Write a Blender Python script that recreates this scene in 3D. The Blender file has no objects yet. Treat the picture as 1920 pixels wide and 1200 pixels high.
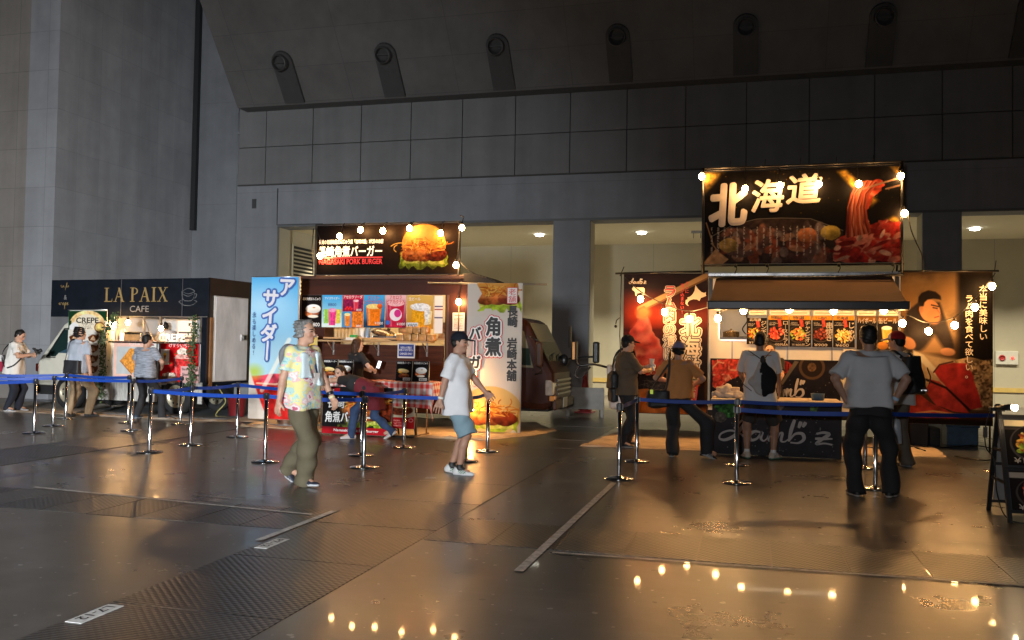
import bpy, math, random
import numpy as np
from mathutils import Vector, Matrix

S = bpy.context.scene
COL = S.collection
rnd = random.Random(11)
nrg = np.random.default_rng(5)

# ---------------------------------------------------------------- camera
FPX, CAMH = 1646.0, 1.5
yaw, pitch, roll = math.radians(15.0), math.atan(50.4 / FPX), math.radians(0.92)
f0 = np.array([-math.sin(yaw), math.cos(yaw), 0.0])
r0 = np.array([math.cos(yaw), math.sin(yaw), 0.0])
u0 = np.array([0, 0, 1.0])
FW = f0 * math.cos(pitch) + u0 * math.sin(pitch)
up_ = u0 * math.cos(pitch) - f0 * math.sin(pitch)
RT = r0 * math.cos(roll) + up_ * math.sin(roll)
UP = up_ * math.cos(roll) - r0 * math.sin(roll)
CP = np.array([0, 0, CAMH])
cam = bpy.data.cameras.new("camera")
cam.sensor_width = 36.0
cam.lens = 36.0 * FPX / 1920.0
cam.clip_end = 400
camo = bpy.data.objects.new("camera", cam)
COL.objects.link(camo)
camo.matrix_world = Matrix(((RT[0], UP[0], -FW[0], CP[0]), (RT[1], UP[1], -FW[1], CP[1]),
                            (RT[2], UP[2], -FW[2], CP[2]), (0, 0, 0, 1)))
S.camera = camo


def ray(x, y):
    return FW * FPX + RT * (x - 960) - UP * (y - 600)


def G(x, y, z=0.0):
    """point on the level z seen at photo pixel x, y (used to survey real positions)"""
    d = ray(x, y)
    p = CP + d * ((z - CAMH) / d[2])
    return float(p[0]), float(p[1]), float(p[2])


def YP(x, y, Y):
    d = ray(x, y)
    p = CP + d * (Y / d[1])
    return float(p[0]), float(p[1]), float(p[2])


# ---------------------------------------------------------------- world, light, exposure
W = bpy.data.worlds.new("World")
S.world = W
W.use_nodes = True
wb = W.node_tree.nodes["Background"]
wb.inputs[0].default_value = (0.75, 0.85, 1.0, 1)
wb.inputs[1].default_value = 0.008
S.view_settings.view_transform = 'Standard'
S.view_settings.look = 'None'
S.view_settings.exposure = 0.0
S.view_settings.gamma = 1.0
# fill lamp added out of view behind the camera, brightening the hall's left side
hl = bpy.data.lights.new("hall_fill_lamp", 'AREA')
hl.shape = 'DISK'
hl.size = 1.6
hl.energy = 760
hl.color = (0.92, 0.96, 1.0)
hl.spread = math.radians(58)
hlo = bpy.data.objects.new("hall_fill_lamp", hl)
COL.objects.link(hlo)
hlo.location = (-2.2, -8.0, 2.4)
hlo.rotation_euler = (Vector((-15.0, 19, -0.6)) - Vector(hlo.location)).to_track_quat('-Z', 'Y').to_euler()

# the photographer's flash, turned towards the left half of the view
fl = bpy.data.lights.new("camera_flash", 'SPOT')
fl.energy = 900
fl.color = (0.95, 0.97, 1.0)
fl.spot_size = math.radians(140)
fl.spot_blend = 1.0
fl.shadow_soft_size = 0.05
flo = bpy.data.objects.new("camera_flash", fl)
COL.objects.link(flo)
flo.location = (-0.15, 0.0, 1.72)
flo.rotation_euler = Vector((math.sin(math.radians(-26)), math.cos(math.radians(-26)), -0.02)).to_track_quat('-Z', 'Y').to_euler()

# ---------------------------------------------------------------- materials
MATS = {}


def lin(c):
    c = np.asarray(c, float) / 255.0
    return np.where(c <= 0.04045, c / 12.92, ((c + 0.055) / 1.055) ** 2.4)


def mat(name, col, rough=0.6, metal=0.0, var=0.12, scale=6.0, bump=0.0, bscale=40.0, emit=None, est=0.0,
        spec=0.5, trans=0.0, coat=0.0, stretch=None, rvar=0.0):
    if name in MATS:
        return MATS[name]
    m = bpy.data.materials.new(name)
    m.use_nodes = True
    nt = m.node_tree
    b = nt.nodes["Principled BSDF"]
    b.inputs["Base Color"].default_value = (*col, 1)
    b.inputs["Roughness"].default_value = rough
    b.inputs["Metallic"].default_value = metal
    b.inputs["Specular IOR Level"].default_value = spec
    b.inputs["Transmission Weight"].default_value = trans
    b.inputs["Coat Weight"].default_value = coat
    tc = nt.nodes.new("ShaderNodeTexCoord")
    vec = tc.outputs["Object"]
    if stretch:
        mp = nt.nodes.new("ShaderNodeMapping")
        mp.inputs["Scale"].default_value = stretch
        nt.links.new(vec, mp.inputs[0])
        vec = mp.outputs[0]
    if var > 0 or rvar > 0:
        n = nt.nodes.new("ShaderNodeTexNoise")
        n.inputs["Scale"].default_value = scale
        n.inputs["Detail"].default_value = 5
        n.inputs["Roughness"].default_value = 0.65
        nt.links.new(vec, n.inputs["Vector"])
    if var > 0:
        r = nt.nodes.new("ShaderNodeMapRange")
        r.inputs[1].default_value = 0.3
        r.inputs[2].default_value = 0.7
        r.inputs[3].default_value = 1 - var
        r.inputs[4].default_value = 1 + var
        nt.links.new(n.outputs["Fac"], r.inputs[0])
        mx = nt.nodes.new("ShaderNodeVectorMath")
        mx.operation = 'SCALE'
        mx.inputs[0].default_value = col
        nt.links.new(r.outputs[0], mx.inputs["Scale"])
        nt.links.new(mx.outputs[0], b.inputs["Base Color"])
    if rvar > 0:
        r2 = nt.nodes.new("ShaderNodeMapRange")
        r2.inputs[1].default_value = 0.3
        r2.inputs[2].default_value = 0.7
        r2.inputs[3].default_value = max(0.02, rough - rvar)
        r2.inputs[4].default_value = rough + rvar
        nt.links.new(n.outputs["Fac"], r2.inputs[0])
        nt.links.new(r2.outputs[0], b.inputs["Roughness"])
    if bump > 0:
        n2 = nt.nodes.new("ShaderNodeTexNoise")
        n2.inputs["Scale"].default_value = bscale
        n2.inputs["Detail"].default_value = 3
        nt.links.new(vec, n2.inputs["Vector"])
        bp = nt.nodes.new("ShaderNodeBump")
        bp.inputs["Strength"].default_value = bump
        bp.inputs["Distance"].default_value = 0.02
        nt.links.new(n2.outputs["Fac"], bp.inputs["Height"])
        nt.links.new(bp.outputs[0], b.inputs["Normal"])
    if emit:
        b.inputs["Emission Color"].default_value = (*emit, 1)
        b.inputs["Emission Strength"].default_value = est
    MATS[name] = m
    return m


def cmat(name, rough=0.6, spec=0.4, bump=0.0, bscale=60, coat=0.0):
    """material that shows the printed / dyed colours of the mesh"""
    if name in MATS:
        return MATS[name]
    m = bpy.data.materials.new(name)
    m.use_nodes = True
    nt = m.node_tree
    b = nt.nodes["Principled BSDF"]
    b.inputs["Roughness"].default_value = rough
    b.inputs["Specular IOR Level"].default_value = spec
    b.inputs["Coat Weight"].default_value = coat
    a = nt.nodes.new("ShaderNodeVertexColor")
    a.layer_name = "Col"
    nt.links.new(a.outputs[0], b.inputs["Base Color"])
    if bump:
        n2 = nt.nodes.new("ShaderNodeTexNoise")
        n2.inputs["Scale"].default_value = bscale
        bp = nt.nodes.new("ShaderNodeBump")
        bp.inputs["Strength"].default_value = bump
        bp.inputs["Distance"].default_value = 0.01
        tc = nt.nodes.new("ShaderNodeTexCoord")
        nt.links.new(tc.outputs["Object"], n2.inputs["Vector"])
        nt.links.new(n2.outputs["Fac"], bp.inputs["Height"])
        nt.links.new(bp.outputs[0], b.inputs["Normal"])
    MATS[name] = m
    return m


def C8(*c):
    return tuple(float(v) for v in lin(c))


# ---------------------------------------------------------------- objects
def thing(name, label, cat, loc=(0, 0, 0), rot=0.0, group=None):
    o = bpy.data.objects.new(name, None)
    o.empty_display_size = 0.1
    COL.objects.link(o)
    o.location = loc
    o.rotation_euler = (0, 0, rot)
    o["label"] = label
    o["category"] = cat
    if group:
        o["group"] = group
    return o


def tag(o, label, cat, group=None):
    o["label"] = label
    o["category"] = cat
    if group:
        o["group"] = group
    return o


def struct(o, kind="structure"):
    o["kind"] = kind
    return o


def dup(src, parent=None):
    c = src.copy()
    COL.objects.link(c)
    if parent is not None:
        c.parent = parent
    for ch in list(src.children):
        dup(ch, c)
    return c


class MB:
    def __init__(s):
        s.v, s.f, s.m, s.sm = [], [], [], []
        s.M = None

    def add(s, vs, fs, mi=0, sm=False):
        o = len(s.v)
        if s.M is not None:
            vs = [tuple(s.M @ Vector(v)) for v in vs]
        s.v += [tuple(v) for v in vs]
        s.f += [tuple(i + o for i in f) for f in fs]
        s.m += [mi] * len(fs)
        s.sm += [sm] * len(fs)
        return s

    def box(s, x0, x1, y0, y1, z0, z1, mi=0):
        vs = [(x0, y0, z0), (x1, y0, z0), (x1, y1, z0), (x0, y1, z0), (x0, y0, z1), (x1, y0, z1), (x1, y1, z1), (x0, y1, z1)]
        return s.add(vs, [(0, 3, 2, 1), (4, 5, 6, 7), (0, 1, 5, 4), (1, 2, 6, 5), (2, 3, 7, 6), (3, 0, 4, 7)], mi)

    def bar(s, a, b, w, d=None, mi=0, up=(0, 0, 1)):
        a, b = Vector(a), Vector(b)
        d = w if d is None else d
        t = (b - a).normalized()
        u = Vector(up)
        if abs(t.dot(u)) > 0.98:
            u = Vector((0, 1, 0))
        r = t.cross(u).normalized() * (w / 2)
        n = r.cross(t).normalized() * (d / 2)
        vs = [p + sx * r + sy * n for p in (a, b) for sx, sy in ((-1, -1), (1, -1), (1, 1), (-1, 1))]
        return s.add(vs, [(3, 2, 1, 0), (4, 5, 6, 7), (0, 1, 5, 4), (1, 2, 6, 5), (2, 3, 7, 6), (3, 0, 4, 7)], mi)

    def cyl(s, a, b, r0, r1=None, n=16, mi=0, caps=True):
        r1 = r0 if r1 is None else r1
        return s.tube([a, b], [r0, r1], n, mi, caps)

    def tube(s, pts, rad, n=8, mi=0, caps=True):
        pts = [Vector(p) for p in pts]
        if not isinstance(rad, (list, tuple)):
            rad = [rad] * len(pts)
        vs, fs = [], []
        prev = None
        for i, p in enumerate(pts):
            t = (pts[min(i + 1, len(pts) - 1)] - pts[max(i - 1, 0)]).normalized()
            if prev is None:
                u = Vector((0, 0, 1)) if abs(t.z) < 0.9 else Vector((1, 0, 0))
                x = t.cross(u).normalized()
            else:
                x = (prev - t * prev.dot(t)).normalized()
            prev = x
            y = t.cross(x)
            for k in range(n):
                a = 2 * math.pi * k / n
                vs.append(p + (x * math.cos(a) + y * math.sin(a)) * rad[i])
        for i in range(len(pts) - 1):
            for k in range(n):
                k2 = (k + 1) % n
                fs.append((i * n + k, i * n + k2, (i + 1) * n + k2, (i + 1) * n + k))
        s.add(vs, fs, mi, True)
        if caps:
            e = (len(pts) - 1) * n
            o = len(s.v) - len(vs)
            s.f += [tuple(o + k for k in reversed(range(n))), tuple(o + e + k for k in range(n))]
            s.m += [mi, mi]
            s.sm += [False, False]
        return s

    def lathe(s, prof, c=(0, 0, 0), n=24, mi=0, axis='z', sm=True):
        vs, fs = [], []
        for r, z in prof:
            for k in range(n):
                a = 2 * math.pi * k / n
                x, y = r * math.cos(a), r * math.sin(a)
                if axis == 'z':
                    vs.append((c[0] + x, c[1] + y, c[2] + z))
                elif axis == 'y':
                    vs.append((c[0] + x, c[1] + z, c[2] + y))
                else:
                    vs.append((c[0] + z, c[1] + x, c[2] + y))
        for i in range(len(prof) - 1):
            for k in range(n):
                k2 = (k + 1) % n
                fs.append((i * n + k, i * n + k2, (i + 1) * n + k2, (i + 1) * n + k))
        return s.add(vs, fs, mi, sm)

    def sph(s, c, r, n=14, mi=0, sc=(1, 1, 1)):
        vs, fs = [], []
        for i in range(n // 2 + 1):
            th = math.pi * i / (n // 2)
            for k in range(n):
                a = 2 * math.pi * k / n
                vs.append((c[0] + r * sc[0] * math.sin(th) * math.cos(a), c[1] + r * sc[1] * math.sin(th) * math.sin(a), c[2] + r * sc[2] * math.cos(th)))
        for i in range(n // 2):
            for k in range(n):
                k2 = (k + 1) % n
                fs.append((i * n + k, (i + 1) * n + k, (i + 1) * n + k2, i * n + k2))
        return s.add(vs, fs, mi, True)

    def prism(s, poly, y0, y1, mi=0, plane='xz'):
        """polygon in x,z (or y,z / x,y) extruded"""
        n = len(poly)
        if plane == 'xz':
            vs = [(p[0], y0, p[1]) for p in poly] + [(p[0], y1, p[1]) for p in poly]
        elif plane == 'yz':
            vs = [(y0, p[0], p[1]) for p in poly] + [(y1, p[0], p[1]) for p in poly]
        else:
            vs = [(p[0], p[1], y0) for p in poly] + [(p[0], p[1], y1) for p in poly]
        fs = [tuple(range(n)), tuple(reversed(range(n, 2 * n)))]
        fs += [(i, i + n, (i + 1) % n + n, (i + 1) % n) for i in range(n)]
        return s.add(vs, fs, mi)

    def build(s, name, mats, parent=None, bevel=0.0, smooth=None, fix=True):
        me = bpy.data.meshes.new(name)
        me.from_pydata(s.v, [], s.f)
        if not isinstance(mats, (list, tuple)):
            mats = [mats]
        for m in mats:
            me.materials.append(m)
        me.polygons.foreach_set("material_index", s.m)
        me.polygons.foreach_set("use_smooth", s.sm if smooth is None else [smooth] * len(s.f))
        if fix:
            import bmesh
            bm = bmesh.new()
            bm.from_mesh(me)
            bmesh.ops.recalc_face_normals(bm, faces=bm.faces)
            bm.to_mesh(me)
            bm.free()
        me.update()
        o = bpy.data.objects.new(name, me)
        COL.objects.link(o)
        if parent is not None:
            o.parent = parent
        if bevel > 0:
            bv = o.modifiers.new("bevel", 'BEVEL')
            bv.width = bevel
            bv.segments = 2
            bv.limit_method = 'ANGLE'
            bv.harden_normals = False
        return o


def npmesh(name, v, f, mats, parent=None, smooth=True, col=None, fm=None):
    me = bpy.data.meshes.new(name)
    v = np.asarray(v, np.float32)
    f = np.asarray(f, np.int32)
    me.vertices.add(len(v))
    me.vertices.foreach_set("co", v.ravel())
    n = f.shape[1]
    me.loops.add(len(f) * n)
    me.loops.foreach_set("vertex_index", f.ravel())
    me.polygons.add(len(f))
    me.polygons.foreach_set("loop_start", np.arange(len(f), dtype=np.int32) * n)
    me.polygons.foreach_set("use_smooth", np.full(len(f), smooth))
    if not isinstance(mats, (list, tuple)):
        mats = [mats]
    for m in mats:
        me.materials.append(m)
    if fm is not None:
        me.polygons.foreach_set("material_index", np.asarray(fm, np.int32))
    me.update(calc_edges=True)
    if col is not None:
        ca = me.color_attributes.new("Col", 'FLOAT_COLOR', 'POINT')
        c4 = np.ones((len(v), 4), np.float32)
        c4[:, :3] = col
        ca.data.foreach_set("color", c4.ravel())
    o = bpy.data.objects.new(name, me)
    COL.objects.link(o)
    if parent is not None:
        o.parent = parent
    return o


# plane matrices: x right, y up, z out of the plane towards the viewer
def pl(u, v, z, tilt=0.0, turn=0.0):
    return Matrix.Translation((u, v, z)) @ Matrix.Rotation(turn, 4, 'Z') @ Matrix.Rotation(math.pi / 2 + tilt, 4, 'X')


# ---------------------------------------------------------------- lettering
TEXTS = []


def text(parent, s, M, w, h, m, bold=0.0, halo=0.0, off=0.004, fit=True, name="lettering", thick=0.0, spacing=1.0, shear=0.0, lh=1.0, rot=0.0):
    """letters fitted in a box w x h centred on the plane M; vertical writing: one character a line"""
    cu = bpy.data.curves.new(name, 'FONT')
    cu.body = s
    cu.align_x = 'CENTER'
    cu.size = 1.0
    if not s.isascii():
        if bold and not halo:
            halo = -bold * min(w / max(len(q) for q in s.split(chr(10))), h / (s.count(chr(10)) + 1))
        bold = 0
    cu.offset = min(bold, .022)
    cu.space_character = spacing
    cu.space_line = lh
    cu.shear = shear
    cu.resolution_u = 3
    cu.fill_mode = 'BOTH'
    o = bpy.data.objects.new(name, cu)
    COL.objects.link(o)
    TEXTS.append((o, parent, M, w, h, m, off, fit, name, rot, halo))


def vert(s):
    return "\n".join(s.replace("ー", "｜").replace("！", "!"))


def finish_texts():
    bpy.context.view_layer.update()
    dg = bpy.context.evaluated_depsgraph_get()
    for (o, parent, M, w, h, m, off, fit, name, rot, halo) in TEXTS:
        e = o.evaluated_get(dg)
        me = bpy.data.meshes.new_from_object(e, depsgraph=dg)
        n = len(me.vertices)
        if n:
            co = np.empty(n * 3, np.float32)
            me.vertices.foreach_get("co", co)
            co = co.reshape(-1, 3)
            lo, hi = co[:, :2].min(0), co[:, :2].max(0)
            sz = np.maximum(hi - lo, 1e-4)
            sc = np.array([w, h]) / sz
            if not fit:
                sc[:] = sc.min()
            xy = (co[:, :2] - (lo + hi) / 2) * sc
            if rot:
                c, s_ = math.cos(rot), math.sin(rot)
                xy = np.c_[xy[:, 0] * c - xy[:, 1] * s_, xy[:, 0] * s_ + xy[:, 1] * c]
            Mn = np.array(M)
            if halo:
                # a printed outline: the glyphs spread outwards all round
                me.calc_loop_triangles()
                tr = np.empty(len(me.loop_triangles) * 3, np.int32)
                me.loop_triangles.foreach_get("vertices", tr)
                tr = tr.reshape(-1, 3)
                vs, fs = [], []
                nk = 12 if halo > 0 else 8
                for k in range(nk):
                    a = k * 2 * math.pi / nk
                    q = xy + np.array([math.cos(a), math.sin(a)]) * abs(halo)
                    vs.append(q[:, :1] * Mn[:3, 0] + q[:, 1:2] * Mn[:3, 1] + (off + k * .0001) * Mn[:3, 2] + Mn[:3, 3])
                    fs.append(tr + k * n)
                npmesh("letter_outline" if halo > 0 else name, np.concatenate(vs), np.concatenate(fs), m, parent, False)
                bpy.data.objects.remove(o)
                continue
            out = xy[:, :1] * Mn[:3, 0] + xy[:, 1:2] * Mn[:3, 1] + off * Mn[:3, 2] + Mn[:3, 3]
            me.vertices.foreach_set("co", out.astype(np.float32).ravel())
        me.materials.clear()
        me.materials.append(m)
        me.update()
        me.name = name
        ob = bpy.data.objects.new(name, me)
        COL.objects.link(ob)
        ob.parent = parent
        bpy.data.objects.remove(o)


def spline(pts, n=8):
    P = [np.array(p, float) for p in pts]
    P = [2 * P[0] - P[1]] + P + [2 * P[-1] - P[-2]]
    out = []
    for i in range(1, len(P) - 2):
        for k in range(n):
            t = k / n
            a, b, c, d = P[i - 1], P[i], P[i + 1], P[i + 2]
            out.append(0.5 * ((2 * b) + (c - a) * t + (2 * a - 5 * b + 4 * c - d) * t * t + (3 * b - a - 3 * c + d) * t ** 3))
    out.append(P[-2])
    return out


def strokes(parent, lines, M, sx, sy, wd, m, off=0.004, name="lettering"):
    """brush or pen strokes, as flat ribbons on the plane M"""
    b = MB()
    Mn = np.array(M)
    for ln in lines:
        p = spline(ln, 7)
        vs, fs = [], []
        for i, q in enumerate(p):
            t = p[min(i + 1, len(p) - 1)] - p[max(i - 1, 0)]
            t = np.array([t[0] * sx, t[1] * sy])
            t = t / (np.linalg.norm(t) + 1e-9)
            nn = np.array([-t[1], t[0]])
            ww = wd * (0.55 + 0.45 * math.sin(math.pi * min(1, 0.15 + i / len(p)))) * (1 + 0.3 * nn[0])
            for sgn in (-1, 1):
                e = np.array([q[0] * sx, q[1] * sy]) + nn * ww * sgn * 0.5
                vs.append(Mn[:3, 0] * e[0] + Mn[:3, 1] * e[1] + Mn[:3, 2] * (off + 0.0004 * len(b.v) / 30) + Mn[:3, 3])
            if i:
                fs.append((2 * i - 2, 2 * i - 1, 2 * i + 1, 2 * i))
        b.add(vs, fs)
    return b.build(name, m, parent, fix=False)
# ---------------------------------------------------------------- printed pictures (colour attribute on a fine grid)
def fbm(x, y, seed=0, octv=4):
    r = np.random.default_rng(seed)
    out = np.zeros_like(x)
    amp, fr = 0.5, 1.0
    for _ in range(octv):
        g = r.random((64, 64))
        xi, yi = np.floor(x * fr).astype(int), np.floor(y * fr).astype(int)
        tx, ty = x * fr - xi, y * fr - yi
        tx, ty = tx * tx * (3 - 2 * tx), ty * ty * (3 - 2 * ty)
        a, b = g[yi % 64, xi % 64], g[yi % 64, (xi + 1) % 64]
        c, d = g[(yi + 1) % 64, xi % 64], g[(yi + 1) % 64, (xi + 1) % 64]
        out += amp * ((a * (1 - tx) + b * tx) * (1 - ty) + (c * (1 - tx) + d * tx) * ty)
        amp *= 0.5
        fr *= 2.03
    return out


def worley(x, y, seed=0, n=60):
    r = np.random.default_rng(seed)
    px = r.random(n) * (x.max() - x.min()) + x.min()
    py = r.random(n) * (y.max() - y.min()) + y.min()
    d1 = np.full(x.shape, 9.0)
    d2 = np.full(x.shape, 9.0)
    for a, b in zip(px, py):
        d = np.hypot(x - a, y - b)
        d2 = np.minimum(d2, np.maximum(d, d1))
        d1 = np.minimum(d1, d)
    return d1, d2


class Pic:
    """x runs 0..A, y 0..1 (height units); colours 0..255"""

    def __init__(s, A, h, bg):
        s.A, s.h, s.w = A, h, max(4, int(round(A * h)))
        s.a = np.empty((s.h + 1, s.w + 1, 3))
        s.a[:] = bg
        s.x, s.y = np.meshgrid(np.linspace(0, A, s.w + 1), np.linspace(0, 1, s.h + 1))
        s.px = 1.0 / h

    def put(s, al, col):
        col = np.asarray(col, float)
        s.a = s.a * (1 - al[..., None]) + col * al[..., None]

    def al(s, d, soft=0):
        w = max(soft, s.px * 0.7)
        return np.clip(0.5 - d / (2 * w), 0, 1)

    def ell(s, cx, cy, rx, ry, col, rot=0.0, soft=0, a=1.0, shade=0.0, nz=0.0, seed=1, wob=0.0):
        c, n = math.cos(rot), math.sin(rot)
        x, y = s.x - cx, s.y - cy
        u, v = (x * c + y * n) / rx, (-x * n + y * c) / ry
        q = np.hypot(u, v)
        if wob:
            q = q + wob * (fbm(s.x * 9 / max(rx, ry) * .3, s.y * 9 / max(rx, ry) * .3, seed) - 0.5)
        al = s.al((q - 1) * min(rx, ry), soft) * a
        colr = np.asarray(col, float) * np.ones(s.a.shape)
        if shade:
            colr = colr * (1 + shade * (v * 0.8 - 0.3 * u))[..., None]
        if nz:
            colr = colr * (1 + nz * (fbm(s.x * 22, s.y * 22, seed) - 0.48) * 2)[..., None]
        s.put(al, np.clip(colr, 0, 255))
        return s

    def poly(s, pts, col, soft=0, a=1.0, nz=0.0, seed=2, wob=0.0):
        n = len(pts)
        d = np.full(s.x.shape, 1e9)
        ins = np.zeros(s.x.shape, bool)
        X, Y = s.x, s.y
        if wob:
            X = X + wob * (fbm(s.x * 12, s.y * 12, seed) - .5)
            Y = Y + wob * (fbm(s.x * 12, s.y * 12, seed + 1) - .5)
        for i in range(n):
            (x0, y0), (x1, y1) = pts[i], pts[(i + 1) % n]
            ex, ey = x1 - x0, y1 - y0
            t = np.clip(((X - x0) * ex + (Y - y0) * ey) / (ex * ex + ey * ey + 1e-12), 0, 1)
            d = np.minimum(d, np.hypot(X - x0 - t * ex, Y - y0 - t * ey))
            if y0 != y1:
                c = ((y0 > Y) != (y1 > Y)) & (X < (x1 - x0) * (Y - y0) / (y1 - y0) + x0)
                ins ^= c
        al = s.al(np.where(ins, -d, d), soft) * a
        colr = np.asarray(col, float) * np.ones(s.a.shape)
        if nz:
            colr = colr * (1 + nz * (fbm(s.x * 22, s.y * 22, seed) - 0.48) * 2)[..., None]
        s.put(al, np.clip(colr, 0, 255))
        return s

    def rect(s, x0, x1, y0, y1, col, **k):
        return s.poly([(x0, y0), (x1, y0), (x1, y1), (x0, y1)], col, **k)

    def line(s, pts, w, col, a=1.0, soft=0):
        d = np.full(s.x.shape, 1e9)
        for (x0, y0), (x1, y1) in zip(pts[:-1], pts[1:]):
            ex, ey = x1 - x0, y1 - y0
            t = np.clip(((s.x - x0) * ex + (s.y - y0) * ey) / (ex * ex + ey * ey + 1e-12), 0, 1)
            d = np.minimum(d, np.hypot(s.x - x0 - t * ex, s.y - y0 - t * ey))
        s.put(s.al(d - w / 2, soft) * a, col)
        return s

    def vgrad(s, c0, c1):
        t = s.y[..., None]
        s.a = np.asarray(c0, float) * (1 - t) + np.asarray(c1, float) * t
        return s

    def mul(s, k, scale=6, seed=3):
        s.a = np.clip(s.a * (1 + k * (fbm(s.x * scale, s.y * scale, seed) - 0.47) * 2)[..., None], 0, 255)
        return s

    def lines_of_print(s, x0, x1, y0, y1, n, col, seed=0, vertical=False, a=0.8):
        r = np.random.default_rng(seed)
        for i in range(n):
            if vertical:
                x = x0 + (x1 - x0) * (i + .5) / n
                L = y1 - (y1 - y0) * r.uniform(.55, 1)
                m = (np.abs(s.x - x) < (x1 - x0) / n * .22) & (s.y > L) & (s.y < y1) & (fbm(s.x * 90, s.y * 90, seed + i, 1) > .22)
            else:
                y = y1 - (y1 - y0) * (i + .5) / n
                L = x0 + (x1 - x0) * r.uniform(.6, 1)
                m = (np.abs(s.y - y) < (y1 - y0) / n * .25) & (s.x > x0) & (s.x < L) & (fbm(s.x * 90, s.y * 90, seed + i, 1) > .22)
            s.put(m * a, col)
        return s

    def place(s, parent, M, w, h, name="printed_picture", m=None, off=0.0, sag=0.0, boost=1.0):
        Mn = np.array(M)
        X, Y = (s.x / s.A - 0.5) * w, (s.y - 0.5) * h
        Z = np.full(X.shape, off)
        if sag:
            Z = Z + sag * (np.sin(X / w * 7 + Y * 1.7) * 0.5 + fbm(X * 2 + 7, Y * 1.2 + 7, 3, 2) - .4)
        v = X[..., None] * Mn[:3, 0] + Y[..., None] * Mn[:3, 1] + Z[..., None] * Mn[:3, 2] + Mn[:3, 3]
        n1 = s.w + 1
        i = (np.arange(s.h)[:, None] * n1 + np.arange(s.w)[None, :]).ravel()
        f = np.c_[i, i + 1, i + 1 + n1, i + n1]
        return npmesh(name, v.reshape(-1, 3), f, m or cmat("printed_vinyl", 0.5, 0.05), parent, True, np.clip(lin(s.a).reshape(-1, 3) * boost, 0, 0.9))


def burger(p, cx, cy, s, seed=1, bun=True):
    r = np.random.default_rng(seed)
    if bun:
        p.ell(cx, cy + .18 * s, .47 * s, .40 * s, (196, 130, 54), shade=.28, nz=.15)
        p.ell(cx - .05 * s, cy + .38 * s, .30 * s, .16 * s, (226, 170, 90), soft=.09 * s, a=.7)
    pts = [(cx - .52 * s + i * .065 * s, cy - .28 * s + r.uniform(-.07, .05) * s) for i in range(17)]
    p.poly(pts + [(cx + .5 * s, cy + .02 * s), (cx - .5 * s, cy + .02 * s)], (150, 170, 45), nz=.7, seed=seed, wob=.05)
    p.poly([(cx - .45 * s, cy - .2 * s), (cx + .45 * s, cy - .24 * s), (cx + .4 * s, cy - .06 * s), (cx - .4 * s, cy - .06 * s)], (205, 205, 90), nz=.6, wob=.06)
    for k, (dx, c) in enumerate(((-.24, (158, 78, 34)), (.02, (176, 92, 40)), (.27, (118, 44, 20)))):
        p.ell(cx + dx * s, cy - .04 * s, .24 * s, .135 * s, c, shade=.35, nz=.75, seed=seed + k, wob=.2)
    p.ell(cx - .25 * s, cy + .01 * s, .14 * s, .03 * s, (232, 160, 90), soft=.03 * s, a=.7)
    p.ell(cx + .08 * s, cy + .01 * s, .10 * s, .025 * s, (240, 170, 96), soft=.03 * s, a=.6)
    for k in range(80):
        x0, y0 = cx + r.normal(0, .24) * s, cy + (.14 + r.normal(0, .05)) * s
        an, L = r.uniform(0, 6.3), r.uniform(.12, .32) * s
        cv = r.uniform(-1.2, 1.2)
        pts = []
        for t in np.linspace(0, 1, 6):
            a2 = an + cv * t
            pts.append((x0 + math.cos(a2) * L * (t - .5), y0 + math.sin(a2) * L * (t - .5) * .6))
        c = [(232, 150, 50), (206, 112, 32), (245, 190, 90), (160, 74, 24)][k % 4]
        p.line(pts, .016 * s, c, a=.95)


def steamed_bun(p, cx, cy, s):
    p.ell(cx, cy - .12 * s, .40 * s, .20 * s, (150, 74, 36), shade=.3, nz=.5)
    p.ell(cx - .18 * s, cy - .2 * s, .2 * s, .09 * s, (206, 120, 70), nz=.4)
    p.ell(cx + .05 * s, cy - .3 * s, .3 * s, .08 * s, (236, 226, 208))
    p.ell(cx + .06 * s, cy + .08 * s, .42 * s, .23 * s, (244, 238, 226), shade=.18)
    p.ell(cx + .1 * s, cy + .14 * s, .08 * s, .03 * s, (206, 150, 90))


def pork_bun(p, cx, cy, s, seed=3):
    p.ell(cx, cy - .2 * s, .4 * s, .16 * s, (128, 60, 34), shade=.3, nz=.6)
    r = np.random.default_rng(seed)
    for k in range(36):
        x0, y0 = cx + r.normal(0, .17) * s, cy + r.normal(0.0, .06) * s
        a, L = r.uniform(0, 3.1), r.uniform(.1, .25) * s
        p.line([(x0, y0), (x0 + math.cos(a) * L, y0 + math.sin(a) * L * .4)], .02 * s, [(206, 130, 60), (146, 76, 34), (228, 170, 90)][k % 3])
    p.ell(cx - .05 * s, cy + .16 * s, .42 * s, .13 * s, (238, 206, 140), rot=-.12, shade=.2)
    p.ell(cx - .3 * s, cy + .06 * s, .12 * s, .06 * s, (250, 190, 60))


def cup(p, x, y0, w, h, col, foam=None, ice=0):
    p.poly([(x - w * .38, y0), (x + w * .38, y0), (x + w * .5, y0 + h), (x - w * .5, y0 + h)], col, nz=.25)
    p.poly([(x - w * .30, y0 + .02), (x - w * .2, y0 + .02), (x - w * .28, y0 + h), (x - w * .4, y0 + h)], (255, 255, 255), a=.25)
    if foam is not None:
        p.ell(x, y0 + h * 1.02, w * .5, h * .14, foam, nz=.15)


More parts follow.
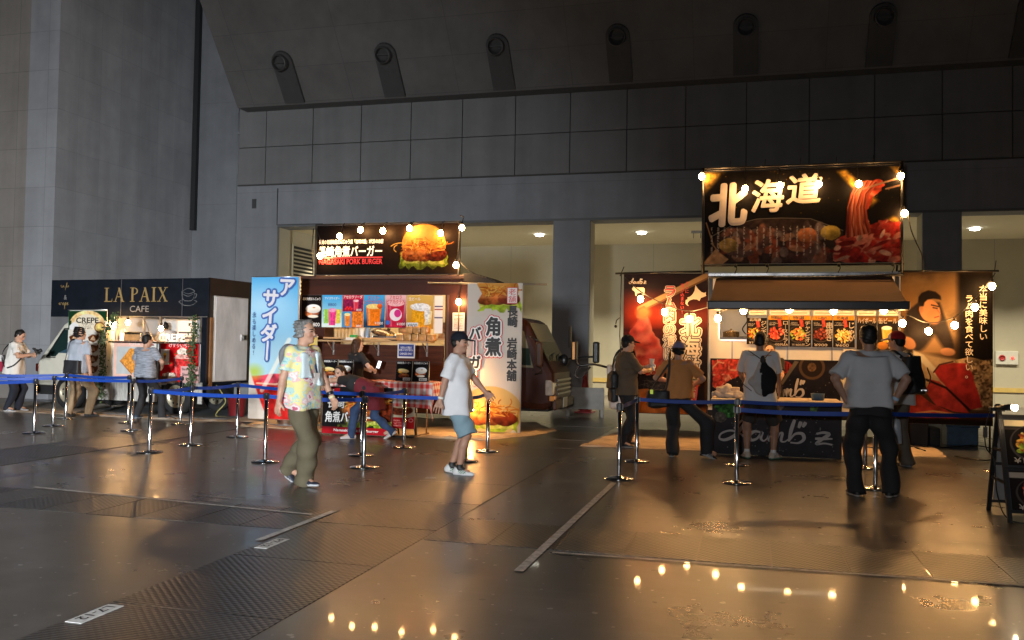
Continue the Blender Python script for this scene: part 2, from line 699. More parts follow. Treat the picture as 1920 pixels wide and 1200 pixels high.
def raw_meat(p, poly, seed=4, base=(190, 46, 40), fat=(238, 196, 180), n=40, wob=.08):
    d1, d2 = worley(p.x + .06 * fbm(p.x * 8, p.y * 8, seed), p.y + .06 * fbm(p.x * 8, p.y * 8, seed + 1), seed, n)
    sv = p.a.copy()
    p.poly(poly, base, nz=.55, seed=seed, wob=wob)
    red = p.a.copy()
    mask = np.abs(red - sv).sum(-1) > 4
    vein = np.clip(1.25 - (d2 - d1) / .034, 0, 1) * mask * np.clip((fbm(p.x * 5, p.y * 5, seed + 3) - .30) * 8, 0, 1)
    p.put(vein * .85, fat)


def bowl(p, cx, cy, s, kind, seed=1):
    p.ell(cx, cy, .5 * s, .42 * s, (70, 62, 58))
    p.ell(cx, cy + .02 * s, .46 * s, .38 * s, (30, 24, 22))
    r = np.random.default_rng(seed)
    pal = dict(noodle=[(220, 150, 60), (190, 100, 40), (240, 200, 110), (150, 70, 30), (140, 160, 50)],
               red=[(214, 84, 62), (190, 60, 46), (232, 130, 100), (160, 40, 34)],
               mix=[(226, 150, 70), (214, 90, 60), (240, 180, 110), (130, 150, 50)],
               skewer=[(120, 52, 40), (150, 74, 54), (90, 36, 30)],
               fried=[(240, 200, 110), (250, 220, 140), (214, 150, 60)])[kind]
    for k in range(46):
        a, q = r.uniform(0, 6.28), math.sqrt(r.random()) * .36 * s
        p.ell(cx + q * math.cos(a), cy + .03 * s + q * math.sin(a) * .85, r.uniform(.05, .12) * s, r.uniform(.03, .06) * s, pal[k % len(pal)], rot=r.uniform(0, 3), shade=.3, nz=.4, seed=k)


# ---------------------------------------------------------------- soft bodies: signed distance field -> surface nets
def smin(a, b, k):
    h = np.clip(0.5 + 0.5 * (b - a) / k, 0, 1)
    return b * (1 - h) + a * h - k * h * (1 - h)


def nrm(v):
    v = np.asarray(v, float)
    return v / (np.linalg.norm(v) + 1e-12)


class SD:
    def __init__(s):
        s.p = []
        s.cut = []

    def cone(s, a, b, ra, rb, k=0.02, flat=None, flatk=None, flata=False):
        """tapered limb a->b; flat: (axis, factor) squashes it along that axis; flata True ends it cleanly at b"""
        a, b = np.asarray(a, float), np.asarray(b, float)
        R = max(ra, rb)
        s.p.append(('c', a, b, ra, rb, flat, flatk, flata, k, np.minimum(a, b) - R, np.maximum(a, b) + R))
        return s

    def ell(s, c, r, R=np.eye(3), k=0.02):
        c, r = np.asarray(c, float), np.asarray(r, float)
        m = np.abs(np.asarray(R)) @ r
        s.p.append(('e', c, r, np.asarray(R, float), k, c - m, c + m))
        return s

    def slab(s, A, B, right, s0, s1, rd=0.05, k=0.03):
        A, B = np.asarray(A, float), np.asarray(B, float)
        ax = nrm(B - A)
        rt = np.asarray(right, float)
        rt = nrm(rt - ax * rt.dot(ax))
        fw = np.cross(ax, rt)
        m = max(*s0, *s1) * 1.1 + .02
        s.p.append(('s', A, B, ax, rt, fw, s0, s1, rd, k, np.minimum(A, B) - m, np.maximum(A, B) + m))
        return s

    def plane(s, p, n):
        """remove what lies on the side n points to"""
        s.cut.append((np.asarray(p, float), nrm(n)))
        return s

    def mesh(s, vox, fold=0.0, ffreq=26.0, seed=0, cutlast=True):
        lo = np.min([p[-2] for p in s.p], 0) - 4 * vox - 0.01
        hi = np.max([p[-1] for p in s.p], 0) + 4 * vox + 0.01
        n = np.ceil((hi - lo) / vox).astype(int) + 1
        F = np.full(n, 0.2, np.float32)
        ax = [lo[i] + np.arange(n[i]) * vox for i in range(3)]
        for p in s.p:
            k = p[-3]
            mg = k + 3 * vox
            i0 = np.clip(((p[-2] - mg - lo) / vox).astype(int), 0, n - 1)
            i1 = np.clip(((p[-1] + mg - lo) / vox).astype(int) + 2, 1, n)
            sl = tuple(slice(i0[i], i1[i]) for i in range(3))
            X = ax[0][sl[0]][:, None, None]
            Y = ax[1][sl[1]][None, :, None]
            Z = ax[2][sl[2]][None, None, :]
            if p[0] == 'c':
                _, a, b, ra, rb, flat, fk, fa = p[:8]
                ba = b - a
                L2 = ba @ ba + 1e-12
                qx, qy, qz = X - a[0], Y - a[1], Z - a[2]
                t = np.clip((qx * ba[0] + qy * ba[1] + qz * ba[2]) / L2, 0, 1)
                qx, qy, qz = qx - t * ba[0], qy - t * ba[1], qz - t * ba[2]
                if flat is not None:
                    fn = nrm(flat)
                    dt = (qx * fn[0] + qy * fn[1] + qz * fn[2]) * (1 / fk - 1)
                    qx, qy, qz = qx + fn[0] * dt, qy + fn[1] * dt, qz + fn[2] * dt
                d = np.sqrt(qx * qx + qy * qy + qz * qz) - (ra + (rb - ra) * t)
                if fa:
                    nb = ba / math.sqrt(L2)
                    d = np.maximum(d, (X - b[0]) * nb[0] + (Y - b[1]) * nb[1] + (Z - b[2]) * nb[2])
            elif p[0] == 'e':
                _, c, r, R = p[:4]
                q = [(X - c[0]) * R[0, j] + (Y - c[1]) * R[1, j] + (Z - c[2]) * R[2, j] for j in range(3)]
                d = (np.sqrt((q[0] / r[0]) ** 2 + (q[1] / r[1]) ** 2 + (q[2] / r[2]) ** 2) - 1) * r.min()
            else:
                _, A, B, a3, rt, fw, s0, s1, rd = p[:9]
                L = np.linalg.norm(B - A)
                qx, qy, qz = X - A[0], Y - A[1], Z - A[2]
                h = qx * a3[0] + qy * a3[1] + qz * a3[2]
                t = np.clip(h / L, 0, 1)
                w = s0[0] + (s1[0] - s0[0]) * t - rd
                dd = s0[1] + (s1[1] - s0[1]) * t - rd
                u = np.abs(qx * rt[0] + qy * rt[1] + qz * rt[2]) - w
                v = np.abs(qx * fw[0] + qy * fw[1] + qz * fw[2]) - dd
                e = np.sqrt(np.maximum(u, 0) ** 2 + np.maximum(v, 0) ** 2) + np.minimum(np.maximum(u, v), 0) - rd
                d = np.maximum(e, np.abs(h - L / 2) - L / 2)
            F[sl] = smin(F[sl], d.astype(np.float32), k)
        if fold:
            r = np.random.default_rng(seed)
            X, Y, Z = ax[0][:, None, None], ax[1][None, :, None], ax[2][None, None, :]
            for j in range(5):
                kx, ky, kz = r.normal(0, 1, 3) * ffreq * (.5, .5, 1)[j % 3]
                F += (fold * 0.5 * np.sin(X * kx + Y * ky + Z * kz + r.uniform(0, 6) + 2 * np.sin(Z * ffreq * .3 + r.uniform(0, 6)))).astype(np.float32)
        for (pp, nn) in s.cut:
            d = (ax[0][:, None, None] - pp[0]) * nn[0] + (ax[1][None, :, None] - pp[1]) * nn[1] + (ax[2][None, None, :] - pp[2]) * nn[2]
            F = np.maximum(F, d.astype(np.float32))
        return nets(F, lo, vox)


def nets(F, lo, vox):
    I = F < 0
    nx, ny, nz = F.shape
    cs = np.zeros((nx - 1, ny - 1, nz - 1), np.int8)
    for dx in (0, 1):
        for dy in (0, 1):
            for dz in (0, 1):
                cs += I[dx:nx - 1 + dx, dy:ny - 1 + dy, dz:nz - 1 + dz]
    act = (cs > 0) & (cs < 8)
    ids = np.full(act.shape, -1, np.int32)
    ci = np.argwhere(act)
    ids[act] = np.arange(len(ci))
    acc = np.zeros((len(ci), 3))
    cnt = np.zeros(len(ci))
    cor = [(a, b, c) for a in (0, 1) for b in (0, 1) for c in (0, 1)]
    val = {c: F[ci[:, 0] + c[0], ci[:, 1] + c[1], ci[:, 2] + c[2]] for c in cor}
    for c in cor:
        for axd in range(3):
            if c[axd] == 0:
                c2 = list(c)
                c2[axd] = 1
                a, b = val[c], val[tuple(c2)]
                m = (a < 0) != (b < 0)
                t = np.where(m, a / (a - b + 1e-12 * (a == b)), 0)
                pt = np.array(c, float)[None] + np.zeros((len(ci), 1))
                pt[:, axd] += t
                acc += pt * m[:, None]
                cnt += m
    v = (ci + acc / np.maximum(cnt, 1)[:, None]) * vox + lo
    fs = []
    for axd in range(3):
        A = [slice(None)] * 3
        B = [slice(None)] * 3
        A[axd], B[axd] = slice(0, -1), slice(1, None)
        a, b = I[tuple(A)], I[tuple(B)]
        e = np.argwhere(a != b)
        sgn = a[e[:, 0], e[:, 1], e[:, 2]]
        u, w = (axd + 1) % 3, (axd + 2) % 3
        ok = (e[:, u] > 0) & (e[:, w] > 0) & (e[:, u] < F.shape[u] - 1) & (e[:, w] < F.shape[w] - 1)
        e, sgn = e[ok], sgn[ok]
        q = []
        for du, dw in ((1, 1), (0, 1), (0, 0), (1, 0)):
            k = e.copy()
            k[:, u] -= du
            k[:, w] -= dw
            q.append(ids[k[:, 0], k[:, 1], k[:, 2]])
        q = np.stack(q, 1)
        q[~sgn] = q[~sgn][:, ::-1]
        fs.append(q)
    f = np.concatenate(fs)
    return v, f[(f >= 0).all(1)]


def soft(sd, name, mats, parent, vox, fold=0, seed=0, col=None, ffreq=26.0):
    v, f = sd.mesh(vox, fold, ffreq, seed)
    c = col(v) if callable(col) else col
    if c is not None and np.ndim(c) == 1:
        c = np.tile(np.asarray(c, float), (len(v), 1))
    return npmesh(name, v, f, mats, parent, True, c)


# ---------------------------------------------------------------- people
def ik(a, t, l1, l2, pole):
    """joint between a and t (two bones l1, l2) bending towards pole"""
    a, t = np.asarray(a, float), np.asarray(t, float)
    d = t - a
    L = np.linalg.norm(d)
    Lc = min(L, (l1 + l2) * 0.998)
    d = nrm(d)
    t = a + d * Lc
    x = (l1 * l1 - l2 * l2 + Lc * Lc) / (2 * Lc)
    h = math.sqrt(max(l1 * l1 - x * x, 1e-6))
    p = np.asarray(pole, float)
    p = nrm(p - d * p.dot(d))
    return a + d * x + p * h, t


def rotz(a):
    c, s = math.cos(a), math.sin(a)
    return np.array([[c, -s, 0], [s, c, 0], [0, 0, 1.0]])


def rotx(a):
    c, s = math.cos(a), math.sin(a)
    return np.array([[1, 0, 0], [0, c, -s], [0, s, c]])


def roty(a):
    c, s = math.cos(a), math.sin(a)
    return np.array([[c, 0, s], [0, 1, 0], [-s, 0, c]])


R_ = math.radians
SKIN = (0.48, 0.27, 0.18)
VOX = 0.0075


def person(label, pos, heading, height=1.73, build=1.0, lean=0, side=0, twist=0, hipz=None, hip=(0, 0),
           footL=(-.1, 0, 0, 8, 0), footR=(.1, 0, 0, -8, 0), handL=(-.27, .06, .80), handR=(.27, .06, .80),
           poleL=(-.5, -1, -.2), poleR=(.5, -1, -.2), head=(0, 0), curlL=.5, curlR=.5, palmL=None, palmR=None,
           dirL=None, dirR=None, hair='short', haircol=(.012, .010, .009), skin=SKIN,
           shirt=None, shirt_hem=.82, sleeve=.6, shirt_fit=1.0, collar=False, bottoms='trousers', bot=None, leg_fit=1.0, shoe=None, shoec=((.02, .02, .025), (.6, .6, .6)),
           cap=None, apron=None, socks=None, glasses=False, mask=False, open_front=False, spread=1.0):
    s = height / 1.75
    root = thing("person", label, "person", (pos[0], pos[1], pos[2] if len(pos) > 2 else 0.0), R_(heading))
    J = {}
    RT3 = np.array([1.0, 0, 0])
    Rl = roty(R_(side)) @ rotx(-R_(lean))           # forward lean tips +z towards +y
    up = Rl @ np.array([0, 0, 1.0])
    rt = rotz(R_(twist)) @ Rl @ RT3
    fw = np.cross(up, rt)
    hz = (0.93 if hipz is None else hipz) * s
    P = np.array([hip[0], hip[1], hz])
    N = P + up * .55 * s
    sh = {}
    for sg, k in ((-1, 'L'), (1, 'R')):
        sh[k] = P + up * .495 * s + rt * sg * .170 * s * (0.5 + build / 2)
    hp = {'L': P + np.array([-.088 * s, 0, -.03]), 'R': P + np.array([.088 * s, 0, -.03])}
    feet, knees, ank = {}, {}, {}
    for k, ft in (('L', footL), ('R', footR)):
        an = np.array([ft[0], ft[1], ft[2] + .085 * s])
        fdir = rotz(R_(ft[3])) @ np.array([0, 1.0, 0])
        kn, an = ik(hp[k], an, .43 * s, .42 * s, fdir * 1.0 + np.array([0.05 if k == 'R' else -.05, 0.0, 0.3]))
        knees[k], ank[k] = kn, an
        feet[k] = (an, fdir, ft[4])
    el, wr = {}, {}
    for k, hd, po in (('L', handL, poleL), ('R', handR, poleR)):
        el[k], wr[k] = ik(sh[k], np.array(hd), .285 * s, .25 * s, np.array(po))
    HR = Rl if abs(lean) < 25 else np.eye(3)
    HR = rotz(R_(head[0])) @ rotx(R_(head[1])) if abs(lean) < 80 else HR
    hc = N + up * .06 * s + np.array([0, .015, .085 * s]) + HR @ np.array([0, .02, 0])

    def hp3(x, y, z):
        return hc + HR @ (np.array([x, y, z]) * s)
    b = SD()
    B = build
    # trunk
    b.slab(P - up * .08 * s, P + up * .30 * s, rt, (.15 * s * B, .105 * s * B), (.145 * s * B, .10 * s * B), .08, .05)
    b.slab(P + up * .22 * s, P + up * .50 * s, rt, (.14 * s * B, .10 * s * B), (.16 * s * B, .085 * s * B), .07, .06)
    for k in 'LR':
        b.cone(N - up * .05 * s, sh[k], .05 * s, .055 * s, .05)
        b.cone(sh[k], el[k], .052 * s * (.6 + .4 * B), .040 * s * (.6 + .4 * B), .02)
        m = el[k] + (wr[k] - el[k]) * .3
        b.cone(el[k], m, .040 * s, .041 * s, .015)
        b.cone(m, wr[k], .041 * s, .026 * s, .015)
        h = hp[k]
        lk = .78 if bottoms == 'trousers' else 1.0
        b.cone(h, knees[k], .082 * s * (B if lk == 1 else .8), .056 * s * lk, .03)
        m = knees[k] + (ank[k] - knees[k]) * .3
        bk = np.array([0, -.012, 0])
        b.cone(knees[k], m + bk, .055 * s * lk, .056 * s * lk, .02)
        b.cone(m + bk, ank[k], .056 * s * lk, .036 * s, .02)
        b.cone(ank[k], ank[k] + feet[k][1] * .12 * s - np.array([0, 0, .045 * s]), .036 * s, .03 * s, .02)
        # hand
        d = nrm(wr[k] - el[k])
        dd = dirL if k == 'L' else dirR
        if dd is not None:
            d = nrm(dd)
        sgn = 1.0 if k == 'L' else -1.0
        pn = (palmL if k == 'L' else palmR)
        pn = np.array(pn, float) if pn is not None else rt * sgn
        pn = nrm(pn - d * pn.dot(d))
        tv = np.cross(d, pn) * (-sgn)
        if tv.dot(fw) < 0 and pn is not None and (palmL if k == 'L' else palmR) is None:
            tv = -tv
        cu = curlL if k == 'L' else curlR
        w0 = wr[k]
        pc = w0 + d * .085 * s
        b.cone(w0, w0 + d * .03, .026 * s, .026 * s, .012)
        for j in range(4):
            o = tv * (.030 - .020 * j) * s * spread
            b.cone(w0 + d * .02 + o * .6, pc + o, .015 * s, .0115 * s, .012)
            Lf = (.070, .080, .074, .058)[j] * s
            f1 = nrm(d * math.cos(cu * .7) + pn * math.sin(cu * .7) + tv * (.12 - .08 * j) * spread)
            k1 = pc + o + f1 * Lf * .5
            f2 = nrm(d * math.cos(cu * 1.7) + pn * math.sin(cu * 1.7))
            b.cone(pc + o, k1, .0095 * s, .0088 * s, .004)
            b.cone(k1, k1 + f2 * Lf * .5, .0088 * s, .0075 * s, .004)
        t0 = w0 + d * .03 + tv * .026 * s
        t1 = t0 + nrm(d * .7 + tv * .7 + pn * .3) * .045 * s
        b.cone(t0, t1, .0135 * s, .0105 * s, .008)
        b.cone(t1, t1 + nrm(d * .9 + tv * .3 + pn * .5) * .032 * s, .0105 * s, .0085 * s, .004)
        J['grip' + k] = pc + pn * .03 + d * .02
        J['palm' + k] = pn
    # neck and head
    b.cone(N - up * .03 * s, hp3(0, -.025, -.06), .058 * s, .052 * s, .03)
    b.ell(hp3(0, -.012, .03), np.array([.077, .097, .093]) * s, HR, .02)
    b.ell(hp3(0, .018, -.035), np.array([.060, .072, .088]) * s, HR, .03)
    b.ell(hp3(0, .062, -.098), np.array([.026, .022, .02]) * s, HR, .025)
    b.ell(hp3(0, .078, .024), np.array([.048, .014, .010]) * s, HR, .012)
    b.cone(hp3(0, .082, .012), hp3(0, .103, -.030), .008 * s, .0125 * s, .010)
    b.ell(hp3(0, .086, -.064), np.array([.022, .010, .009]) * s, HR, .008)
    for sg in (-1, 1):
        b.ell(hp3(sg * .076, -.006, -.004), np.array([.010, .021, .031]) * s, HR @ rotz(sg * .35), .006)
        b.ell(hp3(sg * .045, .055, -.03), np.array([.022, .022, .022]) * s, HR, .02)
    skin = np.array(skin)

    def bodycol(v):
        c = np.tile(skin, (len(v), 1))
        q = (v - hc) @ HR / s
        n = 1 + .10 * np.sin(v[:, 2] * 37 + v[:, 0] * 23) * np.sin(v[:, 1] * 31)
        c *= n[:, None]
        face = q[:, 1] > .05
        cheek = face & (np.hypot(np.abs(q[:, 0]) - .04, q[:, 2] + .03) < .025)
        c[cheek] *= (1.08, .92, .9)
        lip = face & (((q[:, 0] / .024) ** 2 + ((q[:, 2] + .064) / .009) ** 2) < 1)
        c[lip] = skin * (.85, .5, .5)
        eye = face & ((((np.abs(q[:, 0]) - .032) / .016) ** 2 + ((q[:, 2] - .004) / .0075) ** 2) < 1)
        c[eye] = (.03, .02, .018)
        brow = face & ((((np.abs(q[:, 0]) - .033) / .022) ** 2 + ((q[:, 2] - .027) / .006) ** 2) < 1)
        c[brow] = (.04, .03, .025)
        if socks is not None:
            for k in 'LR':
                m = (np.linalg.norm(v - ank[k], axis=1) < .085 * s) & (v[:, 2] < ank[k][2] + .05 * s)
                c[m] = socks
        if mask:
            m = (q[:, 1] > .01) & (q[:, 2] < -.015) & (q[:, 2] > -.11) & (np.abs(q[:, 0]) < .075)
            c[m] = (.75, .78, .8)
        return c
    soft(b, "body", cmat("skin", 0.5, 0.35), root, VOX, col=bodycol)
    # hair
    if hair:
        h = SD()
        h.ell(hp3(0, -.018, .04), np.array([.086, .104, .098]) * s, HR, .02)
        if hair == 'long':
            h.slab(hp3(0, -.075, .02), hp3(0, -.085, -.34), HR @ RT3, (.085 * s, .05 * s), (.075 * s, .03 * s), .03, .04)
            for sg in (-1, 1):
                h.cone(hp3(sg * .07, -.01, .04), hp3(sg * .082, -.02, -.2), .028 * s, .02 * s, .03)
        elif hair == 'tail':
            h.cone(hp3(0, -.09, .05), hp3(.05, -.16, .0), .035 * s, .04 * s, .03)
            h.cone(hp3(.05, -.16, .0), hp3(.10, -.30, -.10), .04 * s, .02 * s, .03)
            for sg in (-1, 1):
                h.cone(hp3(sg * .07, .035, .04), hp3(sg * .078, .03, -.06), .016 * s, .010 * s, .02)
        elif hair == 'bushy':
            h.ell(hp3(0, -.05, .05), np.array([.094, .085, .09]) * s, HR, .03)
            h.ell(hp3(0, -.07, -.03), np.array([.082, .05, .05]) * s, HR, .03)
        else:
            h.ell(hp3(0, -.062, -.02), np.array([.074, .046, .055]) * s, HR, .03)
        h.plane(hp3(0, .050, .072), HR @ np.array([0, .93, -.37]))
        if hair in ('short', 'bushy'):
            h.plane(hp3(0, -.01, -.055), HR @ np.array([0, .45, -.89]))
        if cap:
            h.plane(hp3(0, 0, .040), HR @ np.array([0, -.15, 1.0]))
        hcv = np.array(haircol)

        def haircolf(v):
            n = .25 + 1.6 * fbm((v[:, 0] * 90 + 20)[None], (v[:, 1] * 90 + v[:, 2] * 20 + 40)[None], 3)[0]
            return hcv[None] * n[:, None]
        soft(h, "hair", cmat("hair", 0.5, 0.3), root, .0065, fold=.014 if hair == "bushy" else .003, ffreq=70 if hair == "bushy" else 95, col=haircolf)
    if cap:
        kcol = np.array(cap[0])
        bcol = np.array(cap[1])
        q = SD()
        q.ell(hp3(0, -.012, .045), np.array([.092, .112, .098]) * s, HR, .01)
        q.plane(hp3(0, 0, .035), HR @ np.array([0, .10, -1.0]))
        bd = -1 if len(cap) > 2 and cap[2] == 'back' else 1
        soft(q, "cap", cmat("cap_cloth", 0.85, 0.2), root, .007, col=lambda v: np.where((((v - hc) @ HR)[:, 1] > .03)[:, None], bcol if len(cap) > 2 and cap[2] == 'two' else kcol, kcol))
        q = SD()
        q.ell(hp3(0, bd * .115, .040), np.array([.078, .085, .012]) * s, HR @ rotx(-bd * .18), .01)
        soft(q, "cap_brim", cmat("cap_cloth", 0.85, 0.2), root, .006, col=bcol)
    if glasses:
        g = MB()
        for sg in (-1, 1):
            cc = hp3(sg * .034, .098, .002)
            ring = [cc + HR @ np.array([math.cos(t) * .024, 0, math.sin(t) * .017]) for t in np.linspace(0, 6.283, 13)]
            g.tube(ring, .0028, 5)
            g.tube([hp3(sg * .056, .095, .006), hp3(sg * .082, .0, .01)], .0026, 5)
        g.tube([hp3(-.012, .1, .006), hp3(.012, .1, .006)], .0026, 5)
        g.build("glasses", mat("black_plastic", (.012, .012, .013), .3, var=0), root)
    # shirt
    if shirt is not None:
        t = SD()
        f = shirt_fit * B
        hem = shirt_hem * s
        hl = max(.0, (hz - hem))
        t.slab(P - up * hl, P + up * .50 * s, rt, (.195 * s * f, .150 * s * f), (.165 * s * f, .112 * s * f), .10, .05)
        t.ell(P + up * .33 * s + fw * .01, np.array([.172 * f, .128 * f, .15]) * s, np.stack([rt, fw, up], 1), .06)
        t.cone(N - up * .08 * s, N + up * .0 * s, .085 * s, .066 * s, .05, flata=True)
        for k in 'LR':
            t.cone(N - up * .052 * s, sh[k], .062 * s, .064 * s, .05)
            e = sh[k] + (el[k] - sh[k]) * min(sleeve, 1.0) * 1.25 if sleeve <= .8 else el[k]
            t.cone(sh[k], e, .066 * s * (.5 + .5 * f), .072 * s * (.5 + .5 * f) if sleeve <= .8 else .055 * s, .03, flata=True)
            if sleeve > .8:
                e2 = el[k] + (wr[k] - el[k]) * min(1, sleeve - .8) * 4
                t.cone(el[k], e2, .055 * s, .045 * s, .02, flata=True)
        if collar:
            t.cone(N - up * .05 * s, N + up * .035 * s, .082 * s, .068 * s, .02, flata=True)
        t.plane(N + up * (.012 if not collar else .045) * s, up * .96 + fw * .28)
        soft(t, "shirt", shirt, root, .010, fold=.0095, seed=int(abs(pos[0]) * 10), ffreq=24)
    if apron is not None:
        t = SD()
        t.slab(P - np.array([0, 0, .34 * s]), P + np.array([0, 0, .06]), RT3, (.25 * s * B, .23 * s * B), (.20 * s * B, .18 * s * B), .10, .05)
        t.slab(P - up * .03, P + up * .27 * s, rt, (.20 * s * B, .165 * s * B), (.195 * s * B, .15 * s * B), .10, .05)
        soft(t, "apron", apron, root, .012, fold=.008, seed=3)
    # legs
    if bottoms:
        t = SD()
        g = leg_fit
        t.slab(P - up * .10 * s, P + up * .03 * s, rt, (.165 * s * B, .122 * s * B), (.152 * s * B, .115 * s * B), .09, .04)
        for k in 'LR':
            h = hp[k] - up * .05 * s
            if bottoms == 'shorts':
                e = h + (knees[k] - h) * .97
                t.cone(h, e, .098 * s * B, .094 * s * g, .03, flata=True)
            else:
                t.cone(h, knees[k], .096 * s * B, .074 * s * g, .03)
                an = ank[k] - nrm(knees[k] - ank[k]) * .045
                t.cone(knees[k], an, .074 * s * g, .062 * s * g, .03, flata=True)
        soft(t, "shorts" if bottoms == 'shorts' else "trousers", bot, root, .010, fold=.013, seed=int(abs(pos[1]) * 7), ffreq=19)
    # shoes
    for k in 'LR':
        an, fd, fp = feet[k]
        rx = np.cross(fd, [0, 0, 1.0])
        Rf = np.stack([rx, fd, np.array([0, 0, 1.0])], 1)
        a = R_(fp)
        Rf = Rf @ rotx(-a)                             # fp > 0 : heel raised, toe down
        base = an - Rf @ np.array([0, 0, .085 * s])

        def F3(x, y, z):
            return base + Rf @ (np.array([x, y, z]) * s)
        q = SD()
        q.cone(F3(0, -.045, .035), F3(0, .06, .038), .036 * s, .042 * s, .02, flat=Rf[:, 2], flatk=.95)
        q.cone(F3(0, .06, .030), F3(0, .165, .022), .046 * s, .036 * s, .03, flat=Rf[:, 2], flatk=.75)
        q.cone(F3(0, -.03, .05), F3(0, -.02, .095), .040 * s, .038 * s, .03, flata=True)
        q.plane(F3(0, 0, 0.004), -Rf[:, 2])
        cu, cs = np.array(shoec[0]), np.array(shoec[1])

        def shoecol(v):
            lz = ((v - base) @ Rf)[:, 2] / s
            c = np.where((lz < .026)[:, None], cs, cu)
            if len(shoec) > 2:
                l = (v - base) @ Rf / s
                m = (np.abs(((l[:, 1] - .03) - (l[:, 2] - .045) * 1.1 + .045) % .03 - .010) < .0065) & (l[:, 1] > .0) & (l[:, 1] < .10) & (lz > .026) & (lz < .075)
                c = np.where(m[:, None], np.array(shoec[2]), c)
            return c
        soft(q, "shoe", cmat("shoe_leather", 0.5, 0.4), root, .0075, col=shoecol)
    J.update(P=P, N=N, up=up, rt=rt, fw=fw, shL=sh['L'], shR=sh['R'], elL=el['L'], elR=el['R'], wrL=wr['L'], wrR=wr['R'], hc=hc, HR=HR, s=s, knL=knees['L'], knR=knees['R'])
    J['M'] = Matrix.Translation((pos[0], pos[1], pos[2] if len(pos) > 2 else 0.0)) @ Matrix.Rotation(R_(heading), 4, 'Z')
    J['root'] = root
    return J
# ================================================================ the hall
def node_lines(name, col, sx, sz, ox=0.0, oz=0.0, wx=0.012, wz=0.012, dark=0.45, rough=0.75, var=0.10, horiz='x', vcoord='z', bump=0.05, light_v=False):
    """painted concrete panels with thin joints"""
    m = mat(name, col, rough, var=var, scale=1.3, bump=bump, bscale=30)
    nt = m.node_tree
    b = nt.nodes["Principled BSDF"]
    src = b.inputs["Base Color"].links[0].from_socket
    tc = nt.nodes.new("ShaderNodeTexCoord")
    sp = nt.nodes.new("ShaderNodeSeparateXYZ")
    nt.links.new(tc.outputs["Object"], sp.inputs[0])

    def mth(op, a, bb):
        n = nt.nodes.new("ShaderNodeMath")
        n.operation = op
        for i, v in enumerate((a, bb)):
            if isinstance(v, (int, float)):
                n.inputs[i].default_value = v
            elif v is not None:
                nt.links.new(v, n.inputs[i])
        return n.outputs[0]
    res = None
    for coord, size, off, wd in ((horiz, sx, ox, wx), (vcoord, sz, oz, wz)):
        if not size:
            continue
        c = sp.outputs[coord.upper()]
        fr = mth('FRACT', mth('DIVIDE', mth('ADD', c, off + 500 * size), size), None)
        ln = mth('LESS_THAN', fr, wd / size)
        res = ln if res is None else mth('MAXIMUM', res, ln)
    # large soft blotches of weathering
    n2 = nt.nodes.new("ShaderNodeTexNoise")
    n2.inputs["Scale"].default_value = 0.35
    n2.inputs["Detail"].default_value = 6
    nt.links.new(tc.outputs["Object"], n2.inputs["Vector"])
    mr = nt.nodes.new("ShaderNodeMapRange")
    mr.inputs[1].default_value, mr.inputs[2].default_value = 0.3, 0.7
    mr.inputs[3].default_value, mr.inputs[4].default_value = 0.9, 1.08
    nt.links.new(n2.outputs["Fac"], mr.inputs[0])
    vm = nt.nodes.new("ShaderNodeVectorMath")
    vm.operation = 'SCALE'
    nt.links.new(src, vm.inputs[0])
    # rain-streak like vertical soiling, and each panel its own shade
    mp3 = nt.nodes.new("ShaderNodeMapping")
    mp3.inputs["Scale"].default_value = (2.6, 2.6, .16)
    nt.links.new(tc.outputs["Object"], mp3.inputs[0])
    n3 = nt.nodes.new("ShaderNodeTexNoise")
    n3.inputs["Scale"].default_value = 1.0
    n3.inputs["Detail"].default_value = 7
    nt.links.new(mp3.outputs[0], n3.inputs["Vector"])
    mr3 = nt.nodes.new("ShaderNodeMapRange")
    mr3.inputs[1].default_value, mr3.inputs[2].default_value = 0.35, 0.7
    mr3.inputs[3].default_value, mr3.inputs[4].default_value = 1.04, 0.88
    nt.links.new(n3.outputs["Fac"], mr3.inputs[0])
    mr_out = mth('MULTIPLY', mr.outputs[0], mr3.outputs[0])
    if sx and sz:
        ha = mth('FLOOR', mth('DIVIDE', mth('ADD', sp.outputs[horiz.upper()], ox + 500 * sx), sx), None)
        va = mth('FLOOR', mth('DIVIDE', mth('ADD', sp.outputs[vcoord.upper()], oz + 500 * sz), sz), None)
        wn = nt.nodes.new("ShaderNodeTexWhiteNoise")
        wn.noise_dimensions = '1D'
        nt.links.new(mth('ADD', mth('MULTIPLY', ha, 17.31), mth('MULTIPLY', va, 3.77)), wn.inputs["W"])
        mr_out = mth('MULTIPLY', mr_out, mth('ADD', mth('MULTIPLY', wn.outputs["Value"], .09), .955))
    k = mth('MULTIPLY', mr_out, mth('SUBTRACT', 1.0, mth('MULTIPLY', res, 1 - dark)))
    nt.links.new(k, vm.inputs["Scale"])
    nt.links.new(vm.outputs[0], b.inputs["Base Color"])
    return m


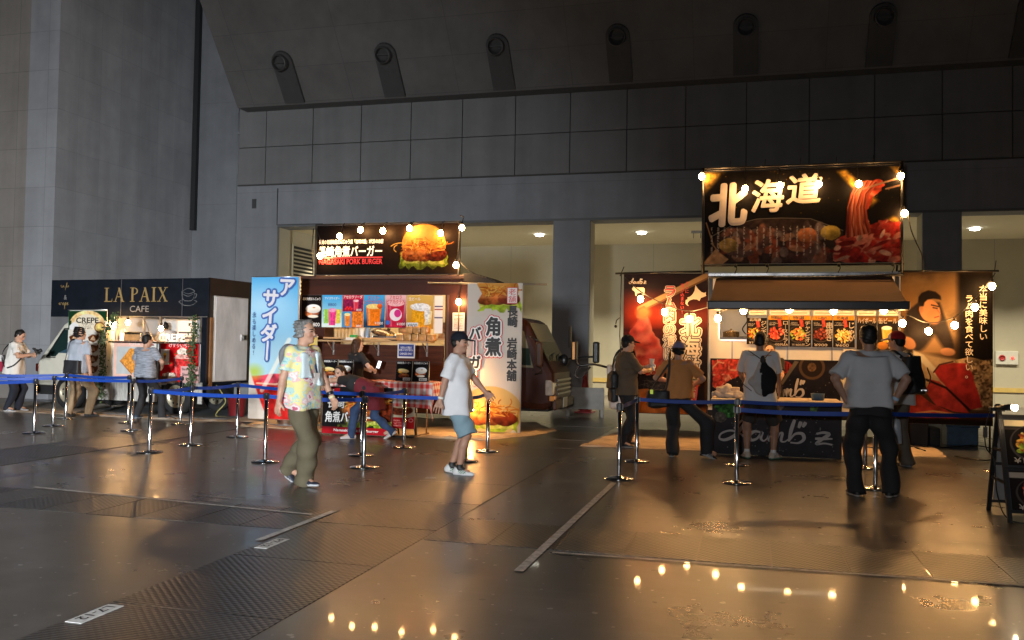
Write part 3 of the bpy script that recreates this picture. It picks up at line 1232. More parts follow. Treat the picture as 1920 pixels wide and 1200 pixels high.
def floor_mat():
    m = bpy.data.materials.new("polished_concrete")
    m.use_nodes = True
    nt = m.node_tree
    L = nt.links
    b = nt.nodes["Principled BSDF"]
    tc = nt.nodes.new("ShaderNodeTexCoord")

    def noise(sc, det=5, dist=0.0, st=None):
        n = nt.nodes.new("ShaderNodeTexNoise")
        n.inputs["Scale"].default_value = sc
        n.inputs["Detail"].default_value = det
        n.inputs["Roughness"].default_value = 0.62
        n.inputs["Distortion"].default_value = dist
        if st:
            mp = nt.nodes.new("ShaderNodeMapping")
            mp.inputs["Scale"].default_value = st
            L.new(tc.outputs["Object"], mp.inputs[0])
            L.new(mp.outputs[0], n.inputs["Vector"])
        else:
            L.new(tc.outputs["Object"], n.inputs["Vector"])
        return n.outputs["Fac"]

    def rng(s, a, bb, c, d):
        r = nt.nodes.new("ShaderNodeMapRange")
        r.inputs[1].default_value, r.inputs[2].default_value = a, bb
        r.inputs[3].default_value, r.inputs[4].default_value = c, d
        L.new(s, r.inputs[0])
        return r.outputs[0]

    def mix(f, a, bb):
        x = nt.nodes.new("ShaderNodeMix")
        x.data_type = 'RGBA'
        L.new(f, x.inputs[0])
        for i, v in ((6, a), (7, bb)):
            if isinstance(v, tuple):
                x.inputs[i].default_value = (*v, 1)
            else:
                L.new(v, x.inputs[i])
        return x.outputs[2]
    base = mix(rng(noise(0.55, 7), .35, .65, 0, 1), (.085, .071, .058), (.122, .104, .088))
    base = mix(rng(noise(3.1, 4, .3), .45, .85, 0, .45), base, (.06, .053, .047))      # old stains
    base = mix(rng(noise(2.3, 5, .1), .45, .9, 0, .7), base, (.22, .205, .19))       # worn, dusty patches
    def specks(sc, off, r0, keep):
        mp = nt.nodes.new("ShaderNodeMapping")
        mp.inputs["Location"].default_value = off
        L.new(tc.outputs["Object"], mp.inputs[0])
        wob = nt.nodes.new("ShaderNodeTexNoise")
        wob.inputs["Scale"].default_value = sc * 5
        L.new(mp.outputs[0], wob.inputs["Vector"])
        v = nt.nodes.new("ShaderNodeTexVoronoi")
        v.inputs["Scale"].default_value = sc
        L.new(mp.outputs[0], v.inputs["Vector"])
        sp = nt.nodes.new("ShaderNodeSeparateColor")
        L.new(v.outputs["Color"], sp.inputs[0])

        def mth(op, a_, b_):
            n = nt.nodes.new("ShaderNodeMath")
            n.operation = op
            for i, q in enumerate((a_, b_)):
                if isinstance(q, (int, float)):
                    n.inputs[i].default_value = q
                else:
                    L.new(q, n.inputs[i])
            return n.outputs[0]
        rad = mth('MULTIPLY', mth('MULTIPLY', sp.outputs[1], sp.outputs[1]), mth('MULTIPLY', wob.outputs["Fac"], 2 * r0))
        return mth('MULTIPLY', mth('LESS_THAN', v.outputs["Distance"], rad), mth('LESS_THAN', sp.outputs[0], keep))
    base = mix(specks(7.0, (0, 0, 0), .16, .55), base, (.30, .28, .25))
    base = mix(specks(4.1, (3.3, 1.7, 0), .20, .45), base, (.035, .031, .027))
    base = mix(specks(15.0, (1.3, 5.7, 0), .20, .4), base, (.33, .31, .28))
    base = mix(rng(noise(120, 3), .40, .62, 0, .35), base, (.05, .043, .036))           # fine grain
    base = mix(rng(noise(1.0, 8, .2, (.5, 9, 1)), .55, .85, 0, .25), base, (.2, .19, .175))  # drag marks
    L.new(base, b.inputs["Base Color"])
    r = rng(noise(1.1, 4, .1), .32, .70, .26, .32)
    ad = nt.nodes.new("ShaderNodeMath")
    ad.operation = 'ADD'
    L.new(r, ad.inputs[0])
    L.new(rng(noise(2.3, 4, .1), .45, .9, 0, .10), ad.inputs[1])
    L.new(ad.outputs[0], b.inputs["Roughness"])
    b.inputs["Specular IOR Level"].default_value = 0.32
    b.inputs["Coat Weight"].default_value = 0.10
    b.inputs["Coat Roughness"].default_value = 0.035
    b.inputs["Coat IOR"].default_value = 1.45
    bp = nt.nodes.new("ShaderNodeBump")
    bp.inputs["Strength"].default_value = 0.02
    bp.inputs["Distance"].default_value = 0.01
    L.new(noise(22, 7), bp.inputs["Height"])
    L.new(bp.outputs[0], b.inputs["Normal"])
    return m


def chequer_mat(rotdeg=45, k=1.0):
    m = bpy.data.materials.new("chequer_plate")
    m.use_nodes = True
    nt = m.node_tree
    L = nt.links
    b = nt.nodes["Principled BSDF"]
    tc = nt.nodes.new("ShaderNodeTexCoord")
    mp = nt.nodes.new("ShaderNodeMapping")
    mp.inputs["Rotation"].default_value = (0, 0, math.radians(rotdeg))
    mp.inputs["Scale"].default_value = (26, 26, 26)
    L.new(tc.outputs["Object"], mp.inputs[0])
    ch = nt.nodes.new("ShaderNodeTexVoronoi")
    ch.feature = 'SMOOTH_F1'
    ch.inputs["Randomness"].default_value = 0.0
    ch.inputs["Scale"].default_value = 1.0
    ch.inputs["Smoothness"].default_value = 0.15
    L.new(mp.outputs[0], ch.inputs["Vector"])
    bp = nt.nodes.new("ShaderNodeBump")
    bp.inputs["Strength"].default_value = 0.4
    bp.inputs["Distance"].default_value = 0.012
    bp.invert = True
    L.new(ch.outputs["Distance"], bp.inputs["Height"])
    L.new(bp.outputs[0], b.inputs["Normal"])
    n = nt.nodes.new("ShaderNodeTexNoise")
    n.inputs["Scale"].default_value = 1.6
    n.inputs["Detail"].default_value = 3
    L.new(tc.outputs["Object"], n.inputs["Vector"])
    cr = nt.nodes.new("ShaderNodeValToRGB")
    cr.color_ramp.elements[0].position, cr.color_ramp.elements[1].position = .35, .68
    cr.color_ramp.elements[0].color, cr.color_ramp.elements[1].color = (.034 * k, .032 * k, .031 * k, 1), (.075 * k, .070 * k, .064 * k, 1)
    L.new(n.outputs["Fac"], cr.inputs[0])
    L.new(cr.outputs[0], b.inputs["Base Color"])
    mr = nt.nodes.new("ShaderNodeMapRange")
    mr.inputs[3].default_value, mr.inputs[4].default_value = .27, .36
    L.new(n.outputs["Fac"], mr.inputs[0])
    L.new(mr.outputs[0], b.inputs["Roughness"])
    b.inputs["Metallic"].default_value = 0.3
    return m


FLM, CHM = floor_mat(), [chequer_mat(45), chequer_mat(52, .7), chequer_mat(38, 1.35)]
f = MB()
f.box(-70, 60, -25, 60, -0.3, 0.0)
struct(f.build("floor", FLM))
# trench covers: runs of steel chequer plates, plate by plate with open joints
f = MB()
g = 0.006
for x0, x1 in ((-3.5, -2.42), (-9.75, -8.5), (2.78, 3.9)):
    y = -3.0
    while y < 21:
        f.box(x0, x1, y + g, y + 1.22 - g, -.01, .004 + rnd.uniform(-.0012, .0012), rnd.choice((0, 0, 0, 1, 2)))
        y += 1.22
for xa, xb in ((-8.48, -3.52), (-2.40, 2.76), (3.92, 12), (-22, -9.77)):
    n = max(1, round((xb - xa) / .52))
    for i in range(n):
        w = (xb - xa) / n
        f.box(xa + i * w + g, xa + (i + 1) * w - g, 6.42, 7.28, -.01, .004 + rnd.uniform(-.0012, .0012), rnd.choice((0, 0, 1, 1, 2)))
struct(f.build("floor_plates", CHM))
tape = mat("white_floor_tape", (.50, .49, .47), .6, var=.45, scale=14)
fade = mat("worn_white_line", (.21, .20, .19), .55, var=.6, scale=9)


def strip(name, pts, w, m, label):
    b = MB()
    for (xa, ya), (xb, yb) in zip(pts[:-1], pts[1:]):
        d = nrm((xb - xa, yb - ya)) * w / 2
        nx, ny = -d[1], d[0]
        n = max(1, int(math.hypot(xb - xa, yb - ya) / .12))
        for i in range(n):
            t0, t1 = i / n, (i + 1) / n
            e0, e1 = [1 + .06 * rnd.uniform(-1, 1) for _ in 'ab']
            p = (xa + (xb - xa) * t0, ya + (yb - ya) * t0)
            q = (xa + (xb - xa) * t1, ya + (yb - ya) * t1)
            b.add([(p[0] + nx, p[1] + ny, .008), (p[0] - nx, p[1] - ny, .008), (q[0] - nx, q[1] - ny, .008), (q[0] + nx, q[1] + ny, .008)], [(0, 1, 2, 3)])
    return struct(b.build(name, m))


strip("floor_tape", [(-1.46, 5.72), (-1.42, 9.78)], .065, tape, "")
strip("floor_tape", [(-1.36, 6.32), (9.0, 6.62)], .035, tape, "")
strip("floor_tape", [(-6.95, 7.38), (-3.66, 7.02)], .04, tape, "")
strip("floor_tape", [(-3.56, 7.24), (-3.56, 5.98)], .06, tape, "")
strip("floor_line", [(-1.2, 8.84), (5.0, 9.35)], .022, fade, "")
strip("floor_line", [(-.5, 7.56), (5.0, 7.9)], .02, fade, "")
strip("floor_line", [(-6.2, 7.66), (-3.6, 7.36)], .02, fade, "")
strip("floor_line", [(-9.72, 2), (-9.72, 16)], .03, fade, "")
strip("floor_line", [(-8.52, 2), (-8.52, 14)], .025, fade, "")
strip("floor_line", [(-7.8, 4), (-7.76, 12.0)], .02, fade, "")
lw, lk = mat("label_white", (.62, .62, .60), .5, var=.2, scale=30), mat("label_black", (.02, .02, .022), .6, var=0)
for s_, cx, cy, lb in (("L7-12", -3.43, 4.10, "white floor sticker reading L7-12 beside the steel plates, nearest the camera"),
                       ("P7-12", -3.41, 5.92, "white floor sticker reading P7-12 at the end of the short white tape")):
    t = thing("floor_label", lb, "label", (cx, cy, 0.005), 0, "booth number stickers on the floor")
    b = MB()
    b.box(-.052, .052, -.165, .165, 0, .003)
    b.build("sticker", lw, t)
    M = Matrix(((0, 1, 0, 0), (-1, 0, 0, 0), (0, 0, 1, .003), (0, 0, 0, 1)))
    text(t, s_, M, .25, .062, lk, bold=.012, off=.003)
t = thing("floor_label", "small blank pale sticker on the floor near the walking man in the cap", "label", (*G(808, 896)[:2], .005), .3)
b = MB()
b.box(-.06, .06, -.05, .05, 0, .003)
b.build("sticker", mat("old_sticker", (.3, .29, .27), .6, var=.4, scale=30), t)

# --- concrete tower on the left
conc = (.335, .338, .352)
TM = node_lines("concrete_panel", conc, 0.92, 1.0, 17.80, -.35, wx=.012, wz=.012, dark=.72)
TS = node_lines("concrete_panel_side", conc, 0.80, 1.0, .1, -.35, wx=.012, wz=.012, dark=.82, horiz='y')
PLAIN = node_lines("painted_concrete", (.215, .222, .238), 0, 3.2, 0, .6, wz=.01, dark=.7)
t = thing("concrete_tower", "tall grey panelled concrete wall block behind the white truck", "wall", (-16.9, 18.3, 0))
b = MB()
b.box(-.905, 0, 0, .25, 0, 17)
o = b.build("front_wall", TM, t)
b = MB()
b.box(-23, -.905, .004, .25, 0, 17)
b.build("front_wall", node_lines("concrete_panel_warm", (.29, .262, .235), 0.92, 1.0, 17.80, -.35, wx=.014, wz=.014, dark=.7), t)
b = MB()
b.box(-.25, -.002, .252, 5.7, 0, 17)
b.build("side_wall", TS, t)
b = MB()
b.box(.0, .16, 5.55, 5.7, 5.0, 17)
b.build("seam_channel", mat("dark_gap", (.02, .021, .023), .8, var=0), t)

# --- facade with piers, beam, panelled band
FY = 22.3
t = thing("hall_facade", "grey concrete facade with square pillars, deep beam and gridded panel band", "wall", (-9, FY, 0))


def fb():
    b = MB()
    b.M = Matrix.Translation((9, -FY, 0))
    return b


b = fb()
b.box(-16.9, -15.35, 24.0, 24.4, 0, 17)
b.build("return_wall", PLAIN, t)
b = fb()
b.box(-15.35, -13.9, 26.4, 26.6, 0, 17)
b.build("recessed_wall", node_lines("recess_shade", (.10, .105, .115), 0, 3.2, 0, .6, wz=.01, dark=.7), t)  # darker wall colour paints in the shade of the recess
b = fb()
b.box(-15.352, -15.30, 24.402, 26.398, 0, 17)
b.build("recess_cheek", PLAIN, t)
b = fb()
b.cyl((-14.52, 22.75, 5.85), (-14.52, 22.75, 8.3), .045, n=10)
b.cyl((-14.38, 22.62, 0.0), (-14.38, 22.62, 8.3), .06, n=10)
for z in (1.5, 3.0, 4.6, 6.4, 7.6):
    b.box(-14.46, -14.28, 22.55, 22.70, z, z + .05)
b.build("wall_pipe", mat("pipe_grey", (.20, .205, .215), .6, var=.1), t)
b = fb()
b.box(-14.27, -14.252, FY + .06, FY + .5, 3.3, 4.5)
b.build("slot_vent", MATS["dark_gap"], t)
b = fb()
b.box(-15.28, -15.12, 24.05, 24.2, 4.6, 13)
b.build("seam_channel", MATS["dark_gap"], t)
CREAM = mat("cream_wall", (.47, .425, .30), .75, var=.06, scale=1.2, bump=.03, bscale=40)
for xa, xb in ((-14.25, -12.93), (-4.9, -3.93), (3.96, 4.80), (12.9, 13.8)):
    b = fb()
    b.box(xa, xb, FY, FY + .12, 0, 4.80)
    b.box(xa + .004, xb - .004, FY + .12, FY + .75, 0, 4.80, 1)
    b.build("pillar", [PLAIN, CREAM], t)
b = fb()
b.box(-14.25, 40, FY, FY + .7, 4.803, 6.0)
b.build("beam", PLAIN, t)
b = fb()
b.box(-12.93, 40, FY - .012, FY - .001, 4.80, 4.86)
b.build("beam_shade_strip", mat("beam_shadow_line", (.12, .125, .13), .7, var=0), t)  # dark strip drawing the shade line along the beam's lower edge
b = fb()
b.box(-14.23, 40, FY - .03, FY + .3, 6.003, 6.03, 1)
b.box(-14.23, 40, FY + .02, FY + .3, 6.03, 8.6, 1)
xs = [-14.21] + [-13.33 + 1.475 * k for k in range(30)]
for xa, xb in zip(xs[:-1], xs[1:]):
    for za, zb in ((6.036, 7.085), (7.11, 8.5)):
        b.box(xa + .014, xb - .014, FY - .05, FY + .02, za, zb, 0)
b.build("panel_band", [node_lines("band_panel", (.165, .163, .162), 0, 4.0, 0, 0, dark=1), mat("joint_grey", (.06, .058, .055), .8, var=0)], t)
b = fb()
b.box(-13.75, -13.62, FY - .02, FY, 5.35, 5.62)
b.build("wall_box", mat("dark_box", (.05, .05, .05), .6, var=0), t)
b = fb()
b.tube([(-12.93, FY - .03, 5.9), (-12.93, FY - .03, 4.86), (-11.5, FY - .03, 4.86), (-11.5, FY - .03, 4.72), (-10.9, FY + .1, 4.6)], .014, 6)
b.build("conduit", MATS["dark_box"], t)

# --- sloped soffit with the six jet nozzles
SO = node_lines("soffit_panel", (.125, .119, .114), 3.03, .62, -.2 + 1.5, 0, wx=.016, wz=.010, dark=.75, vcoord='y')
b = MB()
sy0, sz0, sl = 21.75, 8.12, 1.24


def sof(x, y, d=0.0):
    n = np.array([0, -sl, -1.0]) / math.hypot(sl, 1)
    return (x, y + n[1] * d, sz0 + sl * (sy0 - y) + n[2] * d)


x0, x1 = -13.95, 34
ys = 13.0
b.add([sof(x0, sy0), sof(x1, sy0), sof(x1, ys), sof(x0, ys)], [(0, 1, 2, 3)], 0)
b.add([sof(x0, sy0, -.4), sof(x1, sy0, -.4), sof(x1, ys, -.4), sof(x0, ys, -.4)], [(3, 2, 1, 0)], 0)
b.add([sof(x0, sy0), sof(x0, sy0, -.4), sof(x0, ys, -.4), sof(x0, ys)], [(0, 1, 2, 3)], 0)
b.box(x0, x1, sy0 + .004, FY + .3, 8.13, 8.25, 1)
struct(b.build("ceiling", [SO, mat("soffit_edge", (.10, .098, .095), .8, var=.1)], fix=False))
DU = mat("duct_dark", (.055, .053, .052), .6, var=.1)
RG = mat("duct_ring", (.07, .068, .066), .45, metal=.4, var=0)
proto = None
for i, dx in enumerate((-12.1, -9.13, -6.1, -3.08, -.08, 2.9, 5.9, 8.9)):
    nth = ("first", "second", "third", "fourth", "fifth", "sixth", "seventh", "eighth")[i]
    if proto is None:
        t = proto = thing("air_duct", "", "air duct", (dx, 20.9, sz0 + sl * (sy0 - 20.9)), 0)
        oy, oz = 20.9, sz0 + sl * (sy0 - 20.9)

        def q(x, y, d):
            p = sof(x, y, d)
            return (p[0], p[1] - oy, p[2] - oz)
        # shade of a recessed slot, drawn as a dark round-topped panel proud of the soffit
        b = MB()
        prof = []
        ytop = 20.97
        r = .29
        for a in np.linspace(0, math.pi, 13):
            prof.append((r * math.cos(a), ytop - r * .63 * math.sin(a)))
        prof = [(r, 21.70)] + prof + [(-r, 21.70)]
        n = len(prof)
        vs = [q(x, y, .01) for x, y in prof] + [q(x, y, .10) for x, y in prof]
        fs = [tuple(range(n, 2 * n))] + [(k, (k + 1) % n, (k + 1) % n + n, k + n) for k in range(n)]
        b.add(vs, fs)
        b.build("slot_shade", DU, t)
        c0 = np.array(q(0, 20.98, .08))
        ax = nrm((0.0, -.98, -.35))
        b = MB()
        rot = Vector(ax).to_track_quat('Z', 'Y').to_matrix().to_4x4()
        b.M = Matrix.Translation(c0) @ rot
        b.lathe([(.20, -.1), (.215, .10), (.215, .22), (.195, .25), (.180, .235), (.175, .10)], n=28)
        b.build("nozzle_ring", RG, t)
        b = MB()
        b.M = Matrix.Translation(c0) @ rot
        b.lathe([(.174, .09), (.12, .0), (.001, -.03)], n=28)
        b.box(-.15, .15, -.012, .012, .02, .17)
        b.build("nozzle_bowl", DU, t)
    else:
        t = dup(proto)
        t.location = (dx, 20.9, sz0 + sl * (sy0 - 20.9))
        for ch in t.children:
            if not ch.name.startswith("slot_shade"):
                ch.rotation_euler = (rnd.uniform(-.05, .05), 0, rnd.uniform(-.06, .06))
    t["label"] = "round air nozzle on a dark channel in the sloped ceiling, %s from the left" % nth
    t["group"] = "air nozzles along the sloped ceiling"

# --- bright recess behind the pillars
RY = 28.1
t = thing("recess_room", "cream painted bay lit by downlights behind the pillars", "wall", (-5, RY, 0))


def rb():
    b = MB()
    b.M = Matrix.Translation((5, -RY, 0))
    return b


b = rb()
b.box(-13.05, 30, RY, RY + .2, 0, 4.95)
for x in (-9.9, -7.6, -2.9, -1.4, .2, 6.9):
    b.box(x, x + .012, RY - .004, RY, .1, 4.85, 1)
b.build("back_wall", [CREAM, mat("joint_tan", (.3, .28, .22), .8, var=0)], t)
b = rb()
b.box(-13.05, 30, FY + .76, RY - .003, 4.85, 4.95)
b.build("bay_ceiling", mat("cream_ceiling", (.78, .72, .52), .8, var=.04), t)
b = rb()
b.box(-13.2, -13.053, FY + .76, RY, 0, 4.95)
b.box(30.003, 30.2, FY + .76, RY, 0, 4.95)
b.build("side_wall", CREAM, t)
b = rb()
b.box(-6, 30, RY - .03, RY - .005, .42, .55)
b.build("wall_rail", mat("yellow_rail", (.6, .42, .12), .6, var=.1), t)
t = thing("louvre_vent", "slatted cream louvre in the bay side wall left of the burger sign", "vent", (-13.05, 24.2, 2.1))
b = MB()
for y0, y1 in ((-.85, .55), (.62, 1.9)):
    b.box(0, .05, y0, y0 + .05, .0, 2.35)
    b.box(0, .05, y1 - .05, y1, .0, 2.35)
    b.box(0, .05, y0 + .05, y1 - .05, .0, .05)
    b.box(0, .05, y0 + .05, y1 - .05, 2.30, 2.35)
    for k in range(19):
        z = .12 + k * .117
        b.add([(.012, y0 + .05, z), (.012, y1 - .05, z), (.055, y1 - .05, z - .06), (.055, y0 + .05, z - .06)], [(0, 1, 2, 3)])
b.build("slats", CREAM, t, fix=False)
b = MB()
b.box(.003, .008, -.85, 1.9, .0, 2.35)
b.build("backing", mat("vent_dark", (.03, .028, .022), .8, var=0), t)
DLM = mat("downlight_glass", (.9, .9, .85), .4, var=0, emit=(1.0, .95, .80), est=14)
DLR = mat("downlight_trim", (.35, .33, .27), .4, var=0)
proto = None
for i, (x, y) in enumerate(((-11.9, 25.2), (-8.9, 25.2), (-5.94, 25.15), (-2.93, 25.1), (.1, 25.2), (3.0, 25.3), (5.8, 25.5), (8.8, 25.5))):
    nm = ("far left", "left of centre", "just left of the middle pillar", "just right of the middle pillar", "behind the large hokkaido sign", "beside the right pillar", "at the right edge of the photo", "beyond the right edge")[i]
    if proto is None:
        t = proto = thing("downlight", "", "ceiling light", (x, y, 4.85))
        b = MB()
        b.lathe([(.20, -.012), (.215, 0), (.13, -.004)], n=24)
        b.build("trim", DLR, t)
        b = MB()
        b.lathe([(.128, -.004), (.12, -.06), (.001, -.085)], n=24)
        b.build("diffuser", DLM, t)
        la = bpy.data.lights.new("downlight_lamp", 'AREA')
        la.shape = 'DISK'
        la.size = .24
        la.energy = 175
        la.color = (1.0, .91, .72)
        la.spread = math.radians(115)
        lo = bpy.data.objects.new("lamp", la)
        COL.objects.link(lo)
        lo.parent = t
        lo.location = (0, 0, -.10)
    else:
        t = dup(proto)
        t.location = (x, y, 4.85)
    t["label"] = "round recessed downlight in the bay ceiling, " + nm
    t["group"] = "downlights in the bay"
t = thing("ceiling_hook", "small metal bracket with two prongs hanging from the bay ceiling", "bracket", (*G(1307, 436, 4.8)[:2], 4.8))
b = MB()
b.box(-.16, .16, -.03, .03, -.02, .05)
for sx in (-.1, .1):
    b.cyl((sx, 0, -.02), (sx, 0, -.16), .012, n=8)
b.build("bracket", mat("dull_steel", (.25, .25, .24), .4, metal=.7, var=.1), t)
x, y, z = YP(1888, 671, RY - .05)
t = thing("fire_alarm_panel", "cream wall box with a red alarm button and lit red lamp", "alarm", (x, RY - .05, z))
b = MB()
b.box(-.29, .29, -.02, .045, -.19, .19)
b.build("box", mat("alarm_cream", (.62, .60, .50), .5, var=.05), t, bevel=.01)
b = MB()
b.lathe([(.085, -.02), (.085, -.045), (.06, -.05), (.055, -.03), (.02, -.03), (.001, -.035)], (-.13, 0, 0), n=20, axis='y')
b.build("alarm_button", mat("alarm_red", (.42, .03, .03), .4, var=.1), t)
b = MB()
b.sph((.14, -.03, 0), .04, 12)
b.build("indicator_lamp", mat("alarm_lamp", (.8, .05, .04), .3, var=0, emit=(1, .05, .04), est=2.2), t)

# --- traffic cone and white barrier board behind the dark truck
cx, cy, _ = G(1098, 782)
t = thing("barrier_board", "low white board on legs standing beside the dark truck", "barrier", (cx, cy, 0))
b = MB()
b.box(-.42, .40, -.02, .02, .17, .64)
b.box(-.42, -.36, -.02, .02, .0, .168)
b.box(.33, .39, -.02, .02, .0, .168)
b.bar((.3, .03, .17), (.26, .3, 0), .03, .02)
b.bar((-.36, .03, .17), (-.38, .3, 0), .03, .02)
b.build("board", mat("barrier_white", (.40, .38, .34), .6, var=.15, scale=5), t, bevel=.006)
cx, cy, _ = G(1090, 776)
t = thing("traffic_cone", "red traffic cone standing behind the low white board", "cone", (cx, cy + .45, 0))
b = MB()
b.box(-.21, .21, -.21, .21, 0, .03)
b.lathe([(.17, .03), (.16, .05), (.045, .88), (.035, .93), (.0, .935)], n=20)
b.build("cone", mat("cone_red", (.38, .03, .03), .5, var=.15), t)
# ================================================================ common pieces for the stalls
def inv(root):
    return (Matrix.Translation(root.location) @ root.rotation_euler.to_matrix().to_4x4()).inverted()


def mbw(root):
    b = MB()
    b.M = inv(root)
    return b


def plw(root, x, y, z, tilt=0.0, turn=0.0):
    return inv(root) @ pl(x, y, z, tilt, turn)


BULB = mat("bulb_glass", (1, .8, .5), .3, var=0, emit=(1.0, .53, .185), est=240)
BLK = mat("black_plastic", (.012, .012, .013), .35, var=0)
CABLE = mat("black_cable", (.012, .012, .012), .5, var=0)
WHT = mat("white_ink", (.80, .78, .74), .5, var=0)
BLKI = mat("black_ink", (.015, .014, .014), .5, var=0)
REDI = mat("red_ink", (.55, .025, .03), .5, var=0)
GOLD = mat("gold_ink", (.30, .21, .085), .4, var=.15, scale=12)
YELI = mat("yellow_ink", (.75, .55, .10), .5, var=0)
GREYI = mat("grey_ink", (.26, .25, .235), .6, var=0)
NAVY = mat("navy_ink", (.03, .07, .25), .5, var=0)
STEEL = mat("stainless", (.62, .60, .58), .24, metal=1.0, var=.08, scale=3, rvar=.08)
DSTEEL = mat("dull_steel", (.25, .25, .24), .4, metal=.7, var=.1)
WOOD = mat("counter_wood", (.45, .27, .12), .5, var=.25, scale=3, stretch=(1, 8, 8))
ALU = mat("aluminium", (.55, .55, .55), .35, metal=.9, var=.1)
PVC = cmat("printed_vinyl", 0.5, 0.05)


def bulb(root, p, r=.05, parent=None, socket=True, up=(0, 0, 1)):
    """p in world; glass globe and its socket"""
    b = mbw(root)
    b.sph(p, r, 12, sc=(1, 1, 1.12))
    g = b.build("bulb", BULB, parent or root, fix=False)
    if socket:
        u = Vector(up).normalized()
        b = mbw(root)
        P = Vector(p)
        b.cyl(P + u * r * .9, P + u * (r * .9 + .06), .021, .024, n=10)
        b.build("socket", BLK, g)
    return g


def poster(name, label, cat, x0, x1, z0, z1, Y, pic=None, back=None, group=None, th=.012, tilt=0.0, sag=0.0, boost=1.0):
    t = thing(name, label, cat, ((x0 + x1) / 2, Y, z0), 0, group)
    w, h = x1 - x0, z1 - z0
    R = Matrix.Rotation(tilt, 4, 'X')
    b = MB()
    b.M = R
    b.box(-w / 2, w / 2, .0, th, 0, h)
    b.build("sheet", back or mat("sheet_back", (.25, .25, .25), .6, var=.05), t)
    M = R @ pl(0, -.003 - abs(sag), h / 2)
    if pic is not None:
        pic.place(t, M, w - .004, h - .004, sag=sag, boost=boost)

    def at(fx, fz):
        """matrix at fraction fx, fz of the sheet"""
        return R @ pl((fx - .5) * w, -.005 - abs(sag) * 2, fz * h)
    return t, at, w, h


def wheel(root, c, r, side=-1, rim=(.55, .55, .55), w=.2, nspoke=9, hub=True):
    t = MB()
    y = c[1]
    t.lathe([(r * .62, -w / 2), (r * .9, -w / 2), (r, -w * .36), (r, w * .36), (r * .9, w / 2), (r * .62, w / 2)], c, 30, axis='y')
    ty = t.build("wheel", mat("tyre_rubber", (.018, .018, .019), .75, var=.15, scale=20), root)
    b = MB()
    b.lathe([(r * .63, side * w * .5), (r * .60, side * w * .53), (r * .55, side * w * .42), (r * .36, side * w * .28), (r * .2, side * w * .34), (r * .001, side * w * .36)], c, 30, axis='y')
    b.build("rim", mat("rim_%d" % int(rim[0] * 100), rim, .35, metal=.55, var=.15, scale=8), ty)
    b = MB()
    for k in range(nspoke):
        a = 2 * math.pi * k / nspoke
        b.cyl((c[0] + r * .43 * math.cos(a), y + side * w * .36, c[2] + r * .43 * math.sin(a)), (c[0] + r * .43 * math.cos(a), y + side * w * .31, c[2] + r * .43 * math.sin(a)), r * .06, n=8)
    b.build("rim_hole", mat("dark_gap", (.02, .021, .023), .8, var=0), ty)
    return ty


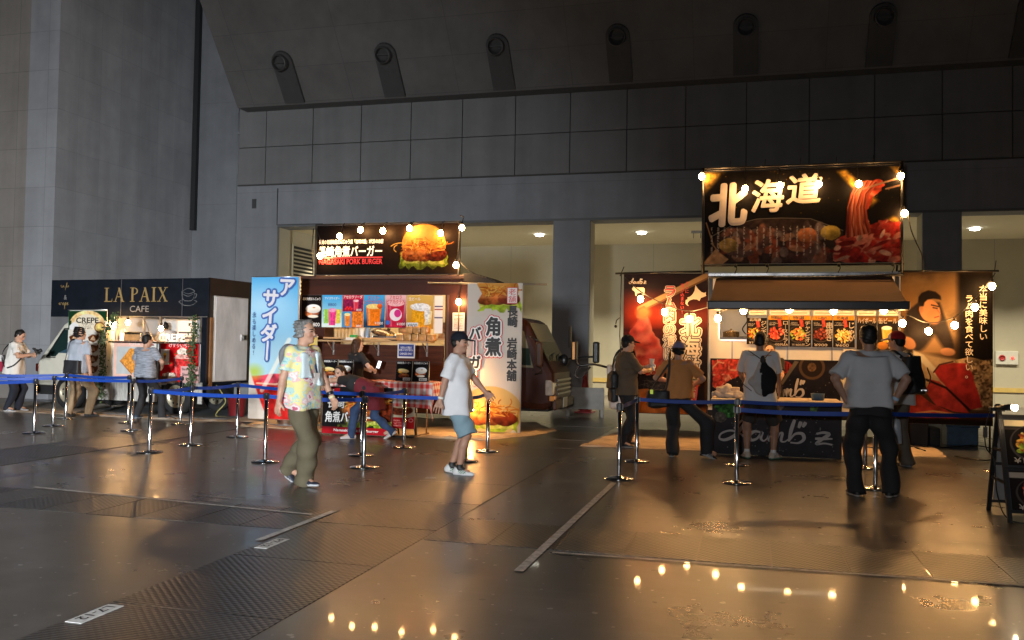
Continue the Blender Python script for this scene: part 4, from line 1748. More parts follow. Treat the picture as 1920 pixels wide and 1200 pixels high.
def serif(root, word, M, h, w, m, off=.005):
    """roman capitals with serifs, built stroke by stroke"""
    b = MB()
    adv = {'L': .72, 'A': .86, 'P': .70, 'I': .42, 'X': .84, ' ': .34}
    tot = sum(adv[c] for c in word)
    k = w / tot
    x = -w / 2
    Mn = np.array(M)

    def quad(pts):
        b.add([Mn[:3, 0] * px + Mn[:3, 1] * (py - h / 2) + Mn[:3, 2] * (off + .0003 * len(b.f)) + Mn[:3, 3] for px, py in pts], [tuple(range(len(pts)))])

    def bar(xa, ya, xb, yb, t):
        dx, dy = xb - xa, yb - ya
        quad([(xa - t / 2, ya), (xa + t / 2, ya), (xb + t / 2, yb), (xb - t / 2, yb)])

    def ser(cx, y, s=.17, up=1):
        quad([(cx - s * k, y), (cx + s * k, y), (cx + s * k, y + up * h * .05), (cx - s * k, y + up * h * .05)])
    T, tn = .15 * k, .06 * k
    for c in word:
        a = adv[c] * k
        c0, c1 = x + .08 * k, x + a - .08 * k
        if c == 'L':
            bar(c0 + .13 * k, 0, c0 + .13 * k, h, T)
            ser(c0 + .13 * k, 0)
            ser(c0 + .13 * k, h, up=-1)
            quad([(c0, 0), (c1, 0), (c1, h * .06), (c0, h * .06)])
            quad([(c1 - .07 * k, 0), (c1, 0), (c1, h * .3)])
        elif c == 'A':
            mx = (c0 + c1) / 2
            bar(c0 + .06 * k, 0, mx, h, tn)
            bar(c1 - .10 * k, 0, mx - .02 * k, h, T)
            quad([(c0 + .15 * k, h * .32), (c1 - .15 * k, h * .32), (c1 - .17 * k, h * .38), (c0 + .17 * k, h * .38)])
            ser(c0 + .06 * k, 0, .12)
            ser(c1 - .10 * k, 0, .14)
        elif c == 'P':
            bar(c0 + .13 * k, 0, c0 + .13 * k, h, T)
            ser(c0 + .13 * k, 0)
            ser(c0 + .06 * k, h, .12, -1)
            n = 12
            for i in range(n):
                a0, a1 = math.pi / 2 - math.pi * i / n, math.pi / 2 - math.pi * (i + 1) / n
                ex, cy = c1 - c0 - .2 * k, h * .74
                f0, f1 = .72 + .28 * abs(math.sin(a0)), .72 + .28 * abs(math.sin(a1))
                P = [(c0 + .2 * k + ex * .55 * 1.8 * math.cos(a0) * q0, cy + h * .26 * math.sin(a0) * q0) for q0 in (1,)] + [(c0 + .2 * k + ex * .99 * math.cos(a1), cy + h * .26 * math.sin(a1))]
                Q = [(c0 + .2 * k + ex * .68 * math.cos(a1), cy + h * .21 * math.sin(a1)), (c0 + .2 * k + ex * .68 * math.cos(a0), cy + h * .21 * math.sin(a0))]
                quad(P + Q)
        elif c == 'I':
            mx = (c0 + c1) / 2
            bar(mx, 0, mx, h, T)
            ser(mx, 0)
            ser(mx, h, up=-1)
        elif c == 'X':
            bar(c1 - .09 * k, 0, c0 + .12 * k, h, T)
            bar(c0 + .08 * k, 0, c1 - .10 * k, h, tn)
            for px, y, u in ((c0 + .08 * k, 0, 1), (c1 - .1 * k, 0, 1), (c0 + .12 * k, h, -1), (c1 - .1 * k, h, -1)):
                ser(px, y, .13, u)
        x += a
    return b.build("lettering", m, root, fix=False)


def garland(root_name, label, pts, n, seed, wid=.10):
    r = np.random.default_rng(seed)
    t = thing(root_name, label, "garland", pts[0])
    P = spline(pts, 12)
    b = mbw(t)
    b.tube([tuple(p) for p in P], .008, 5)
    b.build("stem", mat("vine_stem", (.06, .07, .025), .8, var=.2), t)
    b = mbw(t)
    for _ in range(n):
        p = P[r.integers(0, len(P))] + np.array([r.normal(0, wid * .45), r.normal(-.02, .035), r.normal(0, .05)])
        a, L = r.uniform(0, 6.28), r.uniform(.03, .06)
        d = np.array([math.cos(a), r.uniform(-.5, .1), math.sin(a) - .5])
        d = nrm(d) * L
        s = nrm(np.cross(d, [0, 1, .2])) * L * .42
        nn = np.array([0, -.012, 0])
        b.add([p, p + d * .45 + s + nn, p + d, p + d * .45 - s + nn], [(0, 1, 2, 3)], int(r.integers(0, 3)))
    b.build("leaves", [mat("leaf_a", (.045, .085, .022), .6, var=.3), mat("leaf_b", (.08, .13, .04), .6, var=.3), mat("leaf_c", (.03, .055, .02), .6, var=.3)], t, fix=False)
    return t


LAMB = [[(.10, .62), (.16, .86), (.24, .97), (.25, .80), (.16, .42), (.06, .12), (.0, .10), (.02, .30), (.10, .42)],
        ]


def lambz(root, M, w, h, m, wd, z=True, apos=True):
    """hand-lettered word, drawn with single pen strokes in a w x h box centred on M"""
    L = []
    L.append([(.14, .55), (.19, .80), (.235, .98), (.245, .86), (.20, .55), (.14, .25), (.06, .08), (.01, .14), (.03, .34), (.11, .46), (.19, .36), (.24, .18), (.27, .12)])   # l
    L.append([(.37, .44), (.32, .46), (.275, .30), (.29, .12), (.34, .18), (.385, .44), (.375, .20), (.40, .10), (.43, .20)])                          # a
    L.append([(.43, .20), (.455, .42), (.45, .12), (.485, .40), (.505, .42), (.50, .12), (.535, .40), (.56, .42), (.55, .14), (.58, .10), (.61, .2)])    # m
    L.append([(.665, .98), (.635, .55), (.615, .12)])                                                                                                 # b
    L.append([(.62, .16), (.67, .42), (.73, .44), (.745, .24), (.70, .08), (.63, .08)])
    if apos:
        L.append([(.72, .92), (.70, .66)])
        L.append([(.76, .90), (.735, .70)])
    if z:
        L.append([(.85, .46), (.91, .52), (.955, .46), (.91, .30), (.85, .07), (.92, .10), (.985, .06)])
        L.append([(.84, .27), (.91, .28), (.985, .29)])
    return strokes(root, [[(px - .5, py - .5) for px, py in l] for l in L], M, w, h, wd, m)


# ================================================================ TRUCK A : small white cafe truck
AA = math.radians(-5.06)
A = thing("food_truck", "small white cafe truck with navy sign box reading LA PAIX CAFE", "food truck", (-14.21, 15.92, 0), AA)
MA = Matrix.Translation((-14.21, 15.92, 0)) @ Matrix.Rotation(AA, 4, 'Z')


def apt(x, y, z):
    return tuple(MA @ Vector((x, y, z)))


CREAMP = mat("cream_paint", (.62, .60, .50), .35, var=.05, coat=.4)
NAVYP = mat("navy_board", (.008, .010, .015), .5, spec=.12, var=.25, scale=3)
BRNP = mat("dark_brown_panel", (.030, .014, .009), .45, var=.2, scale=2)
b = MB()
b.box(-.5, 3.64, .02, 1.47, 2.012, 2.79)
b.box(3.50, 3.64, .0, .12, .68, 2.01)
b.box(1.2, 3.64, 1.40, 1.47, .68, 2.01, 1)
b.box(1.2, 1.26, .02, 1.40, .68, 2.01, 1)
b.box(1.2, 3.64, .02, 1.40, .62, .68)
b.build("box_body", [NAVYP, mat("truck_inner_white", (.62, .62, .60), .5, var=.05)], A, bevel=.006)
b = MB()
b.box(3.644, 3.665, .0, 1.47, .68, 2.81)
b.build("rear_wall", BRNP, A)
b = MB()
b.box(3.668, 3.70, .16, 1.24, .69, 2.45, 0)
b.box(3.70, 3.715, .18, 1.22, .71, 2.43, 1)
dr = b.build("rear_door", [mat("door_trim", (.55, .5, .44), .5, var=.1), mat("scuffed_steel", (.74, .71, .71), .36, metal=.2, var=.25, scale=2.2, bump=.12, bscale=3, stretch=(1, 1, .4))], A)
b = MB()
b.box(3.716, 3.74, 1.0, 1.17, 1.54, 1.67, 0)
b.box(3.741, 3.75, 1.06, 1.15, 1.56, 1.65, 1)
b.build("handle", [ALU, BLK], dr)
b = MB()
b.box(3.668, 3.70, .05, .13, .60, 2.0)
b.build("door_post", mat("orange_brown_wood", (.25, .11, .04), .6, var=.2), A)
b = MB()
b.box(-.52, 3.68, -.02, .016, 2.0, 2.80)
b.build("sign_panel", mat("navy_sign", (.009, .012, .018), .55, spec=.1, var=.25, scale=4), A, bevel=.004)
b = MB()
for x in (1.42, 3.02):
    b.box(x, x + .012, -.026, -.021, 2.02, 2.79)
b.box(1.3, 3.66, -.03, -.021, 2.0, 2.02)
b.build("sign_seam", ALU, A)
serif(A, "LA PAIX", pl(1.83, -.03, 2.47), .30, 1.72, GOLD)
text(A, "CAFE", pl(1.93, -.03, 2.17), .50, .13, GREYI, bold=.0)
strokes(A, [[(-.45, .2), (-.5, .35), (-.42, .4)], [(-.45, .2), (-.35, .2), (-.3, .35), (-.22, .2), (-.18, .22)], [(-.1, -.1), (.0, .5), (.05, .6), (.0, .2), (.05, .2)], [(.1, .25), (.18, .35), (.12, .2), (.25, .25)]], pl(-.08, -.03, 2.60), .32, .22, .016, GOLD)
text(A, "&", pl(-.1, -.03, 2.42), .08, .1, GREYI)
strokes(A, [[(-.45, .35), (-.52, .25), (-.42, .15)], [(-.38, .15), (-.36, .35), (-.3, .33)], [(-.25, .25), (-.15, .35), (-.2, .15), (-.1, .2)], [(-.03, .35), (-.06, -.25)], [(-.04, .3), (.06, .35), (.03, .15), (-.03, .15)], [(.12, .25), (.22, .35), (.16, .15), (.3, .2)]], pl(-.1, -.03, 2.22), .34, .24, .016, GOLD)
cg = [[(.12, .75), (.5, .9), (.88, .75), (.5, .62), (.12, .75)], [(.12, .75), (.16, .45), (.3, .28), (.7, .28), (.84, .45), (.88, .75)], [(.86, .62), (1.0, .6), (.95, .42), (.82, .42)], [(-.05, .22), (.2, .06), (.5, .02), (.8, .06), (1.05, .22)], [(.2, .6), (.5, .5), (.8, .6)], [(-.05, .22), (.15, .3)], [(1.05, .22), (.85, .3)]]
strokes(A, [[(x - .5, y - .5) for x, y in l] for l in cg], pl(3.18, -.032, 2.43), .42, .40, .014, mat("chalk_ink", (.12, .125, .13), .6, var=0))
# cab
prof = [(-.90, .50), (-.92, .92), (-.86, 1.06), (-.18, 1.83), (-.05, 1.90), (1.18, 1.95), (1.18, .50)]
b = MB()
b.prism(prof, .02, 1.42)
b.build("cab", CREAMP, A, bevel=.035)
b = MB()
b.prism([(-.62, 1.13), (-.12, 1.71), (.55, 1.74), (.55, 1.22), (-.28, 1.22), (-.38, 1.13)], .0, .012)
b.build("side_window", mat("dark_glass", (.012, .03, .028), .08, var=0, spec=.8), A)
b = MB()
b.prism([(-.655, 1.10), (-.14, 1.75), (.58, 1.78), (.58, 1.745), (-.12, 1.715), (-.615, 1.12), (-.38, 1.12), (-.37, 1.10)], -.006, .008)
b.prism([(-.3, 1.21), (-.05, 1.30), (.35, 1.30), (.35, 1.21)], -.003, -.0005, 1)
b.build("window_seal", [BLK, mat("dash_blue", (.03, .07, .10), .4, var=.3)], A)
b = MB()
b.prism([(-.80, 1.13), (-.22, 1.79), (-.24, 1.80), (-.82, 1.14)], .1, 1.34)
b.build("windscreen", MATS["dark_glass"], A)
b = MB()
b.box(-.86, -.30, .0, 1.42, .30, .50)
b.box(-.95, -.86, .02, 1.40, .30, .62)
b.build("bumper", mat("bumper_black", (.02, .02, .021), .6, var=.1), A, bevel=.03)
b = MB()
b.box(-.925, -.87, -.004, .02, .80, .97)
b.build("side_marker", mat("marker_red", (.35, .03, .02), .3, var=0), A, bevel=.006)
b = MB()
b.box(-.6, .58, -.004, .0195, .66, .672)
b.box(.575, .587, -.004, .0195, .66, 1.8)
b.build("door_gap", mat("dark_gap", (.02, .021, .023), .8, var=0), A)
wheel(A, (.0, .10, .37), .37, rim=(.55, .50, .36))
wheel(A, (2.90, .10, .37), .37, rim=(.55, .50, .36))
wheel(A, (.0, 1.35, .37), .37, rim=(.55, .50, .36))
wheel(A, (2.90, 1.35, .37), .37, rim=(.55, .50, .36))
b = MB()
b.box(.5, 3.6, .3, 1.3, .34, .60)
b.cyl((1.9, .3, .36), (2.5, .3, .36), .17, n=16)
b.build("chassis", mat("chassis_black", (.015, .015, .015), .7, var=.1), A)
# white plank skirt with a wheel arch
b = MB()
x = .55
PLK = [mat("plank_white_%d" % i, c, .7, var=.35, scale=5, stretch=(6, 1, 1.2)) for i, c in enumerate(((.50, .49, .45), (.43, .42, .39), (.55, .53, .48)))]
i = 0
while x < 3.50:
    w = .104
    lo = .24
    d = abs(x + w / 2 - 2.90)
    if d < .52:
        lo = .37 + math.sqrt(max(.52 ** 2 - d ** 2, 0)) * .62
    if lo < .60:
        b.box(x, x + w - .005, -.012, .012, lo, .672, i % 3)
    x += w
    i += 1
b.box(.55, 3.5, .013, .018, .60, .672, 0)
b.build("plank_skirt", PLK, A)
b = MB()
b.box(1.25, 3.50, -.16, .25, 1.455, 1.49)
b.box(1.25, 3.50, .0, .018, .68, 1.45, 1)
b.build("counter", [STEEL, mat("truck_inner_white", (.62, .62, .60), .5, var=.05)], A)
b = MB()
for x in (1.28, 2.02, 2.44, 3.48):
    b = MB()
    b.box(x, x + .035, -.015, .03, 1.49, 2.0)
    b.build("window_post", ALU, A)
for p_, q_ in (((2.12, -.1, 1.98), (2.40, -.12, 1.50)), ((2.62, -.05, 1.98), (2.50, -.1, 1.5))):
    b = MB()
    b.bar(p_, q_, .014)
    b.build("window_strut", ALU, A)
b = MB()
b.box(2.46, 2.52, -.02, .0, .70, 1.49)
b.box(2.1, 2.40, -.018, .0, .72, 1.49)
b.build("front_trim", mat("dark_trim", (.04, .03, .03), .5, var=.1), A)
# things inside the cafe truck
t = thing("crepe_griddle", "shiny steel griddle case on the cafe truck counter", "griddle", apt(1.78, .05, 1.49), AA)
b = MB()
b.box(-.22, .22, -.1, .15, 0, .18)
b.box(-.25, .25, -.12, .17, .18, .2, 0)
b.build("griddle", STEEL, t, bevel=.012)
b = MB()
b.box(-.2, .2, -.104, -.1, .02, .15)
b.build("glass_front", mat("warm_glass", (.3, .2, .1), .1, var=.3), t)
t = thing("squeeze_bottle", "white squeeze bottles standing together at the left end of the cafe counter", "bottles", apt(1.42, .08, 1.49), AA)
b = MB()
for dx, h in ((-.05, .15), (.03, .17), (.09, .13)):
    b.lathe([(.032, 0), (.034, .02), (.034, h), (.012, h + .03), (.006, h + .08), (.0, h + .081)], (dx, 0, 0), 12)
b.build("bottle", mat("bottle_white", (.7, .7, .68), .35, var=0), t)
t = thing("equipment_rack", "white tall kitchen cabinet with dark shelf slots inside the cafe truck", "cabinet", apt(2.32, .95, .7), AA)
b = MB()
b.box(-.24, .28, 0, .4, 0, 1.26)
for z in (.86, .98):
    b.box(-.2, .26, -.004, 0, z, z + .035, 1)
b.build("cabinet", [mat("appliance_white", (.72, .72, .74), .4, var=.05), mat("slot_purple", (.05, .03, .06), .5, var=0)], t)
t = thing("fridge", "grey steel fridge door inside the cafe truck behind the CREPE letters", "fridge", apt(3.12, .95, .7), AA)
b = MB()
b.box(-.30, .30, 0, .4, 0, 1.12)
b.build("fridge", mat("fridge_grey", (.42, .45, .47), .3, metal=.3, var=.1), t, bevel=.05)
t = thing("tray", "red and green tray on top of the grey fridge", "tray", apt(3.16, .95, 1.83), AA)
b = MB()
b.box(-.14, .14, -.02, .25, 0, .035)
b.box(.02, .13, .0, .2, .036, .075, 1)
b.build("tray", [mat("tray_red", (.5, .03, .05), .4, var=.1), mat("tray_green", (.2, .5, .05), .4, var=.1)], t, bevel=.008)
t = thing("letter_sign", "standing illuminated white letters CREPE on the cafe counter", "sign", apt(2.84, -.08, 1.492), AA)
text(t, "CREPE", pl(0, 0, .085), .66, .16, mat("lit_letters", (.85, .8, .72), .4, var=0, emit=(1, .86, .66), est=.8), bold=.035)
b = MB()
b.box(-.34, .34, -.02, .02, 0, .012)
b.build("base", WHT, t)
# printed boards on the cafe truck
def aposter(name, label, cat, x0, x1, z0, z1, y, pic=None, back=None, th=.015, group=None):
    t, at, w, h = poster(name, label, cat, 0, x1 - x0, z0, z1, 0, None, back, group, th)
    t.location = apt((x0 + x1) / 2, y, z0)
    t.rotation_euler = (0, 0, AA)
    if pic is not None:
        pic.place(t, pl(0, -.003, h / 2), w - .004, h - .004)
    return t, at, w, h


p = Pic(.73, 190, (222, 216, 204))
p.rect(0, .73, .84, 1, (22, 56, 32))
p.ell(.36, .78, .34, .215, (228, 188, 130), shade=.2, nz=.3)
p.ell(.36, .74, .27, .20, (236, 222, 196))
p.rect(.0, .06, .6, .84, (22, 56, 32))
p.rect(0, .73, 0, .70, (222, 216, 204))
p.ell(.60, .74, .10, .082, (120, 66, 34))
p.ell(.60, .74, .082, .066, (222, 190, 110), nz=.4)
p.poly([(.02, .70), (.2, .70), (.2, .78), (.1, .82), (.02, .76)], (232, 230, 228))
p.lines_of_print(.25, .52, .71, .80, 6, (60, 50, 44), 1)
p.line([(.02, .995), (.73, .995)], .012, (230, 228, 220))
for r_ in range(4):
    for c_ in range(2):
        x_, y_ = .13 + c_ * .36, .58 - r_ * .158
        p.rect(x_ - .10, x_ + .11, y_ - .06, y_ + .055, (206, 198, 184))
        p.poly([(x_ - .11, y_ + .01), (x_ - .02, y_ + .055), (x_ + .06, y_ + .04), (x_ + .09, y_ + .065), (x_ + .10, y_ + .02), (x_ + .075, y_ - .03), (x_ + .0, y_ - .068), (x_ - .08, y_ - .045)], (112, 62, 34), nz=.5, seed=r_)
        p.poly([(x_ - .06, y_ - .03), (x_ - .01, y_ + .035), (x_ + .03, y_ - .0), (x_ + .035, y_ - .04)], (226, 196, 160), nz=.5)
        for k in range(4):
            p.line([(x_ - .04 + k * .02, y_ - .03), (x_ - .015 + k * .014, y_ + .02)], .006, (150, 90, 50))
        p.lines_of_print(x_ + .125, x_ + .21, y_ - .035, y_ + .03, 3, (90, 84, 76), r_ * 2 + c_, a=.6)
t, at, w, h = aposter("menu_board", "tall white crepe menu board with a green top hung on the cafe truck", "menu board", .10, 1.16, .73, 2.14, -.12, p)
text(t, "CREPE", at(.50, .845), .62, .12, BLKI, bold=.03)
b = MB()
b.cyl((-.54, -.01, 1.415), (.54, -.01, 1.415), .012, n=8)
b.build("top_rail", ALU, t)
p = Pic(1.42, 100, (236, 190, 172))
p.rect(.10, 1.36, .08, .84, (190, 194, 192))
p.poly([(.22, .44), (.55, .80), (.95, .74), (1.15, .55), (.62, .08)], (226, 150, 66), nz=.35)
p.line([(.22, .44), (.62, .08)], .02, (160, 86, 34))
p.mul(.06)
t, at, w, h = aposter("poster", "pink poster with a folded crepe on the cafe truck counter front", "poster", 1.30, 2.42, .74, 1.50, -.045, p)
text(t, "CHIR", at(.5, .92), .3, .07, WHT)
t, at, w, h = aposter("notice", "small white notice half hidden behind the man in the heather tee", "notice", 2.16, 2.44, 1.05, 1.50, -.068, Pic(.6, 60, (226, 222, 214)).lines_of_print(.08, .5, .1, .85, 7, (90, 80, 76), 4).rect(.1, .45, .82, .86, (170, 30, 34)))
p = Pic(1.22, 130, (206, 26, 30))
p.mul(.2, 5)
for x_, y_, r_ in ((1.0, .80, .13), (.50, .66, .06), (1.0, .38, .15), (.32, .4, .07), (1.12, .6, .09)):
    p.ell(x_, y_, r_, r_ * 1.05, (214, 40, 40), shade=.4, nz=.2)
    p.line([(x_ - r_ * .4, y_ + r_ * .9), (x_ + r_ * .5, y_ + r_ * .95)], .025, (70, 110, 40))
p.poly([(.55, .12), (.86, .12), (.94, .60), (.46, .60)], (222, 60, 58), nz=.5)
p.poly([(.50, .12), (.56, .12), (.50, .58), (.44, .58)], (250, 190, 190), a=.5)
p.line([(.45, .60), (.95, .60)], .025, (250, 200, 196))
p.ell(.70, .74, .16, .13, (246, 226, 206), nz=.35, wob=.3)
p.ell(.68, .64, .2, .06, (236, 170, 156), nz=.5)
p.rect(.16, .46, .03, .16, (86, 52, 30))
p.ell(.31, .18, .13, .06, (232, 214, 190), nz=.6)
t, at, w, h = aposter("poster", "red strawberry shaved ice poster on the cafe truck", "poster", 2.53, 3.50, .67, 1.49, -.05, p)
text(t, "けずりいちご", at(.52, .92), .56, .085, WHT, bold=.012)
t2, at2, w2, h2 = aposter("notice", "pale pink note with an ice cream cone stuck on the red poster", "notice", 2.56, 2.78, 1.02, 1.34, -.075, Pic(.7, 50, (236, 214, 200)).rect(.1, .6, .25, .85, (206, 214, 204)).ell(.35, .66, .13, .12, (240, 190, 50)).poly([(.23, .6), (.47, .6), (.38, .32), (.32, .32)], (170, 90, 44)), th=.003)
t2, at2, w2, h2 = aposter("notice", "pink note reading Strawberry Shaved Ice on the red poster", "notice", 3.08, 3.53, .66, 1.0, -.078, None, mat("pink_card", (.72, .42, .40), .6, var=.05), th=.004)
for i, s_ in enumerate(("Strawberry", "Shaved Ice", "¥700")):
    text(t2, s_, at2(.5, .80 - .29 * i), (.38, .35, .18)[i], .062, BLKI, bold=.008)
t = thing("crepe_display", "small wooden box of crepe samples at the foot of the red poster", "box", apt(2.86, -.16, .66), AA)
b = MB()
b.box(-.15, .15, -.07, .07, 0, .13)
b.build("box", mat("box_brown", (.10, .05, .025), .6, var=.2), t)
b = MB()
for k in range(14):
    b.sph((rnd.uniform(-.12, .12), rnd.uniform(-.05, .05), .14 + rnd.uniform(0, .05)), .03, 8)
b.build("samples", mat("sample_cream", (.7, .6, .48), .7, var=.2), t)
b = MB()
b.box(-.3, .12, -.05, .05, -.012, -.002)
b.build("shelf", ALU, t)
garland("ivy_garland", "ivy garland hanging down beside the crepe menu board", [apt(1.48, -.2, 2.0), apt(1.40, -.22, 1.86), apt(1.22, -.24, 1.6), apt(1.22, -.26, 1.2), apt(1.27, -.26, .8), apt(1.12, -.2, .58), apt(1.16, -.2, .34)], 520, 3)
garland("ivy_garland", "ivy garland hanging down the dark rear corner of the cafe truck", [apt(3.42, -.12, 2.0), apt(3.48, -.14, 1.7), apt(3.44, -.2, 1.3), apt(3.50, -.2, .9), apt(3.42, -.18, .60)], 420, 8)
for nm, px, py in (("bare bulb hanging at the right edge of the crepe menu board", 210, 608), ("bare bulb glowing over the crepe griddle", 240, 605), ("bare bulb glowing above the CREPE letters", 302, 616)):
    q = Vector(ray(px, py)).normalized()
    n_ = Vector((math.sin(AA), -math.cos(AA), 0))
    o_ = Vector(apt(0, -.10, 0))
    P0 = Vector(CP) + q * ((o_ - Vector(CP)).dot(n_) / q.dot(n_))
    t = thing("hanging_bulb", nm, "light bulb", tuple(P0), 0, "bulbs hanging at the cafe truck")
    bulb(t, tuple(P0))
    b = mbw(t)
    ztop = 1.99
    b.tube([P0 + Vector((0, 0, .09)), Vector((P0.x, P0.y, ztop + .03))], .006, 5)
    b.build("cord", CABLE, t)
x_, y_, _ = G(459, 780)
t = thing("bucket", "dark red plastic bucket under the rear of the cafe truck", "bucket", (x_, y_ - .3, 0))
b = MB()
b.lathe([(.14, 0), (.145, .02), (.19, .40), (.205, .41), (.205, .43), (.18, .43), (.14, .03), (.0, .03)], n=24)
b.build("bucket", mat("bucket_red", (.16, .012, .015), .4, var=.1), t)
t = thing("storage_crate", "grey plastic crate on the floor behind the red bucket", "crate", (x_ - .15, y_ + .35, 0))
b = MB()
b.box(-.35, .45, 0, .5, .0, .62)
b.box(-.38, .48, -.03, .53, .56, .64)
b.build("crate", mat("crate_grey", (.16, .17, .17), .6, var=.15), t, bevel=.02)
t = thing("hose", "thin yellow hose drooping behind the cafe truck rear", "hose", apt(3.9, .2, .0), AA)
b = MB()
b.tube([tuple(v) for v in spline([(-.15, 0, .62), (.05, -.1, .50), (.18, -.12, .30), (.05, -.2, .1), (.12, -.3, .02), (.4, -.3, .015)], 8)], .012, 6)
b.build("hose", mat("hose_yellow", (.35, .32, .10), .5, var=.1), t)
# ================================================================ TRUCK B : brown burger truck
BY = 15.0
B = thing("food_truck", "dark brown burger truck with a black burger signboard on its roof", "food truck", (-5.6, BY, 0))
BRN = mat("brown_paint", (.042, .014, .0095), .45, var=.12, scale=2, spec=.2)
BRNM = mat("brown_matt", (.040, .017, .010), .5, var=.2, scale=3)
WDP = mat("dark_wood_panel", (.060, .019, .010), .55, spec=.15, var=.4, scale=2.5, stretch=(.6, 6, 9))
b = mbw(B)
b.box(-8.16, -7.66, BY, BY + .05, .42, 2.70)
b.box(-5.27, -4.72, BY, BY + .05, .42, 2.70)
b.box(-7.66, -5.27, BY, BY + .05, 2.42, 2.70)
b.box(-8.16, -8.11, BY + .05, BY + 1.7, .42, 2.70)
b.box(-4.77, -4.72, BY + .05, BY + 1.7, .42, 2.70)
b.box(-8.11, -4.77, BY + 1.65, BY + 1.7, .42, 2.70)
b.box(-8.11, -4.77, BY + .05, BY + 1.65, .42, .48)
b.build("box_body", BRN, B)
b = mbw(B)
b.box(-8.20, -4.68, BY - .06, BY + 1.74, 2.703, 2.78)
b.build("roof", BRNM, B, bevel=.015)
b = mbw(B)
b.box(-8.1, -4.78, BY + 1.60, BY + 1.645, .5, 2.66)
b.box(-8.1, -4.78, BY + .06, BY + 1.59, 2.60, 2.66)
b.build("inner_lining", mat("cream_lining", (.60, .50, .34), .5, var=.1), B)
b = mbw(B)
b.box(-7.64, -5.29, BY - .03, BY + .02, .27, 1.50)
for k in range(4):
    b.box(-7.64, -5.29, BY - .034, BY - .0305, .28 + k * .305, .285 + k * .305, 1)
b.build("wood_panel", [WDP, mat("dark_gap", (.02, .021, .023), .8, var=0)], B)
b = mbw(B)
b.box(-7.86, -5.45, BY - .33, BY - .04, 1.545, 1.575)
b.box(-7.66, -5.27, BY - .035, BY + .35, 1.60, 1.63)
b.build("counter", WOOD, B)
b = mbw(B)
for x in (-7.45, -6.55, -5.6):
    b.box(x, x + .025, BY - .06, BY - .035, 1.30, 1.545)
    b.bar((x + .012, BY - .3, 1.54), (x + .012, BY - .05, 1.36), .014)
b.build("shelf_bracket", ALU, B)
b = mbw(B)
b.box(-5.24, -5.20, BY - .02, BY - .001, .45, 2.42)
b.box(-4.80, -4.76, BY - .02, BY - .001, .45, 2.60)
b.cyl((-5.0, BY - .04, .5), (-5.0, BY - .04, 2.4), .012, n=8)
b.build("corner_trim", mat("brown_trim", (.07, .035, .02), .35, var=.1), B)
b = mbw(B)
b.box(-8.0, -3.4, BY + .25, BY + 1.4, .36, .42)
b.build("chassis", mat("chassis_black", (.015, .015, .015), .7, var=.1), B)
# cab faces right; front at X -3.28
X0, XF = -4.68, -3.30
prof = [(X0, .48), (X0, 2.02), (-3.92, 2.03), (-3.76, 1.98), (-3.36, 1.20), (-3.27, 1.05), (-3.25, .45), (-3.45, .40)]
b = mbw(B)
b.prism(prof, BY + .02, BY + 1.62)
b.build("cab", BRN, B, bevel=.11)
b = mbw(B)
b.prism([(-4.5, 1.16), (-4.5, 1.80), (-3.92, 1.84), (-3.80, 1.78), (-3.62, 1.14)], BY + .005, BY + .019)
b.prism([(-4.46, 1.20), (-4.46, 1.50), (-3.70, 1.48), (-3.66, 1.18)], BY + .003, BY + .0049, 1)
b.build("side_window", [mat("pale_glass_sheen", (.19, .195, .14), .08, var=.1, spec=.7), mat("dark_glass", (.012, .03, .028), .08, var=0, spec=.8)], B)
b = mbw(B)
nx, nz = .78, .40
off = .012


def ws(t, y):
    p = (-3.74 + (.36) * t, y, 1.93 - .68 * t)
    return (p[0] + off * .9, p[1], p[2] + off * .45)


b.add([ws(0, BY + .12), ws(0, BY + 1.52), ws(1, BY + 1.54), ws(1, BY + .08)], [(0, 1, 2, 3)], 0)
off = .016
b.add([ws(.50, BY + .14), ws(.50, BY + 1.5), ws(.97, BY + 1.5), ws(.97, BY + .1)], [(0, 1, 2, 3)], 1)
b.build("windscreen", [MATS["pale_glass_sheen"], MATS["dark_glass"]], B, fix=False)  # pale upper part paints an olive reflection into the glass colour
b = mbw(B)
for y in (.3, .85):
    off = .035
    b.tube([ws(1.0, BY + y), ws(.86, BY + y + .2), ws(.80, BY + y + .55)], .010, 6)
b.build("wiper", BLK, B)
b = mbw(B)
b.prism([(-3.40, .66), (-3.40, .93), (-3.31, .93), (-3.262, .88), (-3.262, .66)], BY - .005, BY + .30)
hl_ = b.build("headlight", mat("lamp_clear", (.55, .52, .48), .12, var=.25, scale=9, metal=.5), B, bevel=.02)
b = mbw(B)
b.box(-3.33, -3.245, BY + .02, BY + .22, .56, .65)
b.build("indicator", mat("lamp_amber", (.6, .28, .08), .2, var=.1), B, bevel=.015)
b = mbw(B)
for z in (.66, .74, .82, .90):
    b.box(-3.27, -3.238, BY + .34, BY + 1.50, z, z + .035)
b.build("grille", mat("grille_dark", (.04, .032, .028), .3, var=.1), B)
b = mbw(B)
b.box(-3.28, -3.205, BY + .02, BY + 1.62, .40, .585)
b.build("bumper", BRNM, B, bevel=.03)
b = mbw(B)
b.box(-3.204, -3.195, BY + .62, BY + .98, .42, .60)
b.build("number_plate", mat("plate_pale", (.45, .44, .36), .4, var=.15, scale=20), B)
b = mbw(B)
b.box(-3.56, -3.44, BY - .14, BY - .02, 1.16, 1.60)
b.build("mirror", BRNM, B, bevel=.04)
b = mbw(B)
b.tube([(-3.50, BY - .08, 1.60), (-3.65, BY - .05, 1.68), (-3.78, BY + .1, 1.70)], .014, 6)
b.tube([(-3.50, BY - .08, 1.16), (-3.46, BY - .05, 1.06), (-3.6, BY + .04, 1.02)], .016, 6)
b.build("mirror_arm", BLK, B)
b = mbw(B)
